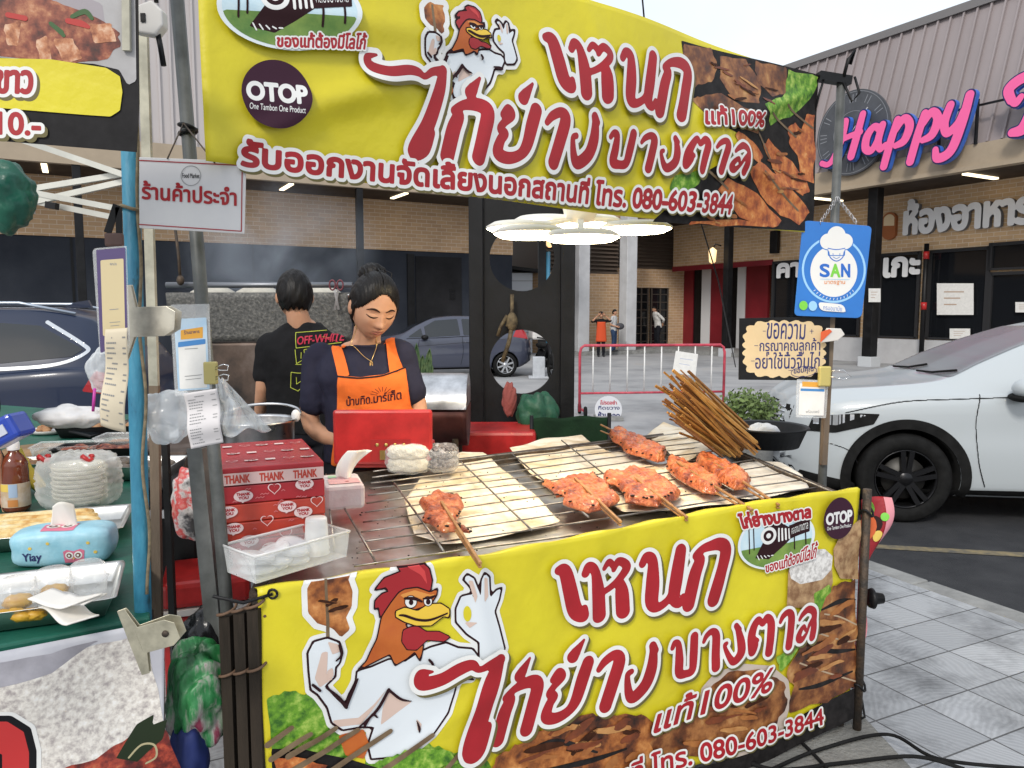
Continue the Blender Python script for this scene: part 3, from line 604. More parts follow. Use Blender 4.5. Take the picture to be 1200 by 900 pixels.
# ================================================================ VEHICLES
def interp(xs, ys):   # smooth (monotone-ish) interpolation through knots
 xs = np.array(xs, float); ys = np.array(ys, float); d = np.gradient(ys, xs)
 s_ = np.diff(ys) / np.diff(xs)
 for i in range(1, len(d) - 1):
  if s_[i - 1] * s_[i] <= 0: d[i] = 0
  else: d[i] = 2 * s_[i - 1] * s_[i] / (s_[i - 1] + s_[i])
 d[0], d[-1] = s_[0], s_[-1]
 def f(x):
  i = int(np.clip(np.searchsorted(xs, x) - 1, 0, len(xs) - 2)); h = xs[i + 1] - xs[i]; t = np.clip((x - xs[i]) / h, 0, 1)
  return float((2 * t ** 3 - 3 * t * t + 1) * ys[i] + (t ** 3 - 2 * t * t + t) * h * d[i] + (-2 * t ** 3 + 3 * t * t) * ys[i + 1] + (t ** 3 - t * t) * h * d[i + 1])
 return f
class Car:
 """lofted car body, nose at x=0 pointing to -x, y = -w is the side that faces the camera"""
 def __init__(s, L, W_, top, belt, bot, wid, roofw, wheels, wr):
  s.L, s.W, s.wheels, s.wr = L, W_, wheels, wr; s.cache = {}
  s.top, s.belt, s.bot, s.wid, s.rw = [interp(*zip(*q)) for q in (top, belt, bot, wid, roofw)]
 def sec(s, x):
  zb, zl, zt, w_, wr_ = s.bot(x), s.belt(x), s.top(x), s.wid(x), s.rw(x); w2 = w_; zt = max(zt, zl + .02)
  zm = zb + (zl - zb) * .5; dz = zt - zl
  K = [(0, zb), (.8 * w_, zb), (.95 * w_, zb + .05), (.985 * w_, zb + .14), (w_, zm - .06), (.992 * w_, zm + .1), (.985 * w_, zl - .08), (.955 * w_, zl - .01), (.93 * w_, zl + .015),
    (.93 * w_ + (wr_ - .93 * w_) * .5, zl + dz * .52), (wr_, zl + dz * .88), (wr_ - .06, zl + dz * .965), (wr_ * .55, zt - .008), (0, zt)]
  return K
 def prof(s, x, n=3):
  k = (round(x * 200), n)
  if k not in s.cache: s.cache[k] = [(float(q[0]), float(q[1])) for q in cr_spline(s.sec(x), n)]
  return s.cache[k]
 def side(s, x, z, up=True):
  P = s.prof(x, 4); best = 0
  for (y0, z0), (y1, z1) in zip(P[:-1], P[1:]):
   if (z0 - z) * (z1 - z) <= 0 and abs(z1 - z0) > 1e-9:
    t = (z - z0) / (z1 - z0); best = max(best, y0 + (y1 - y0) * t)
  return best
 def over(s, x, y):
  P = s.prof(x, 4); best = 0
  for (y0, z0), (y1, z1) in zip(P[:-1], P[1:]):
   if (y0 - y) * (y1 - y) <= 0 and abs(y1 - y0) > 1e-9: best = max(best, z0 + (z1 - z0) * (y - y0) / (y1 - y0))
  return best
def make_car(name, label, car, paint, pos, rot, spec):
 th = thing(name, label, 'car'); L = car.L
 # body with real wheel wells
 xs = np.unique(np.concatenate([np.linspace(.0, .35, 10), np.linspace(.35, L - .35, 60), np.linspace(L - .35, L, 10)])); vs_ = []; fs = []; n = None
 for x in xs:
  P = car.prof(x, 3); P = [(y, z) for y, z in P]; ring = [(x, -y, z) for y, z in P] + [(x, y, z) for y, z in P[-2:0:-1]]; n = len(ring); vs_ += ring
 for i in range(len(xs) - 1):
  for k in range(n): fs.append((i * n + k, i * n + (k + 1) % n, (i + 1) * n + (k + 1) % n, (i + 1) * n + k))
 fs += [tuple(range(n))[::-1], tuple(range((len(xs) - 1) * n, len(xs) * n))]
 b = MB(); b.add(vs_, fs, 0, True); body = b.build('body', [paint, M['rubber']], th)
 tmp = []
 for wx in car.wheels:
  for sy in (-1, 1):
   c = MB(); c.lathe([(0, -.2), (car.wr * 1.13, -.2), (car.wr * 1.13, .3), (0, .3)], (wx, sy * (car.W - .1), car.wr), 40, axis='y'); t = c.build('tmp', M['rubber']); tmp.append(t)
   q = body.modifiers.new('w', 'BOOLEAN'); q.operation = 'DIFFERENCE'; q.object = t; q.solver = 'EXACT'
 bpy.context.view_layer.update(); dg = bpy.context.evaluated_depsgraph_get(); me = bpy.data.meshes.new_from_object(body.evaluated_get(dg)); body.modifiers.clear(); body.data = me
 for t in tmp: bpy.data.objects.remove(t)
 S = lambda sg: (lambda x, z, o: (x, sg * (car.side(x, z) + o), z)); Tp = lambda x, y, o: (x, y, car.over(x, abs(y)) + o)
 def sidepatch(nm, P, m, off=.004, both=True, par=None, h=.025):
  for sg in ((-1, 1) if both else (-1,)):
   f = shape(P, h); o = decal(nm, f.iso(0), S(sg), off, m, par or th)
   for p_ in o.data.polygons: p_.use_smooth = True
  return o
 def sideline(nm, P, r, m, off=.005, h=.008, par=None):
  for sg in (-1, 1):
   A = np.array(P); f = Field(A[:, 0].min() - .05, A[:, 1].min() - .05, A[:, 0].max() + .05, A[:, 1].max() + .05, h).stroke([(x, z, r) for x, z in cr_spline(P, 6)]); decal(nm, f.iso(0), S(sg), off, m, par or body)
 for P in spec.get('glass', []): sidepatch('side_window', P, M['cglass'])
 for P, m in spec.get('patch', []): sidepatch('trim', P, m, .006)
 for P, r, m in spec.get('lines', []): sideline('panel_gap', P, r, m)
 for nm, P, m in spec.get('lights', []): sidepatch(nm, P, m, .006, h=.012)
 for nm, P, m in spec.get('topp', []):
  o = decal(nm, shape(P, .03).iso(0), Tp, .004, m, th)
  for p_ in o.data.polygons: p_.use_smooth = True
 for wx in car.wheels:
  for sg in (-1, 1):
   y = sg * (car.W - .012)
   A = [(wx + r * math.cos(t), car.wr + .0 + r * math.sin(t)) for t in np.linspace(-.28, math.pi + .28, 40) for r in (1,)]
   if spec.get('clad'):
    r0, r1 = car.wr * 1.12, car.wr * 1.12 + spec['clad']; b = MB()
    b.grid(lambda u, v: (wx + (r0 + (r1 - r0) * v) * math.cos(-.32 + u * (math.pi + .64)), sg * (max(car.side(wx + (r0 + (r1 - r0) * v) * math.cos(-.32 + u * (math.pi + .64)), max(.16, car.wr + (r0 + (r1 - r0) * v) * math.sin(-.32 + u * (math.pi + .64)))), car.W * .9) + .012), max(.15, car.wr + (r0 + (r1 - r0) * v) * math.sin(-.32 + u * (math.pi + .64)))), 48, 4)
    b.build('arch_cladding', M['rubber'], th)
   wh = thing('wheel', None, None); wh.parent = th; wh.location = (wx, y, car.wr); R = car.wr; rr = R * spec.get('rim', .66); c0 = Vector((wx, y, R)); D = sg
   b = MB(); b.lathe([(rr, -.02 * D), (rr * 1.02, .004 * D), (R * .9, .012 * D), (R * .97, -.01 * D), (R, -.04 * D), (R, -.19 * D), (R * .9, -.21 * D), (rr, -.2 * D)], c0, 48, axis='y'); b.build('tyre', M['rubber'], wh)
   b = MB(); b.lathe([(rr, -.2 * D), (rr * .98, -.02 * D), (rr, .002 * D), (rr * .955, .0), (rr * .94, -.03 * D), (rr * .92, -.19 * D)], c0, 40, axis='y')
   nsp = spec.get('spokes', 5)
   for k in range(nsp):
    a_ = 2 * math.pi * k / nsp + .3
    for da in ((-.15, .15) if spec.get('twin') else (0,)):
     p = c0 + Vector((math.cos(a_ + da * 2.2) * .05, -.012 * D, math.sin(a_ + da * 2.2) * .05)); q = c0 + Vector((math.cos(a_ + da) * rr * .96, -.004 * D, math.sin(a_ + da) * rr * .96)); b.bar(p, q, spec.get('spw', .05), .03, up=(0, 1, 0))
   b.lathe([(.0, .004 * D), (.05, .003 * D), (.065, -.02 * D), (.065, -.05 * D)], c0, 24, axis='y')
   b.build('rim', spec['rimm'], wh)
   b = MB(); b.lathe([(0, -.06 * D), (rr * .72, -.06 * D), (rr * .72, -.08 * D), (0, -.08 * D)], c0, 32, axis='y'); b.build('brake_disc', mat('brake_grey', (.07, .068, .065), .5, .7), wh)
 spec.get('extra', lambda *a: 0)(th, car, S, Tp, body)
 th.location = pos; th.rotation_euler = (0, 0, rot); return th
M['cglass'] = mat('car_glass', (.012, .015, .018), .04, spec=.7, coat=.3)
M['chrome'] = mat('chrome', (.7, .71, .72), .12, 1)
tail = mat('tail_lamp_red', (.35, .01, .015), .15, coat=.5); lamp_ = mat('headlamp_clear', (.45, .47, .5), .1, .4, coat=.6); gap = mat('panel_gap_black', (.004, .004, .005), .7)
pearl = mat('pearl_white_paint', (.43, .465, .485), .35, 0, coat=.5); bluep = mat('dark_blue_paint', (.006, .014, .042), .3, 0, coat=.35); greyp = mat('grey_violet_paint', (.05, .056, .085), .3, .2, coat=.9)

# --- white crossover on the road
hx = Car(4.34, .9, [(0, .78), (.08, .9), (.25, .985), (.7, 1.035), (1.12, 1.09), (1.45, 1.245), (1.8, 1.4), (2.2, 1.53), (2.6, 1.585), (3.3, 1.54), (3.9, 1.36), (4.2, 1.1), (4.34, .95)],
   [(0, .6), (.08, .78), (.25, .88), (.7, .95), (1.15, .985), (1.5, 1.0), (2.6, 1.03), (3.6, 1.08), (4.1, 1.02), (4.34, .85)],
   [(0, .36), (.12, .25), (.3, .2), (.7, .2), (3.6, .22), (4.1, .3), (4.34, .45)],
   [(0, .52), (.06, .62), (.18, .74), (.4, .83), (.8, .885), (1.2, .9), (3.4, .9), (4.0, .84), (4.34, .62)],
   [(0, .4), (.3, .6), (1.1, .72), (1.5, .68), (2.2, .58), (3.3, .56), (4.0, .55), (4.34, .5)], [.86, 3.47], .345)
def hr_extra(th, car, S, Tp, body):
 nose = lambda y, z, o: (max(0, next((x for x in np.linspace(-.0, .9, 90) if car.side(x, z) >= abs(y)), .9)) - o, y, z)
 b = MB()
 for k in range(9):
  z = .56 + k * .034; wv = .56 - .012 * k
  pts = [Vector(nose(y, z, .012)) for y in np.linspace(-wv, wv, 17)]; b.tube(pts, .0085, 6)
 g = b.build('grille_bar', M['chrome'], th); decal('grille', shape([(-.6, .53), (.6, .53), (.56, .86), (-.56, .86)], .03).iso(0), nose, .004, M['rubber'], th)
 # emblem: an H shaped badge on the grille
 b = MB(); bx = nose(0, .72, .03)[0]
 for y0_ in (-.028, .028): b.bar((bx, y0_ * 1.15, .76), (bx, y0_ * .85, .68), .014, .012)
 b.bar((bx, -.026, .718), (bx, .026, .718), .014, .012); b.build('emblem', M['chrome'], th)
 decal('lower_intake', shape([(-.62, .26), (.62, .26), (.66, .38), (-.66, .38)], .03).iso(0), nose, .004, M['rubber'], th)
 for sg in (-1, 1):
  b = MB(); b.ball((1.62, sg * 1.0, 1.06), (.1, .12, .075), 20, 14, fn=lambda d: 1 - .12 * max(0, d.x)); m_ = b.build('mirror', paintw, th)
  b = MB(); b.ball((1.60, sg * .97, .995), (.085, .13, .035), 16, 10); b.bar((1.62, sg * .86, .99), (1.62, sg * .98, 1.0), .06, .05); b.build('mirror_foot', M['rubber'], m_)
  b = MB(); b.bar((2.62, sg * .897, .9), (2.8, sg * .897, .9), .02, .03); b.build('door_handle', paintw, th)
 for x0_, x1_ in ((1.12, 1.3),):
  b = MB(); b.tube([Tp(1.17, -.1, .02), Tp(1.2, -.35, .02), Tp(1.28, -.62, .015)], .009, 6); b.tube([Tp(1.17, .5, .02), Tp(1.2, .2, .02), Tp(1.28, .0, .015)], .009, 6); b.build('wiper', M['rubber'], th)
paintw = pearl
hp = dict(
 glass=[[(1.62, 1.03), (1.78, 1.2), (2.05, 1.4), (2.35, 1.47), (2.55, 1.47), (2.55, 1.06)], [(2.62, 1.06), (2.62, 1.47), (3.2, 1.42), (3.6, 1.27), (3.55, 1.13)]],
 patch=[([(.95, .16), (3.3, .17), (3.3, .3), (.95, .27)], M['rubber']), ([(.1, .22), (.55, .16), (.5, .3), (.12, .36)], M['rubber']), ([(2.55, 1.06), (2.55, 1.47), (2.62, 1.47), (2.62, 1.06)], M['rubber'])],
 lines=[([(1.36, 1.0), (1.33, .8), (1.36, .5), (1.42, .3)], .004, gap), ([(2.6, 1.03), (2.62, .7), (2.6, .3)], .004, gap), ([(.42, .84), (.8, .935), (1.2, .965), (1.6, .985)], .004, gap), ([(.3, .6), (.45, .55), (.52, .45)], .0035, gap)],
 lights=[('headlight_housing', [(.16, .68), (.35, .68), (.62, .76), (.66, .84), (.5, .84), (.2, .8)], M['rubber']), ('headlight', [(.18, .74), (.36, .74), (.5, .8), (.58, .83), (.4, .83), (.2, .79)], lamp_)],
 topp=[('windscreen', [(1.2, -.7), (1.2, .7), (1.55, .64), (2.08, .54), (2.08, -.54), (1.55, -.64)], mat('sky_haze_windscreen', (.17, .18, .19), .24, spec=.6))],  # hazy sky reflection painted into the glass as a grey base colour
 clad=.075, rim=.655, rimm=mat('black_alloy', (.02, .02, .022), .3, .6), spokes=5, twin=True, spw=.036, extra=hr_extra)
_hw = at_z(1057, 612, 0); th_ = rad(-9)   # under the front wheel hub
def place_car(fn, car, wheel_ix, ground_pt, rot):
 wx, wy = car.wheels[wheel_ix], -car.W + .05; c_, s_ = math.cos(rot), math.sin(rot)
 return (ground_pt.x - (wx * c_ - wy * s_), ground_pt.y - (wx * s_ + wy * c_), 0)
make_car('parked_car', 'pearl white crossover with black wheel arches parked on the road at the right', hx, pearl, place_car(0, hx, 0, _hw, th_), th_, hp)

# --- dark blue suv at the left
cr = Car(4.6, .93, [(0, .85), (.1, 1.0), (.9, 1.1), (1.2, 1.14), (1.9, 1.58), (2.4, 1.66), (3.6, 1.66), (4.15, 1.58), (4.45, 1.25), (4.6, 1.0)],
   [(0, .7), (.1, .85), (.9, 1.0), (1.2, 1.03), (3.2, 1.08), (4.2, 1.14), (4.5, 1.0), (4.6, .8)], [(0, .35), (.2, .24), (4.2, .26), (4.6, .45)],
   [(0, .6), (.15, .75), (.5, .88), (1., .93), (3.8, .93), (4.4, .85), (4.6, .68)], [(0, .45), (1.1, .74), (2., .62), (3.8, .6), (4.6, .55)], [.92, 3.6], .36)
def cr_extra(th, car, S, Tp, body):
 for sg in (-1, 1):
  b = MB(); b.tube([Tp(2.1, sg * .58, .03), Tp(2.6, sg * .57, .06), Tp(3.6, sg * .57, .06), Tp(4.05, sg * .56, .02)], .014, 8); b.build('roof_rail', mat('rail_silver', (.4, .45, .52), .3, .8), th)
  b = MB(); b.ball(S(sg)(3.05, .9, .02), (.1, .025, .018), 12, 8); b.ball(S(sg)(3.05, .885, .0), (.05, .012, .04), 12, 8, mi=1); b.build('door_handle', [bluep, gap], th)
 b = MB(); b.prism([(0, 0), (.25, 0), (.22, .07), (.1, .05)], lambda x, y, d: (3.72 + x, d, 1.655 + y), -.02, .02); b.build('roof_fin', bluep, th)
sw = [(1.3, 1.08), (1.95, 1.5), (2.3, 1.55), (2.3, 1.1)]
make_car('parked_car', 'dark blue family car with chrome window line parked at the left behind the tables', cr, bluep, (at_z(113, 556, 0) - Vector((3.75, .75, 0)))[:2] + (0,), rad(7), dict(
 glass=[sw, [(2.36, 1.11), (2.36, 1.55), (3.15, 1.55), (3.3, 1.16)], [(3.36, 1.17), (3.25, 1.54), (3.8, 1.5), (4.18, 1.3), (4.1, 1.24)]],
 lines=[([(1.25, 1.05), (2.3, 1.085), (3.3, 1.13), (3.95, 1.17), (4.2, 1.27), (4.15, 1.35), (3.85, 1.53)], .014, M['chrome']), ([(2.33, 1.05), (2.36, .7), (2.3, .35)], .004, gap), ([(3.3, 1.12), (3.42, .95), (3.35, .75), (3.25, .45)], .004, gap)],
 lights=[('tail_light', [(4.2, .95), (4.5, .9), (4.5, 1.05), (4.3, 1.12)], tail)], patch=[([(1.3, .2), (3.2, .22), (3.2, .32), (1.3, .3)], M['rubber'])],
 topp=[('windscreen', [(1.25, -.66), (1.25, .66), (1.85, .56), (1.85, -.56)], M['cglass']), ('rear_window', [(4.2, -.5), (4.2, .5), (4.42, .5), (4.42, -.5)], M['cglass'])], rimm=mat('silver_alloy', (.45, .46, .48), .3, .8), spokes=7, spw=.05, extra=cr_extra))

# --- grey hatchback
jz = Car(4.0, .845, [(0, .75), (.08, .88), (.3, 1.0), (.75, 1.08), (1.2, 1.32), (1.6, 1.48), (2.1, 1.525), (3.0, 1.5), (3.6, 1.42), (3.85, 1.2), (4.0, .95)],
   [(0, .6), (.1, .78), (.3, .88), (.75, .95), (1.2, .97), (2.5, 1.02), (3.5, 1.07), (3.85, 1.0), (4.0, .8)], [(0, .3), (.2, .2), (3.6, .22), (4.0, .38)],
   [(0, .5), (.15, .68), (.5, .81), (1., .845), (3.3, .845), (3.85, .78), (4.0, .62)], [(0, .4), (.8, .64), (1.6, .56), (3.2, .55), (4.0, .5)], [.78, 3.31], .305)
def jz_extra(th, car, S, Tp, body):
 for sg in (-1, 1):
  b = MB(); b.ball((1.32, sg * .95, 1.0), (.09, .1, .065), 14, 10); b.bar((1.34, sg * .8, .97), (1.34, sg * .93, .98), .04, .04); b.build('mirror', M['black'], th)
  b = MB(); b.ball(S(sg)(2.38, .88, .015), (.09, .02, .018), 10, 8); b.build('door_handle', greyp, th)
 b = MB(); b.tube([(3.0, .1, 1.5), (3.12, .1, 1.68)], .006, 6); b.tube([(.9, -.4, 1.1), (.9, -.4, 1.12)], .004, 6); b.build('aerial', M['black'], th)
 b = MB(); b.prism([(0, 0), (.3, .02), (.32, .05), (0, .04)], lambda x, y, d: (3.5 + x, d, 1.4 + y), -.45, .45); b.build('rear_spoiler', greyp, th)
g_ = at_z(592, 442, 0)
make_car('parked_car', 'grey hatchback with dark windows parked behind the tall black frame', jz, greyp, place_car(0, jz, 1, g_, rad(12)), rad(12), dict(
 glass=[[(.92, 1.0), (1.25, 1.22), (1.3, 1.0)], [(1.36, 1.0), (1.33, 1.25), (1.6, 1.4), (2.15, 1.44), (2.2, 1.04)], [(2.28, 1.04), (2.25, 1.44), (2.9, 1.41), (3.15, 1.1)], [(3.22, 1.12), (3.05, 1.38), (3.45, 1.28), (3.4, 1.15)]],
 lines=[([(.9, .97), (2.0, 1.0), (3.5, 1.1)], .006, gap), ([(1.2, .95), (1.15, .6), (1.25, .35)], .005, gap), ([(2.24, 1.0), (2.26, .65), (2.2, .33)], .005, gap), ([(3.15, 1.07), (3.05, .9), (2.95, .7)], .005, gap), ([(1.1, .78), (2.2, .86), (3.4, .95)], .006, mat('body_crease', (.04, .042, .055), .4))],
 lights=[('tail_light', [(3.5, 1.0), (3.9, .94), (3.92, 1.06), (3.75, 1.22), (3.62, 1.2)], tail), ('headlight', [(.2, .74), (.55, .85), (.6, .95), (.3, .88)], lamp_)],
 patch=[([(1.1, .17), (2.95, .18), (2.95, .27), (1.1, .25)], M['rubber'])],
 topp=[('windscreen', [(.82, -.6), (.82, .6), (1.55, .5), (1.55, -.5)], M['cglass'])], rimm=mat('two_tone_alloy', (.5, .51, .53), .3, .7), spokes=8, spw=.04, rim=.7, extra=jz_extra))

# --- delivery motorbike and white boxes seen through the lower hole
Q = at_z(632, 440, 0); bx, by = Q.x, Q.y
th = thing('motorcycle', 'dark motorcycle carrying a white delivery box, behind the rear of the grey hatchback', 'motorcycle', (bx, by, 0))
for dx in (-.05, 1.2):
 b = MB(); k = []
 b.tube([(bx + dx + .27 * math.cos(t), by, .3 + .27 * math.sin(t)) for t in np.linspace(0, 6.283, 25)[:-1]], .045, 8, closed=True); b.tube([(bx + dx, by - .06, .3), (bx + dx, by + .06, .3)], .05, 8)
 for t in range(5): b.tube([(bx + dx, by, .3), (bx + dx + .25 * math.cos(t * 1.257), by, .3 + .25 * math.sin(t * 1.257))], .012, 5)
 b.build('wheel', M['rubber'], th)
b = MB(); b.tube([(bx - .05, by, .3), (bx + .2, by, .6), (bx + .75, by, .5), (bx + 1.0, by, .85), (bx + 1.2, by, .3)], [.04, .1, .12, .07, .035], 8); b.ball((bx + .6, by, .42), (.25, .13, .18), 12, 8); b.build('frame', M['black'], th)
b = MB(); b.ball((bx + .3, by, .78), (.42, .14, .08), 14, 8); b.build('seat', M['rubber'], th)
b = MB(); b.tube([(bx + .95, by - .3, 1.0), (bx + 1.0, by, .95), (bx + .95, by + .3, 1.0)], .018, 6); b.build('handlebar', M['black'], th)
b = MB(); b.box((bx - .1, by, 1.12), (.5, .42, .42)); c = b.build('delivery_box', mat('box_white', (.62, .6, .58), .5, var=.15), th, bevel=.05)
b = MB(); b.box((bx - .1, by, 1.345), (.52, .44, .03)); b.build('lid', tail, c, bevel=.01)
th.rotation_euler = (0, 0, rad(-78))
for (px, lab, s_) in ((628, 'grey concrete block on the lot beside the parked motorcycle, nearest the wheel', (.33, .35, .85)),):
 Q = at_z(px, 441, 0); th = thing('concrete_block', lab, 'block', Q); b = MB(); b.box((Q.x + .05, Q.y - .6, .28), (.3, .3, .5)); b.box((Q.x + .05, Q.y - .6, .03), (.5, .42, .06)); b.build('block', mat('pale_block', (.45, .47, .5), .8, var=.15), th, bevel=.02)
# ================================================================ STALL STRUCTURE
TZ = 1.02
UP = Vector((0, 0, 1))
FL, FR, BL, BR = at_z(300, 690, TZ), at_z(1003, 584, TZ), at_z(372, 556, TZ), at_z(806, 503, TZ)
ef = (FR - FL); LF = ef.length; ef.normalize(); nf = Vector((ef.y, -ef.x, 0))   # along the front, and towards the buyer
def quadpt(u, v, z=TZ): p = (FL.lerp(FR, u)).lerp(BL.lerp(BR, u), v); return Vector((p.x, p.y, z))
tin = mat('greasy_tin_sheet', (.74, .73, .71), .33, 1, c2=(.42, .39, .35), vs_=6, bump=.12, bs=12)
wire = mat('grate_wire', (.42, .4, .37), .35, 1, c2=(.13, .1, .08), vs_=14)
th = thing('grill_counter', 'long steel grill counter with wire grate holding the skewered chickens', 'counter', quadpt(.5, .5, PAV))
b = MB(); b.grid(lambda u, v: quadpt(u, v, TZ - .045 + .006 * math.sin(u * 23 + v * 5) * math.sin(v * 11)), 60, 30); b.build('tray', tin, th, solid=.003)
b = MB()
for q0, q1 in (((0, 0), (1, 0)), ((1, 0), (1, 1)), ((1, 1), (0, 1)), ((0, 1), (0, 0))): b.bar(quadpt(*q0, TZ - .03), quadpt(*q1, TZ - .03), .03, .045)
b.build('frame_rail', M['iron'], th)
b = MB()
for k in range(12):
 v = .03 + k * .082; P = [quadpt(u, v, TZ + .004 + .003 * math.sin(u * 9 + k)) for u in np.linspace(.115, .99, 14)]; b.tube(P, .0028, 6)
for px0, px1 in (((404, 596), (440, 658)), ((462, 566), (520, 646)), ((540, 541), (624, 622)), ((600, 532), (690, 606)), ((658, 516), (736, 578)), ((745, 512), (860, 575)), ((806, 506), (985, 580)), ((382, 556), (392, 650))):
 A, B = at_z(*px0, TZ + .0095), at_z(*px1, TZ + .0095); b.tube([A, A.lerp(B, .5), B], .003, 6)
b.build('grate', wire, th)
for q in ((.012, .03), (.985, .02), (.97, .97), (.03, .95)):
 p = quadpt(*q, 0); b = MB(); b.bar((p.x, p.y, PAV + .002), (p.x, p.y, TZ - .055), .04, .04); b.build('leg', M['iron'], th)
b = MB(); b.bar(quadpt(.02, .03, .5), quadpt(.98, .02, .5), .03, .03); b.bar(quadpt(.03, .93, .5), quadpt(.97, .95, .5), .03, .03); b.build('stretcher', M['iron'], th)

# ---- posts of the stall
th = thing('stall_post', 'rusty iron post at the right front corner of the yellow banner', 'post', FR)
p = FR + nf * .03 + ef * .015; b = MB(); b.tube([p + UP * (PAV + .052 - TZ), p + UP * .035], .0135, 10); b.build('post', M['iron'], th)
b = MB()
for z in (-.04, -.62): b.tube([p + UP * z + Vector((.02 * math.cos(t), .02 * math.sin(t), .012 * math.sin(2 * t))) for t in np.linspace(0, 11, 22)], .004, 5)
b.tube([p + UP * -.62, p + UP * -.68 + ef * .02, p + UP * -.72 + ef * .01 + nf * .02, p + UP * -.74], .004, 5); b.build('tie_wire', M['black'], th)
b = MB(); b.lathe([(.0, 0), (.03, 0), (.034, .012), (.02, .02), (.016, .045), (.0, .05)], p + UP * -.33 + ef * .03, 16, axis='x'); b.build('clamp_knob', M['black'], th)
rp0 = at_z(962, 549, TZ); rp1 = at_y(986, 92, rp0.y); greypost = mat('weathered_grey_pipe', (.17, .175, .17), .5, .5, c2=(.09, .095, .09), vs_=12)
brownpost = mat('weathered_wood', (.19, .14, .095), .8, c2=(.1, .075, .055), vs_=9, stretch=(1, 1, .2), bump=.3)
th = thing('stall_post', 'tall grey pipe holding the blue sign and the right end of the overhead banner', 'post', (rp0.x, rp0.y, PAV))
b = MB(); b.tube([(rp0.x, rp0.y, PAV), rp1], .016, 12); b.build('post', greypost, th)
rpt = lambda z: Vector((rp0.x, rp0.y, TZ)).lerp(rp1, (z - TZ) / (rp1.z - TZ))
b = MB(); b.bar(rp1 + Vector((-.09, -.01, .005)), rp1 + Vector((.03, .0, -.01)), .04, .03); b.tube([rp1 + Vector((0, -.02, 0)), rp1 + Vector((.01, -.03, .06)), rp1 + Vector((.035, -.02, .09)), rp1 + Vector((.03, 0, .05))], .006, 6)
b.tube([rp1 + Vector((.0, -.02, -.02)), rp1 + Vector((.03, -.03, -.09)), rp1 + Vector((.055, -.03, -.06)), rp1 + Vector((.04, -.02, 0))], .005, 6); b.tube([rp1 + Vector((-.07, -.02, 0)), rp1 + Vector((-.09, -.03, -.06)), rp1 + Vector((-.1, -.02, -.12))], .004, 6)
b.build('rubber_tie', M['black'], th)
b = MB(); b.bar(rpt(1.62 - .02) + Vector((0, -.02, 0)), rpt(TZ + .02) + Vector((0, -.02, 0)), .028, .02); b.build('wood_strip', brownpost, th)
# left grey post that carries the overhead banner, leaning a little
lp0, lp1 = at_y(266, 715, 1.7), at_y(204, -45, 1.72)
th = thing('stall_post', 'leaning grey iron post at the left end of the stall beside the red gift box', 'post', (lp0.x, lp0.y, PAV))
b = MB(); dv = (lp1 - lp0).normalized(); b.tube([lp0 + dv * ((PAV - lp0.z) / dv.z), lp1], .0145, 12); b.build('post', greypost, th)
lpt = lambda z: lp0.lerp(lp1, (z - lp0.z) / (lp1.z - lp0.z))
b = MB(); q0, q1 = at_y(228, 525, 1.74), at_y(252, 760, 1.72); b.bar(q0, q1, .035, .006, up=(0, 1, 0)); b.bar(q0 + Vector((.02, 0, 0)), q1 + Vector((.02, 0, 0)), .006, .03, up=(0, 1, 0)); b.build('angle_iron', greypost, th)
b = MB(); q = lpt(at_y(218, 150, 1.7).z); b.tube([q + Vector((.018 * math.cos(t), .018 * math.sin(t), .01 * math.sin(t * .5))) for t in np.linspace(0, 13, 24)], .004, 5); b.build('wire_tie', M['black'], th)
for k, (px, py, lab) in enumerate(((266, 720, 'dark weathered timber leg bound with wire, leftmost under the stall corner'), (283, 716, 'second dark weathered timber leg under the stall corner'), (299, 712, 'dark weathered timber leg under the stall corner, hard against the yellow banner'))):
 p = at_y(px, py, 1.64 - .02 * k); th = thing('timber_leg', lab, 'timber', (p.x, p.y, PAV), 'timber legs under the stall corner')
 b = MB(); b.bar((p.x, p.y, PAV), p, .026, .024, up=(.2, 1, 0)); b.build('timber', mat('dark_old_timber', (.05, .038, .028), .8, c2=(.022, .018, .014), vs_=14, stretch=(1, 1, .15), bump=.4), th)
 b = MB()
 for z in (p.z - .02, p.z - .16): b.tube([(p.x + .02 * math.cos(t), p.y + .02 * math.sin(t), z + .006 * t) for t in np.linspace(0, 7, 16)], .0035, 5)
 b.build('binding_wire', mat('rusty_wire', (.13, .075, .045), .7), th)

# ---- black display frame with round holes
th = thing('display_frame', 'tall black steel frame panel with big round holes standing behind the counter', 'frame', at_z(611, 540, PAV))
D = 4.9; fb = PAV; xl, xr = at_y(567, 400, D).x, at_y(656, 400, D).x; zt = at_y(600, 30, D).z
zc = [at_y(611, y, D).z for y in (424, 303)]; zc += [zc[1] + (zc[1] - zc[0]) * k for k in (1, 2)]; zc.append(zc[0] - (zc[1] - zc[0]))
f = Field(xl - .03, fb, xr + .03, zt + .02, .008).poly([(xl, fb + .01), (xr, fb + .01), (xr, zt), (xl, zt)])
for z in zc: f.cut(Field(f.x0, f.y0, xr + .03, zt + .02, .008).poly(disc((xl + xr) / 2, z, .205)))
vs_, fs = f.iso(0); b = MB(); b.add([(x, D, z) for x, z in vs_], fs); b.build('panel', M['black'], th, solid=.03)
for x0, x1, zz in ((at_y(550, 400, D).x, xl, zt + .05), (xr, at_y(673, 400, D).x, zt + .75)):
 b = MB(); b.box(((x0 + x1) / 2, D + .02, (fb + zz) / 2), (x1 - x0 - .003, .14, zz - fb)); b.build('post', M['black'], th, bevel=.005)
b = MB(); b.box(((xl + xr) / 2 + .1, D + .02, zt + .6), (xr - xl, .1, .08)); b.build('top_bar', M['black'], th)
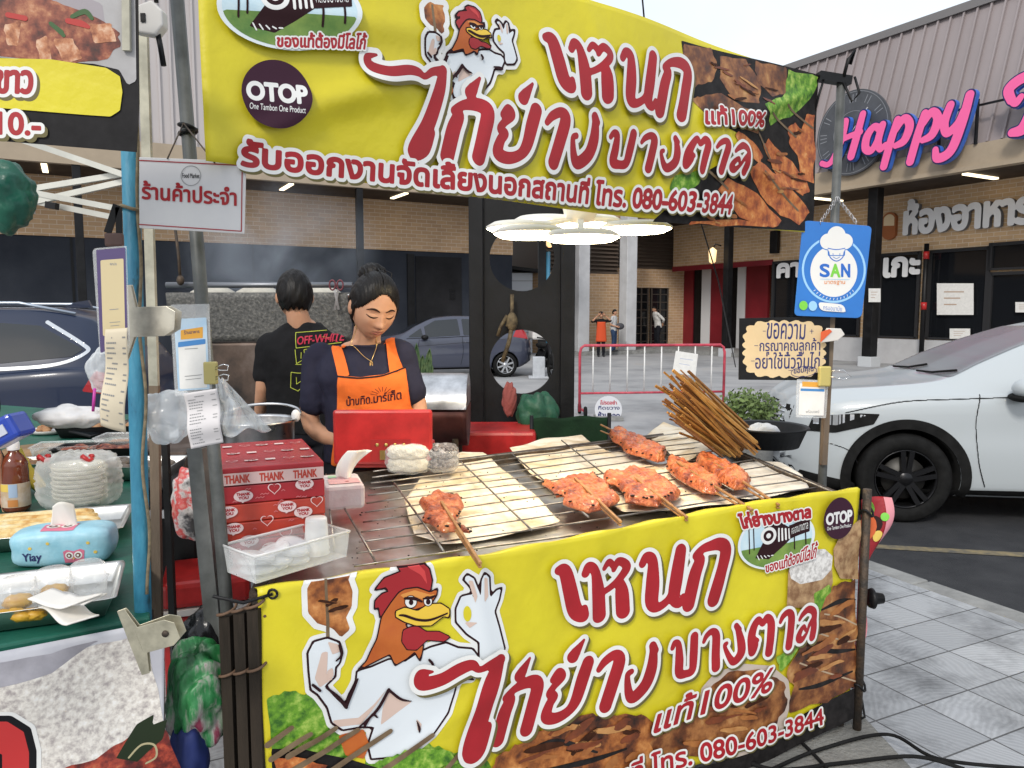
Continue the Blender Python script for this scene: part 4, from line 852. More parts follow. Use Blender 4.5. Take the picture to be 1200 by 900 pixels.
b = MB(); q = at_y(600, 345, D - .08); b.tube([q, q + Vector((.0, 0, -.1)), q + Vector((-.03, -.02, -.2))], .012, 6); b.ball(q + Vector((.0, -.02, -.17)), (.035, .03, .06), 10, 8)
b.tube([q + Vector((-.03, 0, -.13)), q + Vector((-.07, 0, -.2)), q + Vector((-.09, 0, -.26))], .012, 6); b.tube([q + Vector((.0, -.02, -.2)), q + Vector((-.02, -.02, -.3)), q + Vector((-.06, -.02, -.42))], .014, 6); b.build('tool_bundle', mat('old_leather', (.06, .045, .03), .6, c2=(.2, .15, .08), vs_=20), th)

# ---- flower shaped led lamp over the counter
lc = at_y(680, 266, 2.65); th = thing('led_lamp', 'flower shaped led lamp of round white petals glowing over the counter', 'lamp', lc)
glow = mat('led_glow', (1, .84, .55), emit=17); lwhite = mat('lamp_white_rim', (.8, .78, .72), .4)
for k, (px, py) in enumerate(((681, 276), (612, 266), (622, 272), (745, 266), (690, 259), (640, 259))):
 D_ = (2.42, 2.62, 2.5, 2.62, 2.86, 2.8)[k]; q = at_y(px, py, D_); R_ = .122
 b = MB(); b.lathe([(0, .016), (R_ * .8, .014), (R_, .0), (R_ * .98, -.007)], q, 36); pt = b.build('petal', lwhite, th)
 b = MB(); b.lathe([(R_ * .975, -.0071), (R_ * .8, -.018), (0, -.022)], q, 36); b.build('diffuser', glow, pt)
 b = MB(); b.bar(q + UP * .01, lc + UP * .03, .02, .01); b.build('arm', lwhite, pt)
b = MB(); b.lathe([(0, .1), (.05, .1), (.06, .04), (.05, 0), (0, -.01)], lc + UP * .02, 24); b.tube([lc + UP * .1, lc + UP * 1.1], .005, 6); b.build('socket', lwhite, th)

# ================================================================ BANNERS
yel = mat('banner_yellow', (.66, .575, .02), .4, c2=(.58, .49, .018), vs_=3, bump=.12, bs=26)
ledred = mat('lettering_red', (.38, .012, .02), .4, c2=(.3, .01, .015), vs_=7); whitep = mat('print_white', (.72, .72, .7), .45); shadow_ = mat('print_charcoal', (.12, .1, .03), .5)
plum = mat('print_plum', (.045, .016, .03), .45); grn = mat('print_green', (.06, .16, .03), .5, c2=(.2, .3, .06), vs_=10); skyb = mat('print_sky', (.35, .55, .68), .5, c2=(.6, .72, .75), vs_=6)
BROWN = mat('print_roast', (.2, .07, .02), .4, ramp=[(.3, (.015, .007, .005)), (.42, (.1, .028, .01)), (.52, (.3, .095, .022)), (.62, (.5, .2, .055)), (.72, (.68, .38, .15))], vs_=13)
ROAST2 = mat('print_glazed', (.2, .07, .02), .4, ramp=[(.32, (.02, .01, .006)), (.45, (.13, .04, .013)), (.57, (.32, .13, .04)), (.68, (.5, .27, .1)), (.78, (.66, .45, .24))], vs_=12)
SKEW = mat('print_skewer_meat', (.4, .1, .03), .4, ramp=[(.3, (.12, .025, .012)), (.46, (.38, .09, .022)), (.6, (.58, .2, .05)), (.75, (.7, .4, .16))], vs_=26)
LETT = mat('print_lettuce', (.1, .25, .02), .5, ramp=[(.33, (.03, .11, .01)), (.5, (.13, .3, .02)), (.66, (.38, .52, .1))], vs_=38)
RICE = mat('print_rice', (.65, .63, .6), .5, ramp=[(.35, (.42, .4, .38)), (.6, (.74, .72, .69))], vs_=70); BASK = mat('print_basket', (.35, .2, .09), .5, ramp=[(.35, (.2, .1, .045)), (.6, (.45, .29, .15))], vs_=30)
COAL = mat('print_coal', (.018, .016, .016), .5, var=.5, vs_=30); STICK = mat('print_stick', (.12, .075, .04), .5, c2=(.2, .14, .08), vs_=20)
comb = mat('print_comb_red', (.33, .015, .02), .45); org = mat('print_orange', (.5, .13, .02), .45, c2=(.42, .09, .015), vs_=9); beak = mat('print_beak', (.75, .5, .05), .45); shade_ = mat('print_skin', (.6, .45, .38), .5); line_ = mat('print_outline', (.025, .008, .01), .5); bodyw = mat('print_body_white', (.66, .7, .73), .45)

def creases(x, y, L):   # sharp pulled folds: (x0, y0, angle, reach, height)
 w_ = 0
 for x0, y0, a, ln, hh in L:
  dx, dy = x - x0, y - y0; u = dx * math.cos(a) + dy * math.sin(a); v = -dx * math.sin(a) + dy * math.cos(a)
  if -.05 < u < ln: k = math.sin(math.pi * (u + .05) / (ln + .05)); w_ += hh * k * math.exp(-(v / (.02 + .035 * max(u, 0))) ** 2)
 return w_
CF = [(.02, -.02, -.5, .5, .007), (.02, -.03, -.9, .45, .006), (.03, -.02, -1.3, .5, .005), (.5, -.02, -1.4, .35, .005), (.86, -.02, -1.75, .4, .006), (1.2, -.0, -1.3, .3, .004), (1.55, .02, -1.8, .35, .005), (2.05, .0, -2.5, .5, .006), (2.05, -.02, -2.1, .5, .005), (2.06, -.6, 2.6, .45, .006), (.3, -.45, .4, .4, .004), (1.1, -.5, .25, .5, .004)]
CT = [(.02, .02, .5, .6, .012), (.02, .3, .1, .8, .01), (.02, .1, .25, .6, .008), (2.15, .5, -2.8, .7, .012), (2.15, .1, 2.9, .7, .01), (1.0, .55, -1.2, .4, .007), (1.5, .0, 1.9, .4, .006), (.6, .0, 1.2, .4, .006)]
class Print:
 """a printed cloth: px -> cloth (u, y) and cloth -> space"""
 def __init__(s, p0, e, n, top, fn): s.p0, s.e, s.n, s.top, s.fn, s.k = p0, e, n, top, fn, 0
 def uv(s, x, y): q = on_plane(x, y, s.p0, s.n); return ((q - s.p0).dot(s.e), q.z - s.top)
 def layer(s): s.k += 1; return .0009 + s.k * .00014
 def patch(s, name, P, m, par, h=.006, grow=0., raw=False):
  Q = P if raw else [s.uv(*q) for q in P]; A = np.array(Q); a, b_ = A.min(0) - grow - .01, A.max(0) + grow + .01
  return decal(name, Field(*a, *b_, h).poly(Q, .02 + grow).iso(grow), s.fn, s.layer(), m, par)
 def lines(s, name, L, m, par, h=.0035, r=None):
  G = [[(*s.uv(x, y), w_) for x, y, w_ in cr_spline(g, 5)] for g in L]; al = np.array([q for g in G for q in g]); a, b_ = al[:, :2].min(0) - .03, al[:, :2].max(0) + .03
  f = Field(*a, *b_, h)
  for g in G: f.stroke(g, .012)
  return decal(name, f.iso(0), s.fn, s.layer(), m, par)
 def word(s, name, field, par, m, out=.011, back=whitep, shd=(.006, -.007)):
  if shd: decal(name + '_drop', field.iso(out), lambda x, y, o: s.fn(x + shd[0], y + shd[1], o), s.layer(), shadow_, par)
  if out: decal(name + '_halo', field.iso(out), s.fn, s.layer(), back, par)
  return decal(name, field.iso(0), s.fn, s.layer(), m, par)
 def quadword(s, name, text, BL_, BR_, TL_, TR_, par, m, fat=.004, out=.008, shd=(.004, -.005), h=None):
  f = text_field(text, quad_map(*[s.uv(*q) for q in (BL_, BR_, TL_, TR_)]), h, fat + out); f.d -= fat
  return s.word(name, f, par, m, out, shd=shd)
# hand drawn display letters, each in a box 1 high: strokes of (x, y, half width)
GL = {
 'e': (.42, [[(.06, 1., .06), (.16, .96, .1), (.2, .6, .115), (.24, .22, .115), (.36, .1, .09), (.4, .24, .05)]]),
 'h': (.95, [[(.05, .86, .06), (.12, .98, .07), (.2, .88, .07), (.24, .5, .11), (.24, .05, .115)], [(.24, .42, .05), (.45, .52, .05), (.62, .66, .06), (.74, .86, .07), (.6, .98, .06), (.52, .84, .04)], [(.62, .62, .06), (.66, .4, .11), (.68, .06, .115)], [(.36, .9, .04), (.44, 1., .05), (.52, .9, .05)]]),
 'n': (.9, [[(.05, .86, .06), (.12, .98, .07), (.22, .9, .08), (.25, .5, .115), (.26, .14, .11), (.38, .04, .07), (.56, .14, .06), (.64, .3, .06)], [(.7, 1., .1), (.68, .5, .115), (.68, .16, .1), (.8, .04, .06), (.86, .16, .05)]]),
 'k': (.85, [[(.1, .0, .115), (.13, .5, .115), (.18, .78, .09), (.08, .86, .05), (.25, .98, .07), (.5, 1., .1), (.66, .86, .115), (.66, .45, .115), (.64, .0, .115)]]),
 'y': (.9, [[(.1, .86, .06), (.18, .98, .07), (.26, .86, .07), (.14, .7, .06), (.1, .58, .07), (.2, .5, .07), (.14, .36, .08), (.14, .12, .1), (.34, .03, .09), (.56, .1, .08), (.66, .3, .1), (.68, .7, .115), (.7, 1., .11)]]),
 'a': (.62, [[(.06, .78, .05), (.14, .92, .07), (.3, 1., .08), (.42, .86, .11), (.42, .45, .115), (.4, .0, .115)]]),
 'g': (.72, [[(.5, .86, .06), (.4, .98, .07), (.46, .84, .08), (.54, .5, .11), (.52, .2, .11), (.34, .02, .1), (.2, .14, .08), (.06, .5, .05), (.12, .56, .05)]]),
 'b': (.9, [[(.05, .86, .06), (.12, .98, .07), (.22, .9, .08), (.24, .5, .115), (.24, .14, .115), (.44, .06, .09), (.62, .12, .1), (.66, .5, .115), (.68, 1., .11)]]),
 't': (.95, [[(.3, .44, .05), (.22, .5, .05), (.26, .34, .06), (.14, .14, .1), (.12, .5, .11), (.2, .82, .1), (.34, 1., .08), (.46, .86, .07), (.6, 1., .09), (.72, .82, .11), (.7, .4, .115), (.68, .0, .115)]]),
 'l': (.9, [[(.36, .3, .05), (.28, .42, .06), (.16, .3, .08), (.12, .12, .1), (.26, .04, .08), (.42, .2, .05), (.5, .42, .06), (.64, .52, .09), (.68, .25, .115), (.66, .0, .115)], [(.66, .5, .1), (.62, .76, .1), (.4, .9, .09), (.2, .8, .07), (.1, .68, .05)]]),
}
def display(pr, letters, BL_, BR_, TL_, TR_, h=.004, mg=.016, drops=()):
 q = quad_map(*[pr.uv(*p) for p in (BL_, BR_, TL_, TR_)]); W_ = sum(GL[c][0] for c in letters); A = np.array([q(0, 0), q(1, 0), q(0, 1), q(1, 1)])
 hh = np.linalg.norm(np.array(q(.5, 1)) - np.array(q(.5, 0))); ww = np.linalg.norm(np.array(q(1, .5)) - np.array(q(0, .5))) / W_; sc_ = (hh + ww) / 2 * 1.13
 a, b_ = A.min(0) - .06, A.max(0) + .06; b_[1] += hh * (.45 if drops else 0); f = Field(*a, *b_, h); x = 0
 for c in letters:
  for g in GL[c][1]:
   f.stroke([(*q((x + gx + .03) / W_, gy), r * sc_) for gx, gy, r in cr_spline(g, 6)], mg)
  x += GL[c][0]
 for dx in drops:   # flame shaped tone marks
  f.stroke([(*q(dx / W_, 1.22), .1 * sc_), (*q((dx + .03) / W_, 1.3), .085 * sc_), (*q((dx + .12) / W_, 1.52), .004)], mg)
 return f
ROO_SCALE = 3.3333
def rooster(pr, par, X):
 """cartoon rooster giving a thumb-and-finger sign and holding up a grilled chicken; X maps drawing units to photo pixels"""
 g = lambda P: [X(*p) for p in P]; k = lambda L: [[(*X(x, y), w_) for x, y, w_ in q] for q in L]
 BODY = [(415, 475), (470, 462), (540, 432), (600, 440), (650, 405), (700, 385), (760, 370), (805, 388), (860, 392), (885, 425), (855, 500), (800, 505), (785, 560), (760, 630), (700, 712), (640, 762), (560, 800), (470, 812), (458, 760), (480, 690), (430, 690), (360, 702), (318, 672), (300, 612), (262, 560), (235, 540), (228, 470), (224, 400), (245, 360), (300, 348), (345, 365), (356, 405), (345, 440), (328, 455), (326, 492), (290, 530), (330, 575), (368, 612), (385, 560), (410, 510)]
 HAND = [(885, 430), (885, 365), (840, 335), (800, 290), (800, 240), (820, 192), (858, 182), (872, 200), (855, 155), (828, 125), (842, 106), (868, 122), (893, 185), (898, 130), (912, 104), (930, 118), (932, 195), (958, 168), (976, 162), (966, 205), (948, 250), (965, 310), (985, 392), (962, 435), (900, 450)]
 COMB = [(485, 163), (520, 120), (590, 96), (570, 76), (600, 52), (655, 54), (695, 84), (706, 130), (700, 170), (640, 172), (582, 180), (570, 210), (545, 222), (505, 268), (500, 228), (484, 238), (486, 205), (512, 180), (538, 172), (530, 153)]
 HEAD = [(578, 178), (600, 166), (650, 160), (700, 178), (726, 163), (722, 188), (700, 222), (640, 240), (600, 300), (640, 360), (668, 375), (656, 432), (636, 398), (602, 428), (562, 452), (542, 408), (418, 470), (452, 438), (490, 350), (512, 268), (548, 215)]
 CHK = [(225, 160), (258, 112), (288, 92), (312, 106), (402, 94), (384, 126), (400, 172), (396, 230), (372, 270), (386, 312), (352, 346), (322, 312), (300, 302), (262, 292), (225, 250)]
 for P in (BODY, HAND, COMB, HEAD, CHK): pr.patch('print_halo', g(P), whitep, par, grow=.013)
 pr.patch('chicken_print', g(CHK), BROWN, par); pr.lines('skewer_print', k([[(298, 120, .003), (302, 352, .004)]]), STICK, par)
 for P in (BODY, HAND): pr.patch('rooster_line', g(P), line_, par, grow=.004)
 for P in (BODY, HAND): pr.patch('rooster_body', g(P), bodyw, par, grow=-.001)
 for P in ([(535, 548), (580, 582), (628, 590), (560, 640), (505, 682), (512, 620)], [(250, 500), (275, 400), (300, 395), (295, 480), (320, 500), (270, 535)], [(315, 665), (345, 690), (430, 680), (520, 560), (530, 545), (480, 600), (420, 655)], [(640, 655), (660, 675), (655, 705), (645, 700)], [(300, 360), (342, 372), (346, 400), (318, 408)], [(318, 455), (322, 490), (300, 505), (296, 470)], [(845, 130), (862, 130), (880, 190), (872, 215)], [(910, 120), (922, 122), (924, 190), (908, 215)], [(830, 290), (880, 290), (850, 312)]): pr.patch('rooster_tint', g(P), shade_, par, h=.004)
 pr.patch('finger_gap', g(disc(842, 258, 15, 30)), yel, par, h=.004)
 pr.patch('thigh_print', g([(342, 722), (440, 698), (462, 760), (440, 812), (370, 800)]), org, par)
 for P, m in ((COMB, comb), (HEAD, org)): pr.patch('rooster_line', g(P), line_, par, grow=.0035); pr.patch('rooster_comb' if m is comb else 'rooster_head', g(P), m, par)
 pr.patch('comb_light', g([(600, 62), (655, 68), (680, 95), (690, 150), (665, 110), (620, 85)]), mat('print_comb_light', (.55, .05, .05), .45), par, h=.004)
 pr.patch('brow_print', g([(582, 185), (640, 168), (702, 186), (720, 178), (700, 215), (660, 200), (600, 200)]), mat('print_brow', (.66, .27, .06), .45), par, h=.004)
 WAT = [(622, 308), (650, 306), (682, 326), (732, 326), (774, 346), (750, 362), (684, 356), (642, 392), (606, 390), (586, 360), (592, 320)]
 pr.patch('rooster_line', g(WAT), line_, par, grow=.0025); pr.patch('wattle', g(WAT), comb, par)
 BK = [(565, 248), (600, 234), (650, 248), (692, 222), (740, 219), (772, 240), (772, 272), (750, 266), (702, 302), (642, 302), (596, 286), (566, 268)]
 pr.patch('rooster_line', g(BK), line_, par, grow=.003); pr.patch('beak', g(BK), beak, par)
 for cx, cy, rx, ry in ((624, 212, 22, 22), (690, 210, 15, 17)):
  pr.patch('eye_line', g(disc(cx, cy, rx + 3, ry + 3)), line_, par, h=.003); pr.patch('eye_white', g(disc(cx, cy, rx, ry)), whitep, par, h=.003); pr.patch('pupil', g(disc(cx + 1, cy + 2, 9, 11)), line_, par, h=.003)
 pr.lines('drawn_lines', k([[(578, 262, .002), (600, 264, .003), (650, 280, .003), (700, 280, .003), (765, 255, .002)], [(600, 198, .003), (640, 200, .004), (668, 212, .002)], [(672, 200, .002), (700, 196, .0035), (718, 188, .002)], [(372, 612, .004), (340, 572, .004), (292, 532, .002)], [(372, 612, .003), (388, 560, .004), (415, 500, .002)],
  [(535, 545, .003), (580, 580, .003), (625, 588, .001)], [(535, 545, .004), (490, 620, .004), (420, 690, .002)], [(690, 430, .003), (704, 448, .003), (694, 466, .001)], [(640, 660, .001), (650, 690, .003), (648, 706, .001)], [(790, 500, .002), (840, 500, .004), (860, 505, .002)], [(345, 372, .003), (352, 410, .003), (330, 430, .002)], [(240, 520, .003), (270, 545, .003)], [(440, 690, .003), (470, 640, .003), (490, 650, .002)]]), line_, par, h=.003)

# ---- front banner
pxr = [on_plane(x, y, FL, nf) for x, y in ((990, 835),)]
YB = pxr[0].z - TZ
def front_fn(x, y, o):
 hf = .034 * min(1, max(0, (x / LF - .3) / .45)); y -= hf
 if y <= 0:
  d = min(1, -y / .25); w_ = (.009 * math.sin(x * 5.2 + 1 + y * 2) + .005 * math.sin(x * 11.7 - y * 6) + .012 * math.sin(x * 2.1) * (-y)) * d + .004 * math.sin(x * 31 + 2 * y) * max(0, 1 + y / .12) + creases(x, y, CF)
  return FL + ef * x + UP * (y + hf + .006) + nf * (.022 + o + w_)
 return FL + ef * x + UP * (hf + .008 + o - .3 * y) - nf * (y - .022) + UP * (.003 * math.sin(x * 31))
fp = Print(FL, ef, nf, TZ, front_fn)
th = thing('front_banner', 'yellow printed banner hanging on the counter front with rooster and red Thai lettering', 'banner', FL)
x1b = LF - .012
LIPH = lambda x: lip(x) + .034 * min(1, max(0, (x / LF - .3) / .45))
def lip(x): return .055 + .012 * math.sin(x * 6)
b = MB(); b.grid(lambda u, v: front_fn(u * x1b, LIPH(u * x1b) + (YB - .01 * (1 - u) - LIPH(u * x1b)) * v, 0), 150, 70); b.build('cloth', yel, th, solid=.0008)
Z1 = lambda x, y: (290 + x / 3.3333, 640 + y / 3.3333); Z2 = lambda x, y: (600 + x / 2.609, 570 + y / 2.609)
P1 = lambda L: [Z1(*q) for q in L]; P2 = lambda L: [Z2(*q) for q in L]
# food pictures along the bottom edge and at the right
def bumpy(P, amp, n, seed):   # uneven outline
 r = random.Random(seed); out = []
 for i in range(len(P)):
  a, b_ = np.array(P[i]), np.array(P[(i + 1) % len(P)])
  for t in range(n): out.append(tuple(a + (b_ - a) * t / n + np.array([r.uniform(-amp, amp), r.uniform(-amp, amp)])))
 return out
inside = lambda L: [(x, y) for x, y in L]
food = lambda nm, P, m, **k: fp.patch(nm, P, m, th, **k)
x0b = fp.uv(312, 760)[0]
food('lettuce_print', bumpy(P1([(72, 575), (150, 552), (255, 556), (300, 600), (330, 690), (380, 740), (380, 830), (330, 860), (90, 860)]), 2.5, 5, 1), LETT)
food('lettuce_print', bumpy(P1([(440, 820), (520, 800), (560, 770), (690, 752), (770, 775), (850, 800), (900, 800), (930, 860), (900, 990), (440, 990)]), 2.5, 5, 2), LETT)
food('coal_print', P1([(85, 775), (200, 775), (380, 815), (560, 866), (600, 1000), (95, 1000)]), COAL)
rooster(fp, th, Z1)
food('lettuce_print', bumpy(P1([(470, 830), (540, 798), (590, 775), (690, 756), (760, 775), (800, 810), (640, 866), (500, 862)]), 2.2, 5, 3), LETT)
for P in ([(95, 815), (150, 800), (300, 830), (260, 900), (100, 900)], [(330, 870), (420, 850), (560, 880), (540, 980), (350, 980)]): food('meat_print', bumpy(P1(P), 2, 4, 4), SKEW)
fp.lines('skewer_print', [[(*Z1(*a), .006), (*Z1(*c), .0075)] for a, c in (((160, 688), (70, 755)), ((232, 712), (85, 810)), ((330, 692), (150, 800)), ((415, 700), (160, 860)), ((540, 702), (300, 866)), ((697, 712), (470, 880)), ((800, 786), (700, 900)))], STICK, th)
food('plate_print', P2([(560, 610), (600, 560), (680, 532), (760, 536), (815, 580), (825, 650), (800, 740), (700, 810), (600, 820), (540, 740)]), mat('print_plate', (.5, .42, .36), .4))
food('roast_print', bumpy(P2([(0, 775), (110, 715), (230, 690), (345, 680), (420, 710), (450, 790), (400, 900), (200, 1010), (-60, 1030), (-120, 880), (-50, 800)]), 3, 6, 5), BROWN)
food('roast_print', bumpy(P2([(575, 620), (640, 555), (740, 548), (800, 590), (812, 650), (760, 760), (640, 800), (420, 830), (400, 770), (540, 700)]), 2, 5, 6), ROAST2)
food('coal_print', P2([(545, 850), (700, 800), (860, 690), (1025, 610), (1022, 700), (560, 920)]), COAL)
food('basket_print', P2([(958, 190), (980, 150), (1044, 98), (1044, 285), (985, 280), (960, 240)]), BASK)
food('basket_print', P2([(815, 250), (945, 200), (958, 290), (945, 330), (880, 365), (808, 360)]), BASK)
food('rice_print', P2([(818, 250), (830, 218), (880, 190), (930, 188), (955, 210), (950, 250), (920, 280), (850, 292), (822, 275)]), RICE)
food('lettuce_print', bumpy(P2([(895, 325), (950, 295), (960, 330), (900, 420), (790, 560), (775, 510), (830, 470), (890, 400)]), 2, 4, 7), LETT)
food('roast_print', bumpy(P2([(925, 360), (960, 300), (1036, 285), (1034, 400), (1030, 600), (940, 650), (820, 680), (830, 600), (805, 560), (860, 470)]), 2, 5, 8), ROAST2)
fp.lines('string_print', [[(*Z2(*q), .0025) for q in L] for L in ([(930, 385), (980, 395), (1034, 420)], [(850, 530), (930, 560), (1028, 590)], [(905, 440), (1000, 470), (1034, 465)])], mat('print_string', (.4, .3, .2), .6), th)
fp.lines('scorch_print', [[(*Z2(*q), w_) for q, w_ in zip(L, (.003, .008, .003))] for L in ([(900, 480), (960, 500), (1030, 495)], [(920, 372), (980, 350), (1032, 345)], [(850, 610), (920, 600), (1020, 560)], [(30, 800), (120, 770), (240, 800)], [(60, 860), (200, 830), (330, 790)])], COAL, th)
RC = [mat('print_crust', (.05, .017, .008), .45, var=.5, vs_=30), mat('print_amber', (.38, .15, .04), .4, c2=(.24, .075, .02), vs_=24), mat('print_honey', (.5, .26, .09), .4, c2=(.36, .15, .045), vs_=30), mat('print_rust', (.2, .05, .015), .4, c2=(.1, .025, .01), vs_=26)]
def mottle(pr, par, n, region, seed, sz, of):   # crisp skin, glaze and scorch marks of the food photograph
 r = random.Random(seed); P = np.array(region, float); cx, cy = P.mean(0)
 k0 = pr.k
 for k in range(n):
  pr.k = k0 + k % 7; i = r.randrange(len(P)); a, b_ = P[i], P[(i + 1) % len(P)]; q = a + (b_ - a) * r.random(); q = np.array((cx, cy)) + (q - (cx, cy)) * r.uniform(.05, .86); a_ = r.uniform(-.6, .2) + of; l, w_ = sz * r.uniform(.5, 1.7), sz * r.uniform(.12, .3); c_, s_ = math.cos(a_), math.sin(a_)
  pr.patch('glaze_print', [(q[0] + l * x * c_ - w_ * y * s_ + r.uniform(-1, 1) * sz * .08, q[1] + l * x * s_ + w_ * y * c_ + r.uniform(-1, 1) * sz * .08) for x, y in disc(0, 0, 1, n=14)], RC[r.choice((0, 1, 1, 3, 3, 2))], par, h=.0035)
 pr.k = k0 + 8
mottle(fp, th, 23, P2([(0, 790), (110, 725), (230, 700), (345, 690), (410, 720), (440, 790), (390, 860), (200, 880), (-60, 880), (-100, 850)]), 71, 15, -.2)
mottle(fp, th, 17, P2([(930, 370), (960, 310), (1030, 300), (1030, 590), (940, 640), (835, 670), (840, 600), (870, 470)]), 72, 15, -.1)
mottle(fp, th, 15, P2([(580, 625), (640, 565), (740, 558), (790, 600), (800, 650), (750, 750), (640, 790), (440, 820)]), 73, 13, 0)
mottle(fp, th, 4, P1([(235, 160), (290, 110), (380, 120), (390, 230), (360, 290), (250, 270)]), 74, 10, 0)
# lettering
fp.word('shop_word', display(fp, 'ehnk', (652, 730), (834, 698), (640, 668), (851, 632)), th, ledred)
fp.word('shop_word', display(fp, 'kyag', (566, 862), (752, 808), (578, 806), (772, 746), drops=(.3, 1.25)), th, ledred)
f = Field(*(np.array(fp.uv(475, 905)) - .03), *(np.array(fp.uv(600, 740)) + .03), .004)
f.stroke([(*fp.uv(*Z1(x, y)), r) for x, y, r in cr_spline([(700, 470, .003), (655, 480, .012), (660, 515, .017), (730, 500, .016), (800, 462, .016), (850, 445, .013), (878, 462, .008), (925, 440, .012), (960, 425, .014)], 6)], .02)
f.stroke([(*fp.uv(*Z1(x, y)), r) for x, y, r in cr_spline([(958, 425, .014), (930, 500, .022), (890, 620, .024), (845, 770, .026), (880, 770, .014), (910, 690, .01), (915, 670, .006)], 6)], .02)
fp.word('shop_word', f, th, ledred)
fp.word('shop_word', display(fp, 'bagtal', (776, 794), (946, 740), (774, 750), (950, 702), h=.003), th, ledred, out=.009)
fp.quadword('claim_word', 'แท้100%', (757, 855), (889, 803), (765, 822), (894, 770), th, ledred, fat=.0026, out=.007, h=.002)
fp.quadword('phone_word', 'จัดเลี้ยงนอกสถานที่ โทร. 080-603-3844', (480, 990), (954, 844), (478, 956), (953, 822), th, ledred, fat=.0022, out=.006, h=.0016)
# logo oval and round mark
def logo(pr, par, c, rx, ry, tilt, name=True, word=None):
 R_ = lambda x, y: (c[0] + x * rx, c[1] + y * ry + x * tilt * rx)
 pr.patch('logo_rim', [R_(*q) for q in disc(0, 0, 1)], mat('print_pale_rim', (.66, .72, .74), .5), par); pr.patch('logo_sky', [R_(*q) for q in disc(0, 0, .93)], skyb, par)
 pr.patch('logo_field', [R_(*q) for q in disc(0, 0, .93) if q[1] > .05], grn, par)
 pr.patch('logo_engine', [R_(*q) for q in ((-.55, .5), (-.3, -.1), (-.3, -.55), (-.1, -.7), (.1, -.6), (.35, -.35), (.35, .0), (.1, .3), (-.2, .62))], line_, par, h=.003)
 pr.patch('logo_boiler', [R_(*q) for q in disc(-.2, -.2, .2, .3)], whitep, par, h=.003); pr.patch('logo_boiler', [R_(*q) for q in disc(-.2, -.2, .13, .19)], line_, par, h=.003); pr.patch('logo_boiler', [R_(*q) for q in disc(-.2, -.2, .06, .09)], whitep, par, h=.003)
 pr.lines('logo_bars', [[(*R_(x, -.4 + x * .25), .003), (*R_(x, .05 - x * .2), .003)] for x in (.06, .14, .22, .3)] + [[(*R_(-.5 + .09 * k, .42 + .02 * k), .0015), (*R_(-.45 + .09 * k, .58 - .02 * k), .0015)] for k in range(5)], whitep, par, h=.002)
 pr.patch('logo_board', [R_(*q) for q in ((.3, -.45), (.88, -.55), (.86, -.1), (.32, .02))], line_, par, h=.003)
 pr.lines('logo_posts', [[(*R_(.45, .0), .0025), (*R_(.45, .4), .0025)], [(*R_(.75, -.1), .0025), (*R_(.75, .3), .0025)], [(*R_(-.7, -.6), .002), (*R_(-.7, .3), .002)], [(*R_(-.58, -.7), .002), (*R_(-.58, .2), .002)]], line_, par, h=.002)
 pr.quadword('logo_lettering', 'คลองบางตาล', R_(.36, -.12), R_(.82, -.2), R_(.36, -.33), R_(.82, -.42), par, whitep, fat=0, out=0, shd=None, h=.0012)
logo(fp, th, (898, 631), 45, 33, -.18)
fp.quadword('logo_word', 'ไก่ย่างบางตาล', (858, 618), (938, 605), (853, 601), (938, 590), th, ledred, fat=.003, out=.004, shd=None, h=.0015)
fp.quadword('logo_word', 'ของแท้ต้องมีโลโก้', (885, 668), (942, 651), (884, 657), (946, 632), th, ledred, fat=.0012, out=.003, shd=None, h=.0013)
def mark(pr, par, c, rx, ry, tilt):
 R_ = lambda x, y: (c[0] + x * rx, c[1] + y * ry + x * tilt * rx)
 pr.patch('round_mark', [R_(*q) for q in disc(0, 0, 1)], plum, par)
 pr.quadword('mark_lettering', 'OTOP', R_(-.83, .22), R_(.85, .22), R_(-.83, -.3), R_(.85, -.3), par, whitep, fat=.0022, out=0, shd=None, h=.0016)
 pr.quadword('mark_motto', 'One Tambon One Product', R_(-.78, .5), R_(.8, .5), R_(-.78, .32), R_(.8, .32), par, whitep, fat=.0001, out=0, shd=None, h=.0009)
mark(fp, th, (971, 606), 18.5, 24, -.14)
# eyelet and tie at the left corner
b = MB(); q = front_fn(.03, -.012, .002); b.tube([q, q - ef * .06 - UP * .01, q - ef * .12 + UP * .015], .004, 6); b.tube([q + Vector((.01 * math.cos(t), 0, .01 * math.sin(t))) for t in np.linspace(0, 6.28, 12)], .003, 6); b.build('tie', M['black'], th)

# ---- overhead banner
zb = at_y(948, 273, rp0.y - .04).z; PR_ = at_z(948, 273, zb); PL_ = at_z(240, 189, zb)
et = (PR_ - PL_); LT = et.length; et.normalize(); ntp = Vector((et.y, -et.x, 0))
HT = on_plane(962, 97, PL_, ntp).z - zb
def top_fn(x, y, o):
 u = x / LT; w_ = .012 * math.sin(x * 4 + y * 5) * math.sin(math.pi * u) + .006 * math.sin(x * 9 - y * 7 + 1) + .02 * math.sin(math.pi * y / HT) * math.sin(math.pi * u) + creases(x, y, CT)
 return PL_ + et * x + UP * (y - .012 * math.sin(math.pi * u) * (1 - y / HT)) + ntp * (o + w_)
tp = Print(PL_, et, ntp, zb, top_fn)
th = thing('overhead_banner', 'long yellow printed banner strung overhead between the stall posts with red Thai lettering', 'banner', PL_)
b = MB(); b.grid(lambda u, v: top_fn(u * LT, v * HT, 0), 120, 40); b.build('cloth', yel, th, solid=.0008)
Y1 = lambda x, y: (230 + x / 3, y / 3); Y2 = lambda x, y: (600 + x / 3, y / 3)
tf = lambda nm, P, m, **k: tp.patch(nm, P, m, th, **k)
tf('coal_print', [Y2(*q) for q in ((585, 145), (1082, 262), (1052, 815), (500, 765), (660, 600), (830, 500), (700, 440), (600, 330))], COAL)
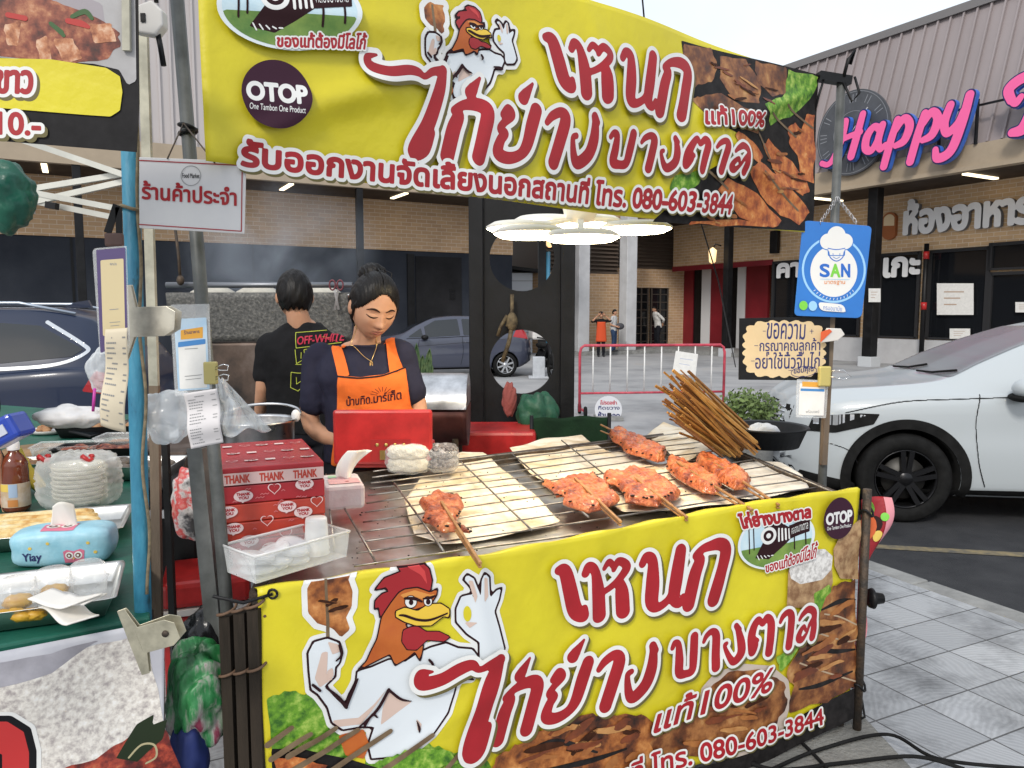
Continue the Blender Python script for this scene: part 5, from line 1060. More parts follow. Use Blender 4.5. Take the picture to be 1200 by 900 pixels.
for i, P in enumerate(([(590, 155), (700, 170), (715, 230), (690, 290), (640, 300), (600, 330), (580, 250)], [(730, 195), (820, 210), (865, 300), (850, 370), (760, 350), (715, 280)], [(850, 215), (960, 240), (965, 330), (900, 340), (850, 280)], [(640, 340), (720, 330), (790, 380), (860, 420), (850, 470), (700, 440), (610, 350)])): tf('roast_print', bumpy([Y2(*q) for q in P], 1.2, 4, 20 + i), ROAST2)
tf('lettuce_print', bumpy([Y2(*q) for q in ((970, 245), (1080, 270), (1070, 320), (1000, 400), (900, 440), (870, 370), (960, 330))], 1.5, 4, 9), LETT); tf('lettuce_print', bumpy([Y2(*q) for q in ((560, 610), (640, 595), (640, 640), (560, 690), (548, 650))], 1.2, 4, 10), LETT)
for i, (a, c, wd) in enumerate((((1060, 400), (1035, 640), 40), ((985, 440), (1040, 560), 36), ((880, 500), (1030, 680), 36), ((830, 580), (1020, 770), 50), ((720, 640), (930, 800), 50), ((620, 780), (900, 800), 30), ((760, 470), (860, 560), 26))):
 a, c = np.array(a, float), np.array(c, float); d = (c - a) / np.linalg.norm(c - a); n_ = np.array([-d[1], d[0]]) * wd; ok = lambda q: (min(max(q[0], 505), 1075 - (q[1] - 265) * .045), min(q[1], 765 + (q[0] - 500) * .08))
 tf('meat_print', bumpy([Y2(*ok(q)) for q in (a - n_ * .5, a + (c - a) * .5 - n_, c - n_ * .6, c + n_ * .6, a + (c - a) * .5 + n_, a + n_ * .5)], 1.6, 4, 30 + i), SKEW)
tp.lines('skewer_print', [[(*Y2(*a), .004), (*Y2(*c), .004)] for a, c in (((850, 470), (900, 560)), ((900, 400), (1000, 480)), ((660, 590), (740, 660)), ((960, 370), (1060, 450)), ((870, 600), (1000, 740)))], STICK, th)
for i_, P in enumerate(([(600, 165), (860, 210), (960, 330), (850, 440), (620, 340)], [(830, 580), (1000, 420), (1060, 430), (1030, 760), (900, 770)], [(620, 780), (720, 650), (940, 790)])): mottle(tp, th, (14, 14, 8)[i_], [Y2(*q) for q in P], 80 + i_, 8, .5)
rooster(tp, th, lambda x, y: Y1(1085 + .435 * (x - 910), 75 + .435 * (y - 108) + .16 * (x - 910) * .6))
tp.word('shop_word', display(tp, 'ehnk', (640, 103), (796, 137), (629, 43), (806, 80), h=.0035), th, ledred)
tp.word('shop_word', display(tp, 'kyag', (510, 180), (690, 190), (520, 119), (704, 136), h=.0035, drops=(.35, 1.3)), th, ledred)
f = Field(*(np.array(tp.uv(410, 195)) - .03), *(np.array(tp.uv(530, 45)) + .05), .0035)
f.stroke([(*tp.uv(*Y1(x, y)), r) for x, y, r in cr_spline([(610, 200, .003), (578, 208, .008), (590, 240, .011), (650, 258, .011), (720, 252, .011), (755, 258, .01), (780, 272, .007), (810, 255, .009), (850, 250, .011)], 6)], .02)
f.stroke([(*tp.uv(*Y1(x, y)), r) for x, y, r in cr_spline([(850, 248, .011), (835, 320, .016), (800, 430, .018), (752, 525, .018), (790, 525, .011), (812, 470, .008), (815, 455, .005)], 6)], .02)
tp.word('shop_word', f, th, ledred)
tp.word('shop_word', display(tp, 'bagtal', (703, 191), (867, 201), (706, 153), (873, 170), h=.003), th, ledred, out=.009)
tp.quadword('claim_word', 'แท้100%', (815, 146), (885, 150), (816, 124), (886, 131), th, ledred, fat=.003, out=.005, h=.002)
tp.quadword('service_line', 'รับออกงานจัดเลี้ยงนอกสถานที่ โทร. 080-603-3844', (279, 195), (850, 249), (279, 163), (851, 223), th, ledred, fat=.003, out=.0075, h=.0018)
logo(tp, th, (333, 12), 82, 50, .08)
tp.quadword('logo_word', 'ของแท้ต้องมีโลโก้', (319, 58), (419, 61), (319, 42), (421, 43), th, ledred, fat=.0012, out=.003, shd=None, h=.0014)
mark(tp, th, (317, 113), 39, 40, .1)
# ================================================================ PEOPLE
from mathutils.bvhtree import BVHTree
def freeze(o, *mods):
 for kind, kw in mods:
  m = o.modifiers.new('m', kind)
  for k, v in kw.items(): setattr(m, k, v)
 bpy.context.view_layer.update(); dg = bpy.context.evaluated_depsgraph_get(); me = bpy.data.meshes.new_from_object(o.evaluated_get(dg)); o.modifiers.clear()
 mats = list(o.data.materials); o.data = me; me.materials.clear()
 for q in mats: me.materials.append(q)
 for p in me.polygons: p.use_smooth = True
 return o
def remesh(o, vox, it=4): return freeze(o, ('REMESH', dict(mode='VOXEL', voxel_size=vox)), ('SMOOTH', dict(iterations=it, factor=.5)))
TEX = bpy.data.textures.new('cloth_folds', 'CLOUDS'); TEX.noise_scale = .11; TEX.noise_depth = 2
def rumple(o, k): return freeze(o, ('DISPLACE', dict(texture=TEX, strength=k, mid_level=.5, texture_coords='LOCAL')), ('SMOOTH', dict(iterations=1, factor=.4)))
class Head:
 RX, RY, RZ = .335, .405, .5
 @classmethod
 def rx(c, z): t = max(0, -z / .5); return c.RX * (1 - .33 * t ** 2.3)
 @classmethod
 def bump(c, x, z):
  g = lambda cx, cz, sx, sz: math.exp(-((x - cx) / sx) ** 2 - ((z - cz) / sz) ** 2); a = abs(x); ga = lambda cx, cz, sx, sz: math.exp(-((a - cx) / sx) ** 2 - ((z - cz) / sz) ** 2)
  d = 0
  r = min(1, max(0, (.06 - z) / .22)) if z > -.19 else max(0, 1 - (-.19 - z) / .03)
  d += .07 * math.exp(-(x / (.034 + .014 * r)) ** 2) * r ** 1.1 + .04 * g(0, -.15, .055, .04) + .028 * ga(.058, -.165, .026, .026)
  d += -.036 * ga(.135, .015, .075, .045) + .026 * ga(.135, -.005, .06, .028) + .016 * ga(.12, .085, .1, .025)
  d += .016 * ga(.19, -.12, .08, .08) + .034 * g(0, -.285, .1, .05) - .02 * g(0, -.285, .095, .01) + .014 * g(0, -.262, .07, .016) + .022 * g(0, -.31, .06, .018)
  d += -.012 * g(0, -.35, .08, .02) + .028 * g(0, -.43, .09, .06) - .008 * g(0, -.22, .014, .03)
  return d
 @classmethod
 def front(c, x, z, o=0.):
  dx, dz = x / c.rx(z), z / c.RZ; q = max(0.0, 1 - dx * dx - dz * dz); y = -c.RY * (q ** .46) * .96
  return Vector((x, y - c.bump(x, z) * min(1, q * 3) - o, z))
 @classmethod
 def point(c, d):
  z = c.RZ * d.z; x = c.rx(z) * d.x
  if d.y <= 0:
   q = max(0.0, 1 - d.x ** 2 - d.z ** 2); return Vector((x, -c.RY * (q ** .46) * .96 - c.bump(x, z) * min(1, q * 3), z))
  k = 1 - .45 * min(1, max(0, (-z - .02) / .4)); return Vector((x, c.RY * 1.08 * d.y * k, z))
SKIN = mat('skin_warm', (.52, .29, .185), .46, c2=(.47, .245, .15), vs_=7, sss=.08, spec=.35)
HAIR = mat('black_hair', (.006, .0045, .004), .42, var=.5, vs_=60, stretch=(1, 1, .12), bump=.25, bs=90, spec=.3)
LIP = mat('lip_tone', (.27, .075, .06), .4); BROW = mat('brow_dark', (.025, .013, .01), .7)
def person(label, pos, yaw, S=1., head=None, arms=None, legs=None, shirt=None, trousers=None, skin=SKIN, hair='short', vox=.012, sleeve=.55, torso=None, group=None, waist_y=0, hands=True, lean=(0, 0)):
 """one figure facing -y (before yaw); local units: metres of a 1.62 m adult, feet at z=0"""
 th = thing('person', label, 'person', pos, group); R = Matrix.Rotation(yaw, 3, 'Z'); G = lambda p: Vector(pos) + R @ (Vector(p) * S)
 arms = arms or [((-.175, 0, 1.31), (-.225, .02, 1.06), (-.23, -.05, .83)), ((.175, 0, 1.31), (.225, .02, 1.06), (.23, -.05, .83))]
 legs = legs or [((-.085, 0, .84), (-.09, -.02, .45), (-.09, .02, .07)), ((.085, 0, .84), (.09, -.02, .45), (.1, .02, .07))]
 T = torso or [(0, 0, .8, .155, .11), (0, 0, .92, .16, .112), (0, 0, 1.02, .142, .1), (0, 0, 1.2, .16, .108), (0, 0, 1.3, .165, .092), (0, 0, 1.355, .12, .07), (0, .005, 1.4, .055, .055)]
 hc, hyaw, hpitch, hroll, hh = head or ((0, -.03, 1.515), 0, 0, 0, .22)
 def loft(b, rings, grow):
  n = 28; V = []
  rr = cr_spline(rings, 5)
  for cx, cy, z, rx, ry in rr:
   for k in range(n): a = 2 * math.pi * k / n; V.append(G((cx + (rx + grow) * math.copysign(abs(math.cos(a)) ** .85, math.cos(a)), cy + (ry + grow) * math.copysign(abs(math.sin(a)) ** .9, math.sin(a)), z)))
  m = len(rr); b.add(V, [(i * n + k, i * n + (k + 1) % n, (i + 1) * n + (k + 1) % n, (i + 1) * n + k) for i in range(m - 1) for k in range(n)], 0, True); b.add(V[:n], [tuple(range(n))[::-1]]); b.add(V[-n:], [tuple(range(n))])
 def limb(b, pts, rs, g=0):
  P = cr_spline(pts, 6); Q = np.interp(np.linspace(0, 1, len(P)), np.linspace(0, 1, len(rs)), rs); b.tube([G(p) for p in P], [(r + g) * S for r in Q], 14)
  for p, r in ((P[0], Q[0]), (P[-1], Q[-1])): b.ball(G(p), (r + g) * S * .98, 12, 8)
 Hm = Matrix.Rotation(hyaw, 3, 'Z') @ Matrix.Rotation(hpitch, 3, 'X') @ Matrix.Rotation(hroll, 3, 'Y'); HP = lambda v: G(Vector(hc) + Hm @ (Vector(v) * hh))
 b = MB(); loft(b, T, -.012); neck0 = Vector((T[-1][0], T[-1][1] + .01, T[-1][2] - .06)); neck1 = Vector(hc) + Hm @ Vector((0, .1 * hh, -.25 * hh)); limb(b, [neck0, (neck0 + neck1) / 2 + Vector((0, .01, 0)), neck1], [.07, .058, .054])
 for A in arms: limb(b, A, [.05, .044, .038, .034, .026])
 for A in legs: limb(b, A, [.082, .07, .05, .048, .034])
 body = b.build('body', skin, th); remesh(body, vox, 5)
 # head with a face and ears, hands with five fingers join the body mesh
 b = MB(); nu, nv = (84, 64) if vox < .01 else (40, 30); V = []
 for i in range(nv + 1):
  t = math.pi * i / nv
  for k in range(nu): a = 2 * math.pi * k / nu; V.append(HP(Head.point(Vector((math.sin(t) * math.cos(a), math.sin(t) * math.sin(a), math.cos(t))))))
 b.add(V, [(i * nu + k, (i + 1) * nu + k, (i + 1) * nu + (k + 1) % nu, i * nu + (k + 1) % nu) for i in range(nv) for k in range(nu)], 0, True)
 for sx in (-1, 1): b.ball(HP((sx * .335, .03, -.04)), (.03 * hh * S * 1.6, .07 * hh * S * 1.4, .12 * hh * S), 14, 10, M=R @ Hm)
 if hands:
  for A in arms:
   w0 = Vector(A[-1]); d = (w0 - Vector(A[-2])).normalized(); sx = Vector((0, -1, 0)).cross(d)
   if sx.length < .2: sx = Vector((1, 0, 0))
   sx.normalize(); nn = d.cross(sx); b.tube([G(w0 - d * .02), G(w0 + d * .04), G(w0 + d * .085)], [.026 * S, .034 * S, .03 * S], 10)
   for k in range(4):
    q = w0 + d * .08 + sx * (.0165 * (k - 1.5)); l = (.062, .072, .068, .052)[k]; b.tube([G(q), G(q + d * l * .5 + nn * .008), G(q + d * l * .8 + nn * .028)], [.0085 * S, .008 * S, .0065 * S], 8)
   q = w0 + d * .025 + sx * .03; b.tube([G(q), G(q + d * .03 + sx * .015 + nn * .01), G(q + d * .055 + sx * .012 + nn * .025)], [.011 * S, .009 * S, .007 * S], 8)
 t2 = b.build('tmp', skin); bm = bmesh.new(); bm.from_mesh(body.data); off = wloc(body)
 me = t2.data; me.transform(Matrix.Translation(-off)); bm.from_mesh(me); bm.to_mesh(body.data); bm.free(); bpy.data.objects.remove(t2)
 for p in body.data.polygons: p.use_smooth = True
 FD = lambda x, z, o: HP(Head.front(x, z, o))
 if vox < .01:
  for sx in (-1, 1):
   f = Field(-.3, -.4, .3, .3, .004)
   f.stroke([(sx * x, z, r) for x, z, r in cr_spline([(.05, .06, .008), (.11, .09, .015), (.17, .088, .012), (.222, .056, .005)], 6)]); decal('eyebrow', f.iso(0), FD, .004, BROW, body)
   f = Field(-.3, -.4, .3, .3, .003); f.stroke([(sx * x, z, r) for x, z, r in cr_spline([(.062, -.02, .004), (.1, -.036, .009), (.14, -.042, .011), (.18, -.034, .01), (.218, -.012, .005)], 6)]); decal('eyelashes', f.iso(0), FD, .004, BROW, body)
   f = Field(-.3, -.4, .3, .3, .003); f.stroke([(sx * x, z, r) for x, z, r in cr_spline([(.08, .012, .001), (.13, .024, .003), (.19, .014, .001)], 6)]); decal('eyelid_fold', f.iso(0), FD, .002, mat('lid_shadow', (.2, .085, .05), .6), body)
   f = Field(-.1, -.25, .1, -.1, .002).poly(disc(sx * .03, -.186, .014, .006)); decal('nostril', f.iso(0), FD, .003, mat('nostril_dark', (.07, .025, .018), .7), body)
  f = Field(-.2, -.4, .2, -.2, .003).poly([(x, z) for x, z, *_ in cr_spline([(-.095, -.284, 0), (-.05, -.262, 0), (-.015, -.252, 0), (0, -.256, 0), (.015, -.252, 0), (.05, -.262, 0), (.095, -.284, 0), (.05, -.318, 0), (0, -.328, 0), (-.05, -.318, 0)], 5, True)])
  decal('lips', f.iso(0), FD, .003, LIP, body); f = Field(-.2, -.4, .2, -.2, .002).stroke([(x, z, r) for x, z, r in cr_spline([(-.1, -.284, .001), (-.04, -.287, .003), (0, -.284, .003), (.04, -.287, .003), (.1, -.284, .001)], 5)]); decal('mouth_line', f.iso(0), FD, .0045, mat('mouth_dark', (.1, .025, .02), .6), body)
 # hair cap
 hairline = (lambda a: (.33 - 1.55 * max(0, a - .015) ** 1.35 if a < .33 else -.24)) if hair in ('bun', 'tied') else (lambda a: .24 - .9 * a * a)
 b = MB(); nu, nv = (110, 70) if vox < .01 else (40, 26); V = []; keep = []
 def hp(d):
  z = Head.RZ * d.z; x = Head.rx(max(z, -.2)) * d.x; y = -Head.RY * .96 * max(0, 1 - d.x ** 2 - d.z ** 2) ** .46 if d.y <= 0 else Head.RY * 1.1 * d.y
  lim = (hairline(abs(x)) if y < -.02 else (-.05 if y < .08 and abs(x) > .25 else -.33)); tpr = min(1, max(0, (z - lim) / .14)) ** .6
  if hair == 'bun': r = 1.005 + (.05 + .012 * math.sin(d.x * 60) + .03 * abs(d.x) ** .5 - .05 * math.exp(-(d.x / .03) ** 2) * (d.z > .3 and d.y < .5)) * tpr
  else: r = 1.005 + (.07 + .02 * math.sin(d.x * 13 + d.z * 7) * math.sin(d.y * 11) + .012 * math.sin(d.x * 47 + d.y * 31 + d.z * 9)) * tpr
  return Vector((x * r, y * r, z * (r if z > 0 else 1)))
 for i in range(nv + 1):
  t = math.pi * i / nv
  for k in range(nu): a = 2 * math.pi * k / nu; V.append(hp(Vector((math.sin(t) * math.cos(a), math.sin(t) * math.sin(a), math.cos(t)))))
 ok = lambda v: v.z > (hairline(abs(v.x)) if v.y < -.02 else (-.05 if v.y < .08 and abs(v.x) > .25 else (-.34 if hair == 'bun' else -.3 + .1 * math.sin(v.x * 60) * .3)))
 b.add([HP(v) for v in V], [f for f in ((i * nu + k, (i + 1) * nu + k, (i + 1) * nu + (k + 1) % nu, i * nu + (k + 1) % nu) for i in range(nv) for k in range(nu)) if sum(ok(V[q]) for q in f) >= 2], 0, True)
 if hair == 'bun':
  b.ball(HP((.03, .36, .38)), (.21 * hh * S, .17 * hh * S, .17 * hh * S), 36, 24, fn=lambda d: 1 + .05 * math.sin(d.z * 14 + d.x * 9 + math.atan2(d.y, d.x) * 3) + .03 * math.sin(d.x * 31 + d.z * 23));
  rr = random.Random(4)
  for q in range(9): a0 = rr.uniform(-.3, .3); b.tube([HP((a0 * 1.1, rr.uniform(-.3, .1), rr.uniform(.3, .44))), HP((a0 * 1.25, rr.uniform(0, .2), .5 + rr.uniform(0, .05))), HP((a0 * 1.1 + rr.uniform(-.05, .05), .25, .5 + rr.uniform(0, .05)))], [.0008, .001, .0005], 4)
  for sx in (-1, 1): b.tube([HP((sx * .3, -.14, .16)), HP((sx * .345, -.1, .02)), HP((sx * .34, -.08, -.12)), HP((sx * .325, -.07, -.19))], [.006 * S, .005 * S, .003 * S, .001], 6)
 b.build('hair', HAIR, th, solid=.004)
 if shirt:
  b = MB(); loft(b, [t_ for t_ in T if t_[2] > .78][:-1] + [(T[-1][0], T[-1][1], T[-1][2] - .012, T[-1][3] + .016, T[-1][4] + .012)], .012)
  for A in arms:
   s0, s1 = Vector(A[0]), Vector(A[1]); L_ = [s0 - Vector((math.copysign(.05, s0.x), 0, 0)), s0, s0.lerp(s1, sleeve * .5), s0.lerp(s1, sleeve)]
   if sleeve >= 1: L_ = [s0, s0.lerp(s1, .5), s1, s1.lerp(Vector(A[2]), min(1, sleeve - 1))]
   limb(b, L_, [.056, .059, .058, .06] if sleeve < 1 else [.06, .056, .05, .042])
  o = b.build('shirt', shirt, th); remesh(o, vox, 3); rumple(o, .022 * S)
 if trousers:
  b = MB(); loft(b, [(T[0][0], T[0][1], .74, .15, .1)] + [(t_[0], t_[1], t_[2], t_[3], t_[4]) for t_ in T[:3]], .006)
  for A in legs: limb(b, A, [.095, .085, .07, .062, .056], .0)
  o = b.build('trousers', trousers, th); remesh(o, vox * 1.2, 3); rumple(o, .02 * S)
 b = MB()
 for A in legs: q = Vector(A[-1]); b.ball(G(q + Vector((0, -.06, -.035))), (.045 * S, .125 * S, .036 * S), 14, 8, M=R)
 b.build('shoe', mat('dark_shoe', (.03, .03, .032), .6), th)
 th['_'] = 0; del th['_']
 return th
def part(th, n): return next(o for o in kids(th) if o.name.split('.')[0] == n)
def draper(o, d):   # press a flat shape onto a body along direction d
 bpy.context.view_layer.update(); off = wloc(o); me = o.data; T = BVHTree.FromPolygons([v.co + off for v in me.vertices], [tuple(p.vertices) for p in me.polygons]); d = Vector(d).normalized()
 def f(p, o_):
  h = T.ray_cast(p - d * 2, d)
  if h[0] is None: h = T.find_nearest(p)
  n = h[1] if h[1].dot(d) < 0 else -h[1]; return h[0] + (n * .5 - d * .5).normalized() * o_
 return f
# ---- the seller
DW = 3.16; wpt = lambda x, y, D=DW: at_y(x, y, D)
w0 = Vector((wpt(424, 400).x, DW + .02, PAV)); LW = lambda x, y, D=DW: tuple(wpt(x, y, D) - w0)
navy = mat('navy_cotton', (.018, .018, .034), .85, c2=(.026, .026, .046), vs_=6, bump=.35, bs=9); jeans = mat('dark_trousers', (.014, .015, .02), .85, var=.3)
sh = LW(424, 415)
hcw = Vector(LW(438, 359, DW - .08))
woman = person('young woman in navy shirt and bright orange apron looking down behind the counter', w0, 0, 1., head=(hcw, rad(30), rad(23), rad(4), .262),
 arms=[(LW(371, 420, DW + .02), LW(366, 500, DW + .0), LW(428, 520, DW - .13)), (LW(468, 414, DW + .02), LW(491, 484, DW + .02), LW(478, 528, DW - .14))],
 torso=[(sh[0] + .02, 0, .8, .18, .12), (sh[0] + .02, 0, .95, .17, .12), (sh[0] + .02, -.01, 1.08, .165, .115), (sh[0] + .005, -.015, 1.15, .175, .115), (sh[0], .0, 1.222, .168, .092), (sh[0], .0, 1.264, .125, .08), (sh[0] + .005, -.015, 1.296, .082, .068)],
 shirt=navy, trousers=jeans, hair='bun', vox=.0075, sleeve=.66)
shirt_ = part(woman, 'shirt'); dw = draper(shirt_, (0, 1, 0)); orange = mat('orange_cotton', (.72, .15, .018), .8, c2=(.62, .115, .014), vs_=5, bump=.25, bs=12)
def on_shirt(P, name, m, off, D=DW - .1, h=.008, par=None):
 Q = [tuple(at_y(x, y, D)[i] for i in (0, 2)) for x, y in P]; return decal(name, shape(Q, h).iso(0), lambda x, z, o: dw(Vector((x, D, z)), o), off, m, par or woman)
lin = lambda L: [(x, y) for x, y in L]
def strip(a, c, w_): return [(a[0] - w_, a[1]), (a[0] + w_, a[1]), (c[0] + w_, c[1]), (c[0] - w_, c[1])]
AP = on_shirt([(398, 440), (425, 442), (450, 439), (472, 431), (478, 470), (482, 560), (386, 560), (396, 480)], 'apron', orange, .012)
on_shirt([(382, 400), (395, 397), (411, 440), (398, 442)], 'apron_strap', orange, .009, h=.005); on_shirt([(448, 400), (458, 397), (469, 432), (456, 438)], 'apron_strap', orange, .009, h=.005)
E_ = [tuple(at_y(x, y, DW - .1)[i] for i in (0, 2)) for x, y in ((398, 441), (425, 443), (450, 440), (472, 432))]
A = np.array(E_); ff = Field(*(A.min(0) - .02), *(A.max(0) + .02), .0025).stroke([(x, z, .0028) for x, z in cr_spline(E_, 6)]); decal('apron_piping', ff.iso(0), lambda x, z, o: dw(Vector((x, DW - .1, z)), o), .0145, jeans, AP)
bx_ = [tuple(at_y(x, y, DW - .1)[i] for i in (0, 2)) for x, y in ((408, 475), (468, 468), (408, 463), (468, 456))]
ff = text_field('บ้านทิด.มาร์เก็ต', quad_map(*bx_), .0013, .001); decal('apron_lettering', ff.iso(.0008), lambda x, z, o: dw(Vector((x, DW - .1, z)), o), .0135, mat('apron_ink', (.04, .012, .02), .7), AP)
c_ = at_y(449, 463, DW - .1); rr = Field(c_.x - .06, c_.z - .02, c_.x + .06, c_.z + .06, .0014)
for k in range(9): a_ = math.pi * (k + .7) / 9.4; rr.stroke([(c_.x + .022 * math.cos(a_), c_.z + .018 * math.sin(a_), .0009), (c_.x + .046 * math.cos(a_), c_.z + .036 * math.sin(a_), .0009)])
decal('apron_emblem', rr.iso(0), lambda x, z, o: dw(Vector((x, DW - .1, z)), o), .0135, mat('apron_ink', (.04, .012, .02), .7), AP)
b = MB(); db = draper(part(woman, 'body'), (0, 1, 0)); P = [at_y(x, y, DW - .1) for x, y in ((405, 388), (412, 402), (424, 417), (434, 424), (440, 405), (441, 395))]
gold = mat('gold_chain', (.75, .5, .2), .3, 1); Pp = []
for q in cr_spline(P[:4], 6) + cr_spline(P[3:], 6): q = Vector(q); u = dw(q, .006); v = db(q, .004); Pp.append(u if u.y < v.y else v)
b.tube(Pp, .0014, 5); q = Pp[19]; b.tube([q + Vector((.006 * math.cos(t), -.002, -.012 + .012 * math.sin(t))) for t in np.linspace(0, 6.28, 12)], .0016, 5); b.tube([q, q + Vector((-.004, -.003, -.03))], .002, 5); b.build('necklace', gold, woman)
b = MB(); g = Vector(hcw) + w0
for (dx, dz) in ((-.088, .045), (.083, .03)): b.bar(g + Vector((dx, -.06, dz)), g + Vector((dx * 1.1, -.01, dz - .02)), .005, .004)
b.build('hair_clip', mat('clip_silver', (.5, .5, .52), .3, 1), woman)
# ---- the man seen from behind
DM = 3.95; mp = lambda x, y, D=DM: at_y(x, y, D); m0 = Vector((mp(352, 400).x, DM, PAV))
def LM(x, y, D=DM): v = mp(x, y, D) - m0; return (-v.x, -v.y, v.z)   # he faces away: yaw 180
blackt = mat('black_cotton', (.008, .008, .009), .85, c2=(.014, .014, .016), vs_=5, bump=.3, bs=9)
sc_m = LM(352, 392)
man = person('man with short black hair in a printed black shirt seen from behind at the smoker', m0, math.pi, 1., head=(LM(345, 347, DM - .02), rad(25), rad(8), 0, .25),
 arms=[(LM(394, 405), LM(402, 455), LM(398, 500, DM + .2)), (LM(314, 405, DM), LM(308, 455, DM - .03), LM(304, 500, DM + .1))],
 torso=[(0, 0, .8, .165, .12), (0, 0, .95, .17, .12), (0, 0, 1.05, .168, .115), (0, 0, sc_m[2] - .12, .185, .115), (0, 0, sc_m[2] - .03, .175, .1), (-.01, 0, sc_m[2] + .02, .125, .075), (-.015, 0, sc_m[2] + .075, .062, .062)],
 shirt=blackt, trousers=jeans, hair='short', vox=.009, sleeve=.72)
dm = draper(part(man, 'shirt'), (0, 1, 0)); hi_ = mat('print_lime', (.36, .4, .05), .8); rd_ = mat('print_scarlet', (.4, .02, .05), .8); Fm = lambda x, z, o: dm(Vector((x, DM - .12, z)), o); mz = lambda x, y: tuple(mp(x, y, DM - .12)[i] for i in (0, 2))
f = Field(*mz(335, 470), *mz(400, 385), .0022)
for L in ([(345, 390), (372, 388), (392, 387)], [(345, 390), (347, 408), (380, 404), (396, 402)], [(346, 410), (348, 426), (358, 420), (356, 410), (376, 406)], [(353, 413), (353, 420)], [(347, 427), (356, 427), (364, 418), (372, 420)], [(342, 436), (341, 454), (350, 458), (358, 450), (356, 437), (349, 437), (342, 436)], [(348, 442), (348, 450), (354, 446)], [(358, 436), (368, 434), (366, 455), (360, 462)], [(362, 440), (380, 436), (384, 452)]): f.stroke([(*mz(*q), .0017) for q in L])
decal('shirt_print', f.iso(0), Fm, .004, hi_, part(man, 'shirt')); ff = text_field('OFF-WHITE', quad_map(mz(348, 404), mz(398, 400), mz(348, 395), mz(398, 390)), .0016, .001); decal('shirt_lettering', ff.iso(.001), Fm, .004, rd_, part(man, 'shirt'))
# ---- three people far across the lot, one at the left edge
def far_feet(x, y, z=0): return at_z(x, y, z)
orange2 = mat('orange_red_apron', (.6, .075, .02), .8)
q = far_feet(704, 418); hgt = (418 - 366) / 900 * q.y / 1.62 * 1.0
p_ = person('woman in a bright orange apron with both arms raised to her head across the lot', q, 0, hgt, arms=[((-.175, 0, 1.31), (-.33, -.05, 1.28), (-.12, -.1, 1.5)), ((.175, 0, 1.31), (.34, -.05, 1.3), (.13, -.1, 1.5))], shirt=blackt, trousers=jeans, sleeve=1.1, vox=.016)
b = MB(); Gs = lambda x, y, z: q + Vector((x, y, z)) * hgt; b.grid(lambda u, v: Gs((u - .5) * (.3 + .1 * (1 - v)), -.135 + .06 * abs(2 * u - 1) ** 2, .55 + .72 * v), 10, 14); b.build('apron', orange2, p_, solid=.01)
b = MB(); b.ball(Gs(0, -.01, 1.57), (.1 * hgt, .12 * hgt, .08 * hgt), 14, 8); b.build('cap', jeans, p_)
q = far_feet(770, 410, .0); hgt = (410 - 358) / 900 * q.y / 1.62
person('person in a white shirt and black trousers leaning forward beside the red entrance panels', q, rad(-75), hgt, head=((0, -.13, 1.48), 0, .2, 0, .23), torso=[(0, .03, .8, .155, .11), (0, .02, .92, .15, .11), (0, 0, 1.02, .14, .1), (0, -.05, 1.2, .155, .105), (0, -.08, 1.3, .16, .09), (0, -.09, 1.355, .12, .07), (0, -.1, 1.4, .055, .055)], arms=[((-.175, -.07, 1.3), (-.24, .12, 1.1), (-.08, .17, .95)), ((.175, -.07, 1.3), (.24, .12, 1.1), (.08, .17, .95))], shirt=mat('white_cotton', (.62, .62, .6), .85), trousers=jeans, sleeve=1.5, vox=.016, hair='short')
q = far_feet(719, 412, .14); hgt = (412 - 363) / 900 * q.y / 1.62
p_ = person('man in a pale shirt and blue jeans with a bag walking past the brick annex', q, rad(60), hgt, shirt=mat('pale_cotton', (.5, .5, .5), .85), trousers=mat('blue_denim', (.03, .06, .13), .85), sleeve=.7, vox=.016, arms=[((-.175, 0, 1.31), (-.22, .04, 1.06), (-.16, -.16, .98)), ((.175, 0, 1.31), (.22, .04, 1.06), (.2, -.14, .95))])
b = MB(); b.ball(q + Vector((.22, -.1, .98)) * hgt, (.17 * hgt, .1 * hgt, .13 * hgt), 14, 10); b.build('shoulder_bag', mat('bag_grey', (.06, .06, .07), .8), p_)
q = at_y(-10, 500, 2.5); person('person in black with only a shoulder in view at the left edge of the photo', (q.x - .13, 2.5, PAV), rad(150), .99, shirt=blackt, trousers=jeans, sleeve=.8, vox=.014)
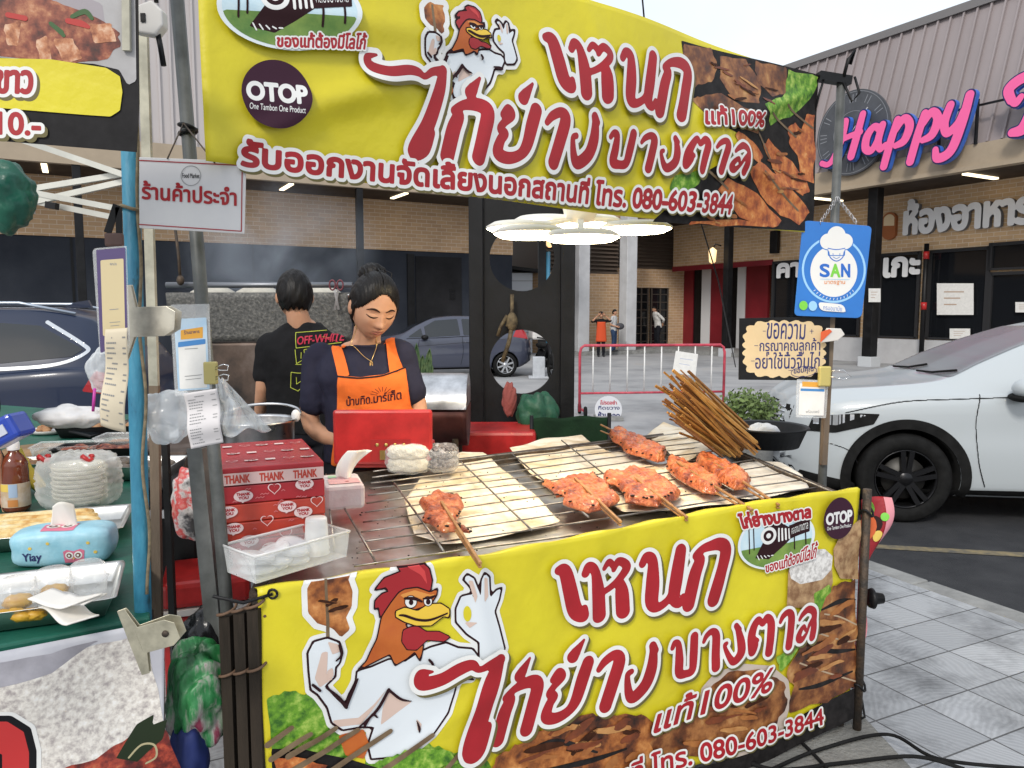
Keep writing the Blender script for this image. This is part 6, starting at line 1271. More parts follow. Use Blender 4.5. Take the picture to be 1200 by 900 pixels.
# ================================================================ ON THE COUNTER
paperc = mat('oiled_paper', (.6, .5, .36), .6, ramp=[(.3, (.42, .3, .16)), (.42, (.6, .48, .32)), (.54, (.74, .65, .51)), (.72, (.8, .75, .65))], vs_=7)
paperw = mat('greaseproof_white', (.68, .64, .58), .6, c2=(.5, .44, .36), vs_=9)
for k, (P, m, lab) in enumerate((
 ([(474, 590), (500, 550), (540, 531), (566, 532), (618, 575), (657, 612), (600, 628), (520, 640), (486, 632)], paperc, 'large cream oil stained paper sheet under the front left chicken'),
 ([(597, 528), (640, 516), (682, 512), (706, 528), (745, 548), (700, 560), (650, 575), (620, 556)], paperc, 'cream paper sheet with dark crumbs at the back of the tray, middle'),
 ([(664, 540), (700, 528), (740, 534), (770, 548), (735, 562), (700, 570)], paperw, 'small whitish crumpled paper in the tray behind the flattened chickens'),
 ([(758, 512), (777, 501), (800, 508), (838, 534), (806, 545), (790, 538)], paperc, 'tan paper sheet curling up beside the bundle of sticks'),
 ([(690, 572), (740, 552), (800, 545), (850, 578), (866, 592), (800, 602), (730, 606)], paperc, 'long tan paper sheet under the three front chickens in the tray'),
 ([(868, 548), (915, 545), (940, 562), (948, 578), (880, 592), (836, 585)], paperw, 'whitish paper sheet at the right end of the tray by the grey pipe'))):
 Q = [at_z(x, y, TZ - .03) for x, y in P]; s_ = shape([(q.x, q.y) for q in Q], .012); z0 = TZ - .030 + k * .002
 b = MB(); b.add([(x, y, z0 + .006 * (1 + math.sin(x * 17 + k * 2) * math.sin(y * 13 + k)) + (.02 if k == 3 else 0) * max(0, math.sin(x * 9))) for x, y in s_.iso(0)[0]], s_.iso(0)[1], 0, True)
 o = b.build('paper_sheet', m, None, solid=.0008); tag(o, lab, 'paper', 'paper sheets lining the grill tray')
meat = mat('grilled_chicken', (.4, .11, .03), .36, ramp=[(.28, (.045, .012, .006)), (.38, (.25, .045, .013)), (.49, (.5, .115, .03)), (.61, (.58, .18, .055)), (.74, (.66, .32, .12))], vs_=20, bump=.8, bs=90, coat=.55)
char = mat('charred_skin', (.02, .012, .01), .6); bamb = mat('bamboo_skewer', (.4, .2, .07), .5, c2=(.24, .11, .04), vs_=20, stretch=(1, 1, .3))
CH = [
 ('whole chicken', [(q[0] / 3.636 + 230, q[1] / 3.636 + 460) for q in ((948, 470), (970, 462), (1015, 440), (1035, 432), (1065, 448), (1130, 450), (1137, 490), (1120, 530), (1108, 558), (1140, 580), (1178, 600), (1130, 592), (1100, 592), (1050, 597), (1000, 562), (962, 548), (975, 510))], [(1045, 480), (1100, 560), (1210, 735)], 3.636, (230, 460), 'flattened grilled chicken on a skewer lying alone at the left of the grate', .022),
 ('whole chicken', [(q[0] / 3 + 540, q[1] / 3 + 400) for q in ((285, 502), (300, 494), (330, 510), (368, 488), (372, 480), (400, 486), (450, 480), (464, 464), (490, 492), (520, 510), (534, 536), (562, 556), (545, 572), (505, 588), (450, 604), (400, 588), (358, 572), (366, 545), (334, 548), (320, 525))], [(400, 492), (480, 565), (562, 640)], 3, (540, 400), 'flattened grilled chicken with spread legs second from left on the grate', .023),
 ('whole chicken', [(q[0] / 3 + 540, q[1] / 3 + 400) for q in ((500, 474), (560, 468), (600, 454), (650, 460), (690, 475), (722, 492), (772, 534), (760, 556), (722, 566), (692, 582), (640, 576), (580, 566), (574, 535), (540, 504), (510, 502))], [(588, 470), (690, 550), (795, 624)], 3, (540, 400), 'flattened grilled chicken third from left, overlapping wing towards its left neighbour', .025),
 ('chicken strip', [(q[0] / 3 + 540, q[1] / 3 + 400) for q in ((522, 330), (545, 312), (580, 325), (640, 350), (700, 380), (722, 386), (718, 420), (690, 425), (640, 408), (580, 392), (560, 366), (535, 352))], [(492, 296), (540, 322), (700, 405)], 3, (540, 400), 'orange skewered chicken lying farthest back on the grate, stick pointing to the left', .034),
 ('chicken strip', [(q[0] / 3 + 540, q[1] / 3 + 400) for q in ((725, 422), (760, 424), (800, 440), (870, 475), (918, 508), (905, 538), (850, 532), (790, 502), (745, 472), (724, 448))], [(760, 445), (880, 520), (1025, 598)], 3, (540, 400), 'orange chicken strip on a skewer, left one of the pair at the right', .036),
 ('chicken strip', [(q[0] / 3 + 540, q[1] / 3 + 400) for q in ((830, 405), (870, 412), (930, 435), (1000, 472), (1020, 490), (1010, 518), (960, 522), (900, 490), (850, 450), (828, 430))], [(870, 430), (960, 490), (1118, 580)], 3, (540, 400), 'orange chicken strip on a skewer, rightmost on the grate', .036)]
for k, (kind, P, S_, sc_, of, lab, hh) in enumerate(CH):
 z0 = TZ + .013; Q = bumpy([tuple(at_z(x, y, z0)[:2]) for x, y in P], .0025, 3, 40 + k); c = np.mean(np.array(Q), 0); th = thing('grilled_chicken', lab, 'grilled chicken', (c[0], c[1], z0), 'grilled chickens on the wire grate')
 A = np.array(Q); f = Field(*(A.min(0) - .01), *(A.max(0) + .01), .0035).poly(Q, .06); vs_, fs = f.iso(0); rr = random.Random(k)
 ph = [rr.uniform(0, 6) for _ in range(8)]
 def hgt_(x, y):
  i, j = min(f.nx - 1, max(0, int((x - f.x0) / f.h + .5))), min(f.ny - 1, max(0, int((y - f.y0) / f.h + .5))); d = max(0, -f.d[j, i]); e = min(1, d / .017)
  return hh * (1 - (1 - e) ** 2) * (.72 + .2 * math.sin(x * 42 + ph[0]) * math.sin(y * 38 + ph[1]) + .09 * math.sin(x * 120 + ph[2]) * math.sin(y * 130 + ph[3]) + .06 * math.sin(x * 260 + y * 90 + ph[4])) + .003
 n = len(vs_); b = MB(); b.add([(x, y, z0 + hgt_(x, y)) for x, y in vs_], fs, 0, True); b.add([(x, y, z0 - .002) for x, y in vs_], [q[::-1] for q in fs], 0, True); cnt = set((q[i], q[(i + 1) % len(q)]) for q in fs for i in range(len(q)))
 off_ = 0; b.f += [(i, j, n + j, n + i) for i, j in cnt if (j, i) not in cnt]; e_ = len(b.f) - len(b.m); b.m += [0] * e_; b.sm += [True] * e_
 b.build('meat', meat, th)
 # charred bits
 b = MB()
 for q in range(22):
  x, y = Q[rr.randrange(len(Q))]; x, y = x + (c[0] - x) * .05, y + (c[1] - y) * .05; b.ball((x, y, z0 + hgt_(x, y)), (rr.uniform(.003, .008), rr.uniform(.003, .007), .003), 8, 6)
 b.build('char', char, th)
 W_ = [at_z(x / sc_ + of[0], y / sc_ + of[1], z0 + .012) for x, y in S_]; up_ = max(hgt_(W_[0].x, W_[0].y), hgt_(W_[1].x, W_[1].y)) - .003
 a_, c_ = W_[0] + UP * max(.0, up_ - .006), W_[-1] + UP * .004
 if k == 3: a_, c_ = W_[0] + UP * .004, W_[-1] + UP * (up_ - .01)
 b = MB(); b.bar(a_, c_, .0085, .007); b.build('skewer', bamb, th, bevel=.0015)
 b = MB(); b.bar(a_ - UP * (hh * .9), c_ - UP * .009, .0085, .005); b.build('skewer', bamb, th, bevel=.0015)
b = MB(); r = random.Random(9)
for k in range(240):
 u, v = r.uniform(.1, .97), r.uniform(.05, .95); p = quadpt(u, v, TZ - .012); s_ = r.uniform(.001, .0035); b.ball(p + UP * r.uniform(-.012, .001), (s_, s_, s_ * .6), 6, 4)
tag(b.build('crumbs', char), 'dark burnt crumbs scattered over the paper and wires of the grate', 'crumbs', kind='stuff')
# grease drips hanging on the banner lip are left to the cloth; bundle of bamboo sticks
th = thing('stick_bundle', 'thick sheaf of brown bamboo skewers leaning in a pan at the back right', 'skewers', at_z(880, 530, TZ)); r = random.Random(3)
col3 = [mat('bamboo_a', (.36, .17, .035), .5, c2=(.22, .09, .02), vs_=16), mat('bamboo_b', (.45, .25, .07), .5, c2=(.3, .14, .03), vs_=16), mat('bamboo_c', (.22, .09, .025), .55, c2=(.12, .05, .015), vs_=16)]
for i in range(98):
 t = r.random(); u = r.random()
 k = r.random() ** 2 * .4; T0, B0 = np.array((776 + 26 * u, 430 + 62 * t)), np.array((892 - 46 * t, 522 + 17 * t)); top = tuple(T0 + (B0 - T0) * k + (r.uniform(-5, 5), r.uniform(-5, 5))); bot = tuple(B0 + (r.uniform(-12, 5), r.uniform(-7, 7)))
 if i < 4: top = ((778, 436), (786, 440), (768, 452), (776, 470))[i]
 D0 = r.uniform(3.0, 3.35); a_, c_ = at_y(*top, D0 - .1), at_y(*bot, D0)
 if c_.z < TZ + .015: c_.z = TZ + .015 + r.uniform(0, .02)
 b = MB(); w_ = r.uniform(.0065, .0115); b.bar(a_, c_, w_, w_ * .7, up=(r.uniform(-1, 1), r.uniform(-1, 1), 1)); b.build('skewer', r.choice(col3), th)
q = at_z(888, 535, TZ); th = thing('pan', 'dark round pan at the back right of the counter under the skewers', 'pan', (q.x, q.y, TZ)); q.y += .18; q.x += .09
b = MB(); b.lathe([(0, .004), (.14, .004), (.17, .08), (.182, .085), (.178, .092), (.163, .086), (.135, .012), (0, .012)], (q.x, q.y, TZ + .012), 40); b.build('bowl', M['black'], th)
def crumple(name, c, r, m, lab, cat, seed, n=26, amp=.3, sq=(1, 1, 1), film=True):
 rr = random.Random(seed); W_ = [(Vector((rr.gauss(0, 1), rr.gauss(0, 1), rr.gauss(0, 1))) * 2.6, rr.uniform(0, 6)) for _ in range(9)]
 b = MB(); b.ball(c, tuple(r * k for k in sq), n * 2, n, fn=lambda d: 1 + amp * sum(abs(math.sin(d.dot(w_) + p)) - .6 for w_, p in W_) / 4); o = b.build(name, m, None); tag(o, lab, cat); return o
bagm = clear('bag_film', (.86, .9, .93), .3, .15)
q = at_y(893, 510, 3.3); crumple('plastic_bag', q, .075, clear('white_film', (.85, .86, .88), .6, .2), 'crumpled white plastic bag beside the skewers in the dark pan', 'plastic bag', 4, sq=(1.1, .8, .7))

# ---- red gift boxes wrapped together
A_, B_ = at_z(259, 549, TZ + .231), at_z(379, 540, TZ + .231); A_.z = B_.z = TZ + .006; eg = (B_ - A_); Wg = eg.length; eg.normalize(); ng = Vector((eg.y, -eg.x, 0)); Hg = .225; Dg = .37
th = thing('gift_box_bundle', 'bundle of red and orange gift boxes with white hearts and thank you bubbles', 'gift boxes', A_)
gm = [mat('wrap_red', (.42, .016, .024), .35, c2=(.36, .012, .018), vs_=8, coat=.3), mat('wrap_orange_red', (.5, .05, .022), .35, c2=(.42, .035, .018), vs_=8, coat=.3)]
for k in range(5):
 z0 = Hg * k / 5; b = MB(); e0 = .002 * math.sin(k * 7)
 b.prism([(e0, 0), (Wg + e0, 0), (Wg + e0, Dg), (e0, Dg)], lambda x, y, d: A_ + eg * x - ng * y + UP * d, z0 + .0008, z0 + Hg / 5 - .0008); b.build('box', gm[(0, 1, 0, 0, 0)[k] if k != 2 else 1], th, bevel=.003)
ff_ = lambda x, y, o: A_ + eg * x + UP * y + ng * (.0035 + o); ft_ = lambda x, y, o: A_ + eg * x - ng * y + UP * (Hg + .001 + o); fl_ = lambda x, y, o: A_ - ng * x + UP * y - eg * (.0035 + o)
def heart(cx, cy, s_): return [(cx + s_ * .062 * 16 * math.sin(t) ** 3, cy + s_ * .062 * (13 * math.cos(t) - 5 * math.cos(2 * t) - 2 * math.cos(3 * t) - math.cos(4 * t))) for t in np.linspace(0, 2 * math.pi, 36)[:-1]]
pw = mat('print_pale_pink', (.72, .55, .54), .5); pr_ = mat('print_rose', (.55, .16, .17), .5)
def motif(fn, kind, cx, cy, s_, txt='THANK'):
 if kind == 'h': f = shape(heart(cx, cy, s_), .0012); g = shape(heart(cx, cy, s_ * .84), .0012); f2 = Field(f.x0, f.y0, f.x0 + f.nx * f.h, f.y0 + f.ny * f.h, f.h).poly(heart(cx, cy, s_ * .85), .01); f.d = np.maximum(f.d, -f2.d[:f.ny, :f.nx]); decal('heart_print', f.iso(0), fn, .0006, pw, th)
 else:
  P = disc(cx, cy, s_ * 1.35, s_ * .85); f = shape(P, .0012).poly([(cx - s_ * .3, cy - s_ * .6), (cx + s_ * .3, cy - s_ * .6), (cx - s_ * .2, cy - s_ * 1.2)]); decal('bubble_print', f.iso(0), fn, .0006, pw, th)
  for i, w_ in enumerate((txt, 'YOU' if txt == 'THANK' else 'YOU ♥')): f = text_field(w_, (cx - s_ * (.95 - .25 * i), cy + s_ * (.1 - .55 * i), cx + s_ * (.95 - .25 * i), cy + s_ * (.5 - .55 * i)), .0007, .001); decal('bubble_word', f.iso(.0005), fn, .0012, gm[0], th)
ss = .0155
for x, y, k in ((.2, .155, 'b'), (.5, .168, 'h'), (.8, .172, 'b'), (.1, .075, 'b'), (.42, .088, 'h'), (.78, .1, 'b'), (.24, .04, 'b'), (.6, .05, 'h'), (.1, .012, 'h'), (.45, .016, 'b'), (.84, .022, 'h'), (.62, .118, 'b'), (.92, .125, 'h'), (.05, .118, 'b')): motif(ff_, k, x * Wg, y * Hg / .225 * .96 + .006, ss * (1.05 if k == 'b' else 1))
f = Field(0, 0, Wg, Hg, .0012)
r = random.Random(5)
for k in range(22): x, y = r.uniform(.02, Wg - .04), r.uniform(.02, Hg - .05); f.stroke([(x + .004 * i, y + .003 * (i % 2), .0009) for i in range(r.randrange(3, 7))])
decal('scribble_print', f.iso(0), ff_, .0005, pr_, th)
for k in range(3): f = text_field('THANK', (Wg * (.06 + .33 * k), Hg - .037, Wg * (.06 + .33 * k) + .052, Hg - .02), .0008, .001);
tape = mat('tape_strip', (.62, .42, .4), .25, coat=.3); decal('tape', shape([(.001, Hg - .042), (Wg - .001, Hg - .042), (Wg - .001, Hg - .013), (.001, Hg - .013)], .004).iso(0), ff_, .0013, tape, th)
for k in range(3): f = text_field('THANK', (Wg * (.03 + .33 * k), Hg - .037, Wg * (.03 + .33 * k) + .056, Hg - .018), .0008, .001); decal('tape_word', f.iso(.0008), ff_, .0019, gm[1], th)
for i in range(5):
 for j in range(3):
  x, y = Wg * (.12 + .19 * i + .04 * (j % 2)), Dg * (.2 + .3 * j)
  if (i + j) % 3 == 0: motif(ft_, 'h', x, y, ss * .9)
  elif (i + j) % 3 == 1: motif(ft_, 'b', x, y, ss * .8)
  else: decal('square_print', shape([(x - .012, y - .01), (x + .012, y - .01), (x + .012, y + .01), (x - .012, y + .01)], .002).iso(0), ft_, .0005, pw, th)
for y, k in ((.05, 'h'), (.1, 'b'), (.16, 'h')): motif(fl_, k, Dg * .5, y, ss)

# ---- tissue box, lid container, cup, rice bags
A_, B_ = at_z(381, 600, TZ + .006), at_z(428, 596, TZ + .006); et2 = (B_ - A_); w2 = et2.length; et2.normalize(); n2 = Vector((et2.y, -et2.x, 0)); h2 = .075
th = thing('tissue_box', 'pale plastic wrapped tissue pack with a tissue standing up beside the gift boxes', 'tissues', A_)
b = MB(); b.prism([(0, 0), (w2, 0), (w2, .15), (0, .15)], lambda x, y, d: A_ + et2 * (x + .02 * d) - n2 * y + UP * (d * (1 + .6 * y)), 0, h2); b.build('pack', mat('tissue_wrap', (.66, .62, .62), .4, c2=(.62, .5, .5), vs_=12, bump=.2, bs=30), th, bevel=.012)
tf_ = lambda x, y, o: A_ + et2 * (x + .02 * h2) - n2 * y + UP * (h2 * (1 + .6 * y) + .001 + o)
decal('pink_print', shape([(.015, .02), (w2 * .9, .02), (w2 * .9, .07), (.05, .1), (.015, .08)], .004).iso(0), tf_, .001, mat('wrap_pink', (.65, .36, .37), .5), th); decal('green_print', shape([(.02, .09), (.05, .09), (.05, .12), (.02, .12)], .003).iso(0), tf_, .0016, mat('wrap_green', (.4, .6, .38), .5), th); decal('dot_print', shape(disc(.07, .04, .006), .001).iso(0), tf_, .0016, gm[0], th)
q = tf_(w2 * .55, .08, 0); b = MB(); b.grid(lambda u, v: q + et2 * ((u - .5) * (.045 + .03 * v) + .055 * v * v) + UP * (.085 * v - .012 * v * abs(u - .4)) - n2 * (.014 * math.sin(u * 7 + v * 2) + .02 * v), 14, 12); b.build('tissue', mat('soft_tissue', (.76, .73, .68), .9), th, solid=.001)
C0 = at_z(300, 684, TZ + .012); C1 = at_z(406, 652, TZ + .012); ec = (C1 - C0); wc_ = ec.length; ec.normalize(); nc = Vector((ec.y, -ec.x, 0))
th = thing('lid_container', 'clear plastic box full of round lids at the front left counter corner', 'container', C0)
pl = clear('clear_plastic', (.88, .9, .9), .16, .1)
b = MB(); h3, d3, ex = .062, .12, .006
def cp(x, y, z): k = ex * z / h3; return C0 + ec * (x + (k if x > wc_ / 2 else -k)) - nc * (y + (k if y > d3 / 2 else -k)) + UP * z
for P in (((0, 0), (wc_, 0)), ((wc_, 0), (wc_, d3)), ((wc_, d3), (0, d3)), ((0, d3), (0, 0))): b.quad(cp(*P[0], 0), cp(*P[1], 0), cp(*P[1], h3), cp(*P[0], h3))
b.quad(cp(0, 0, 0), cp(wc_, 0, 0), cp(wc_, d3, 0), cp(0, d3, 0)); b.build('tub', pl, th, solid=.0012)
b = MB(); b.tube([cp(0, 0, h3), cp(wc_, 0, h3), cp(wc_, d3, h3), cp(0, d3, h3)], .0035, 6, closed=True); b.build('rim', clear('rim_plastic', (.9, .9, .9), .45, .2), th)
r = random.Random(11)
for k in range(9):
 p = C0 + ec * (.03 + .1 * (k % 3) * .45 + .01) - nc * (.055 + .01 * (k % 2)) + UP * (.008 + .0075 * (k // 3) * 2); t = thing('cup_cover', 'round clear plastic lid lying in the clear box with others', 'lid', p, 'round lids in the clear box')
 b = MB(); b.lathe([(0, .004), (.036, .004), (.038, .0), (.04, .001), (.038, .008), (.028, .01), (0, .01)], p, 28, M=Matrix.Rotation(r.uniform(-.25, .25), 3, 'X') @ Matrix.Rotation(r.uniform(-.3, .3), 3, 'Y')); b.build('disc', clear('lid_film', (.88, .9, .92), .28, .1), t)
p = C0 + ec * (wc_ * .8) - nc * .05 + UP * .01; th = thing('plastic_cup', 'stack of frosted plastic cups standing upside down in the clear box', 'cups', p)
for k in range(2): b = MB(); z0 = .012 * k; b.lathe([(.0, z0 + .075), (.024, z0 + .075), (.0255, z0 + .07), (.029, z0 + .003), (.031, z0)], p, 32); b.build('cup', clear('frosted_plastic', (.85, .85, .84), .55, .3), th)
for (px0, px1, yb, m, lab, hh) in ((455, 499, 553, mat('sticky_rice', (.72, .68, .58), .6, c2=(.6, .55, .44), vs_=60, bump=.6, bs=160), 'clear bag of white sticky rice lying behind the tissue pack', .1), (500, 533, 551, mat('black_rice', (.09, .07, .075), .6, ramp=[(.4, (.03, .022, .025)), (.6, (.3, .27, .27))], vs_=90, bump=.6, bs=160), 'clear bag of dark speckled rice beside the white rice bag', .085)):
 a_, c_ = at_z(px0, yb, TZ + .006), at_z(px1, yb, TZ + .006); ww = (c_ - a_).length; m0_ = (a_ + c_) / 2; th = thing('rice_bag', lab, 'rice bag', m0_)
 for i in range(2):
  b = MB(); b.ball(m0_ + Vector((0, .05, .026 + i * hh * .46)), (ww * .56, .07, hh * .29), 40, 24, fn=lambda d: 1 / max(abs(d.x) ** 4 + abs(d.y) ** 4 + abs(d.z) ** 4, .2) ** .22 * (1 + .05 * math.sin(d.x * 9) * math.sin(d.z * 8 + i))); b.build('rice', m, th)
 b = MB(); b.ball(m0_ + Vector((0, .05, hh * .45)), (ww * .62, .08, hh * .6), 40, 24, fn=lambda d: 1 / max(abs(d.x) ** 4 + abs(d.y) ** 4 + abs(d.z) ** 4, .2) ** .2 * (1 + .05 * math.sin(d.x * 13 + 2) * math.sin(d.z * 11))); b.build('bag', clear('rice_film', (.9, .92, .94), .14, .08), th)
# ---- red cash box, open towards the seller
a_, c_ = at_y(392, 545, 2.84), at_y(507, 545, 2.84); th = thing('cash_box', 'open red metal cash box with its raised lid facing the buyers', 'cash box', ((a_.x + c_.x) / 2, 2.84, TZ))
xm, ww = (a_.x + c_.x) / 2, c_.x - a_.x; zt_ = at_y(450, 480, 2.84).z; b = MB(); b.box((xm, 2.84, (TZ + .03 + zt_) / 2), (ww, .025, zt_ - TZ - .03), rz=.035); b.build('lid', M['red'], th, bevel=.011)
b = MB(); b.box((xm, 2.93, TZ + .055), (ww * .96, .15, .085)); b.build('base', M['red'], th, bevel=.006)
b = MB(); b.box((xm + .03, 2.8265, (TZ + zt_) / 2 - .035), (.15, .003, .085), rz=.035); rc = b.build('latch_recess', mat('recess_red', (.3, .014, .014), .4), th)
b = MB()
for k in range(4): b.ball((xm - .02 + .033 * k, 2.823, (TZ + zt_) / 2 - .012), (.007, .004, .007), 10, 8)
b.box((xm + .0, 2.822, (TZ + zt_) / 2 - .05), (.02, .006, .035)); b.build('latch', mat('brass', (.45, .33, .12), .35, 1), rc)
# ================================================================ SIGNS ON THE POSTS
class Board(Print):
 """upright flat board through the depth D; px outline"""
 def __init__(s, D, yaw=0.):
  e = Vector((math.cos(yaw), math.sin(yaw), 0)); s.c = Vector((0, D, 1.62)) if not isinstance(D, Vector) else D
  Print.__init__(s, s.c, e, Vector((e.y, -e.x, 0)), 0, None); s.fn = lambda x, y, o: s.c + e * x + UP * (y - s.c.z) + s.n * o; s.top = 0
 def plate(s, name, P, m, par, t=.004, back=0., bevel=0.):
  Q = [s.uv(*q) for q in P]; b = MB(); b.prism(Q, lambda x, y, d: s.fn(x, y, d), -t - back, -back); return b.build(name, m, par, bevel=bevel)
def rr_(P, r=.12, n=5):   # round the corners of a quad given in pixels
 out = []; P = [np.array(p, float) for p in P]
 for i in range(4):
  a, p, c = P[i - 1], P[i], P[(i + 1) % 4]; u, v = p + (a - p) * r, p + (c - p) * r * np.linalg.norm(a - p) / max(np.linalg.norm(c - p), 1)
  for k in range(n + 1): t = k / n; out.append(tuple((1 - t) ** 2 * u + 2 * t * (1 - t) * p + t * t * v))
 return out
blue = mat('sign_blue', (.02, .17, .55), .35, c2=(.018, .15, .49), vs_=5, coat=.3); pblue = mat('print_light_blue', (.3, .55, .8), .4); sgreen = mat('print_leaf_green', (.18, .55, .06), .4); sblue = mat('print_deep_blue', (.02, .13, .5), .4)
sleeve_ = clear('card_sleeve', (.85, .87, .88), .22, .15); cblue = mat('card_blue', (.06, .22, .5), .5); corange = mat('card_orange', (.68, .34, .05), .5)
# blue food safety sign
B = Board(rp0.y - .07); th = thing('hanging_sign', 'blue hanging sign with a white oval, cook hat and the letters SAN', 'sign', B.fn(*B.uv(976, 315), 0))
B.plate('board', rr_([(941, 258), (1022, 265), (1010, 373), (931, 370)], .07), blue, th, .006, bevel=.0015)
B.patch('ring', [(977 + 37.5 * math.cos(t), 316 + 39 * math.sin(t)) for t in np.linspace(0, 6.283, 60)[:-1]], pblue, th, h=.002); B.patch('ring_gap', [(977 + 35 * math.cos(t), 316 + 36.5 * math.sin(t)) for t in np.linspace(0, 6.283, 60)[:-1]], blue, th, h=.002)
B.patch('oval', [(977 + 27.5 * math.cos(t), 318 + 30 * math.sin(t)) for t in np.linspace(0, 6.283, 60)[:-1]], whitep, th, h=.002)
f = Field(*(np.array(B.uv(945, 345)) - .01), *(np.array(B.uv(1010, 262)) + .01), .0015)
for x, y, r in ((970, 283, 9), (980, 276, 10.5), (990, 283, 9), (980, 287, 10)): f.stroke([(*B.uv(x, y), r * B.c.y / 900)] * 2)
f.poly([B.uv(*q) for q in ((970, 285), (990, 285), (989, 299), (971, 299))]); decal('cook_hat_outline', f.iso(.003), B.fn, B.layer(), blue, th); decal('cook_hat', f.iso(0), B.fn, B.layer(), whitep, th)
B.lines('face_lines', [[(970, 291, .0016), (980, 292.5, .0016), (990, 291, .0016)], [(971, 295, .0018), (973, 302, .0018), (980, 306, .0018), (987, 302, .0018), (989, 295, .0018)], [(976, 297, .0012), (976, 299, .0012)], [(984, 297, .0012), (984, 299, .0012)], [(976, 301, .001), (980, 303, .001), (984, 301, .001)]], sblue, th, h=.0012)
for t, x0, x1, m in (('S', 961, 971.5, sblue), ('A', 973.5, 984, sgreen), ('N', 986, 995.5, sblue)): B.quadword('letter', t, (x0, 324), (x1, 324.6), (x0, 309.5), (x1, 310), th, m, fat=.0022, out=0, shd=None, h=.0014)
B.quadword('motto', 'มาตรฐาน', (966, 334), (990, 334), (966, 329), (990, 329), th, mat('print_orange_ink', (.7, .22, .03), .5), fat=.0002, out=0, shd=None, h=.0009); B.lines('rule', [[(961, 327, .0008), (995, 327.6, .0008)]], pblue, th, h=.0009)
for k, a0 in enumerate(np.linspace(2.35, .8, 13)): B.lines('arc_lettering', [[(977 + 31 * math.cos(a0), 316 + 33.5 * math.sin(a0), .0011), (977 + 33 * math.cos(a0 + .02), 316 + 35.6 * math.sin(a0 + .02), .0011)]], whitep, th, h=.001) if k % 1 == 0 else 0
B.patch('green_seal', [(941 + 5 * math.cos(t), 358 + 5.5 * math.sin(t)) for t in np.linspace(0, 6.283, 24)[:-1]], sgreen, th, h=.0012); B.patch('grey_seal', [(952 + 5 * math.cos(t), 358.5 + 5.8 * math.sin(t)) for t in np.linspace(0, 6.283, 24)[:-1]], pblue, th, h=.0012)
B.patch('caption_panel', rr_([(959, 354), (991, 357), (990, 366), (958, 364)], .3), whitep, th, h=.0014); B.quadword('caption', 'กรมอนามัย', (964, 363), (986, 365), (964, 357), (986, 359), th, sblue, fat=0, out=0, shd=None, h=.0008)
b = MB()
for px in (960, 1004):
 a_, c_ = B.fn(*B.uv(px, 262), .002), rpt(at_y(985, 233, rp0.y).z) + Vector((0, -.02, 0))
 for k in range(12): p_ = a_.lerp(c_, (k + .5) / 12); b.tube([p_ + Vector((.004 * math.cos(t) if k % 2 else 0, .004 * math.cos(t) if not k % 2 else 0, .009 * math.sin(t))) for t in np.linspace(0, 6.28, 9)[:-1]], .0013, 4, closed=True)
b.build('chain', M['steel'], th)
# handwritten board
B = Board(rp0.y - .055); th = thing('note_board', 'black board with a cream scalloped paper handwritten in blue ink', 'notice', B.fn(*B.uv(920, 410), 0))
B.plate('board', [(867, 373), (973, 371), (971, 446), (866, 445)], M['black'], th, .008)
out = [];
for k in range(96):
 t = 2 * math.pi * k / 96; rx, ry = 49, 33; c_, s_ = math.cos(t), math.sin(t); q = (abs(c_) ** 4 + abs(s_) ** 4) ** -.25 if True else 1; rad_ = .95 + .1 * abs(math.sin(t * 11)) ; out.append((919 + rx * c_ * q * .96 * rad_, 409 + ry * s_ * q * .98 * rad_))
B.patch('note_paper', out, mat('cream_card', (.62, .49, .3), .7, c2=(.56, .43, .25), vs_=8), th, h=.002)
for t, q in (('ขอความ', ((898, 397), (943, 398), (899, 378), (944, 380))), ('กรุณาคุณลูกค้า', ((890, 416), (961, 415), (890, 397), (961, 396))), ('อย่าใช้นิ้วจิ้มไก่', ((885, 432), (960, 432), (885, 413), (961, 412))), ('ขอบคุณ', ((930, 440), (953, 437), (930, 433), (953, 430)))): B.quadword('handwriting', t, *q, th, M['navyink'], fat=.0006, out=0, shd=None, h=.0012)
B.lines('ink_oval', [[(942 + 15 * math.cos(t), 435.5 + 6 * math.sin(t) - 1.5 * math.cos(t), .0011) for t in np.linspace(0, 6.283, 20)]], M['navyink'], th, h=.001); B.lines('ink_mark', [[(894, 388, .001), (897, 388, .001)], [(949, 388, .001), (953, 388, .001)], [(951, 386, .001), (951, 391, .001)], [(884, 405, .001), (888, 405, .001)], [(880, 423, .001), (884, 423, .001)], [(964, 420, .001), (968, 420, .001)], [(924, 434, .001), (928, 434, .001)]], M['navyink'], th, h=.001)
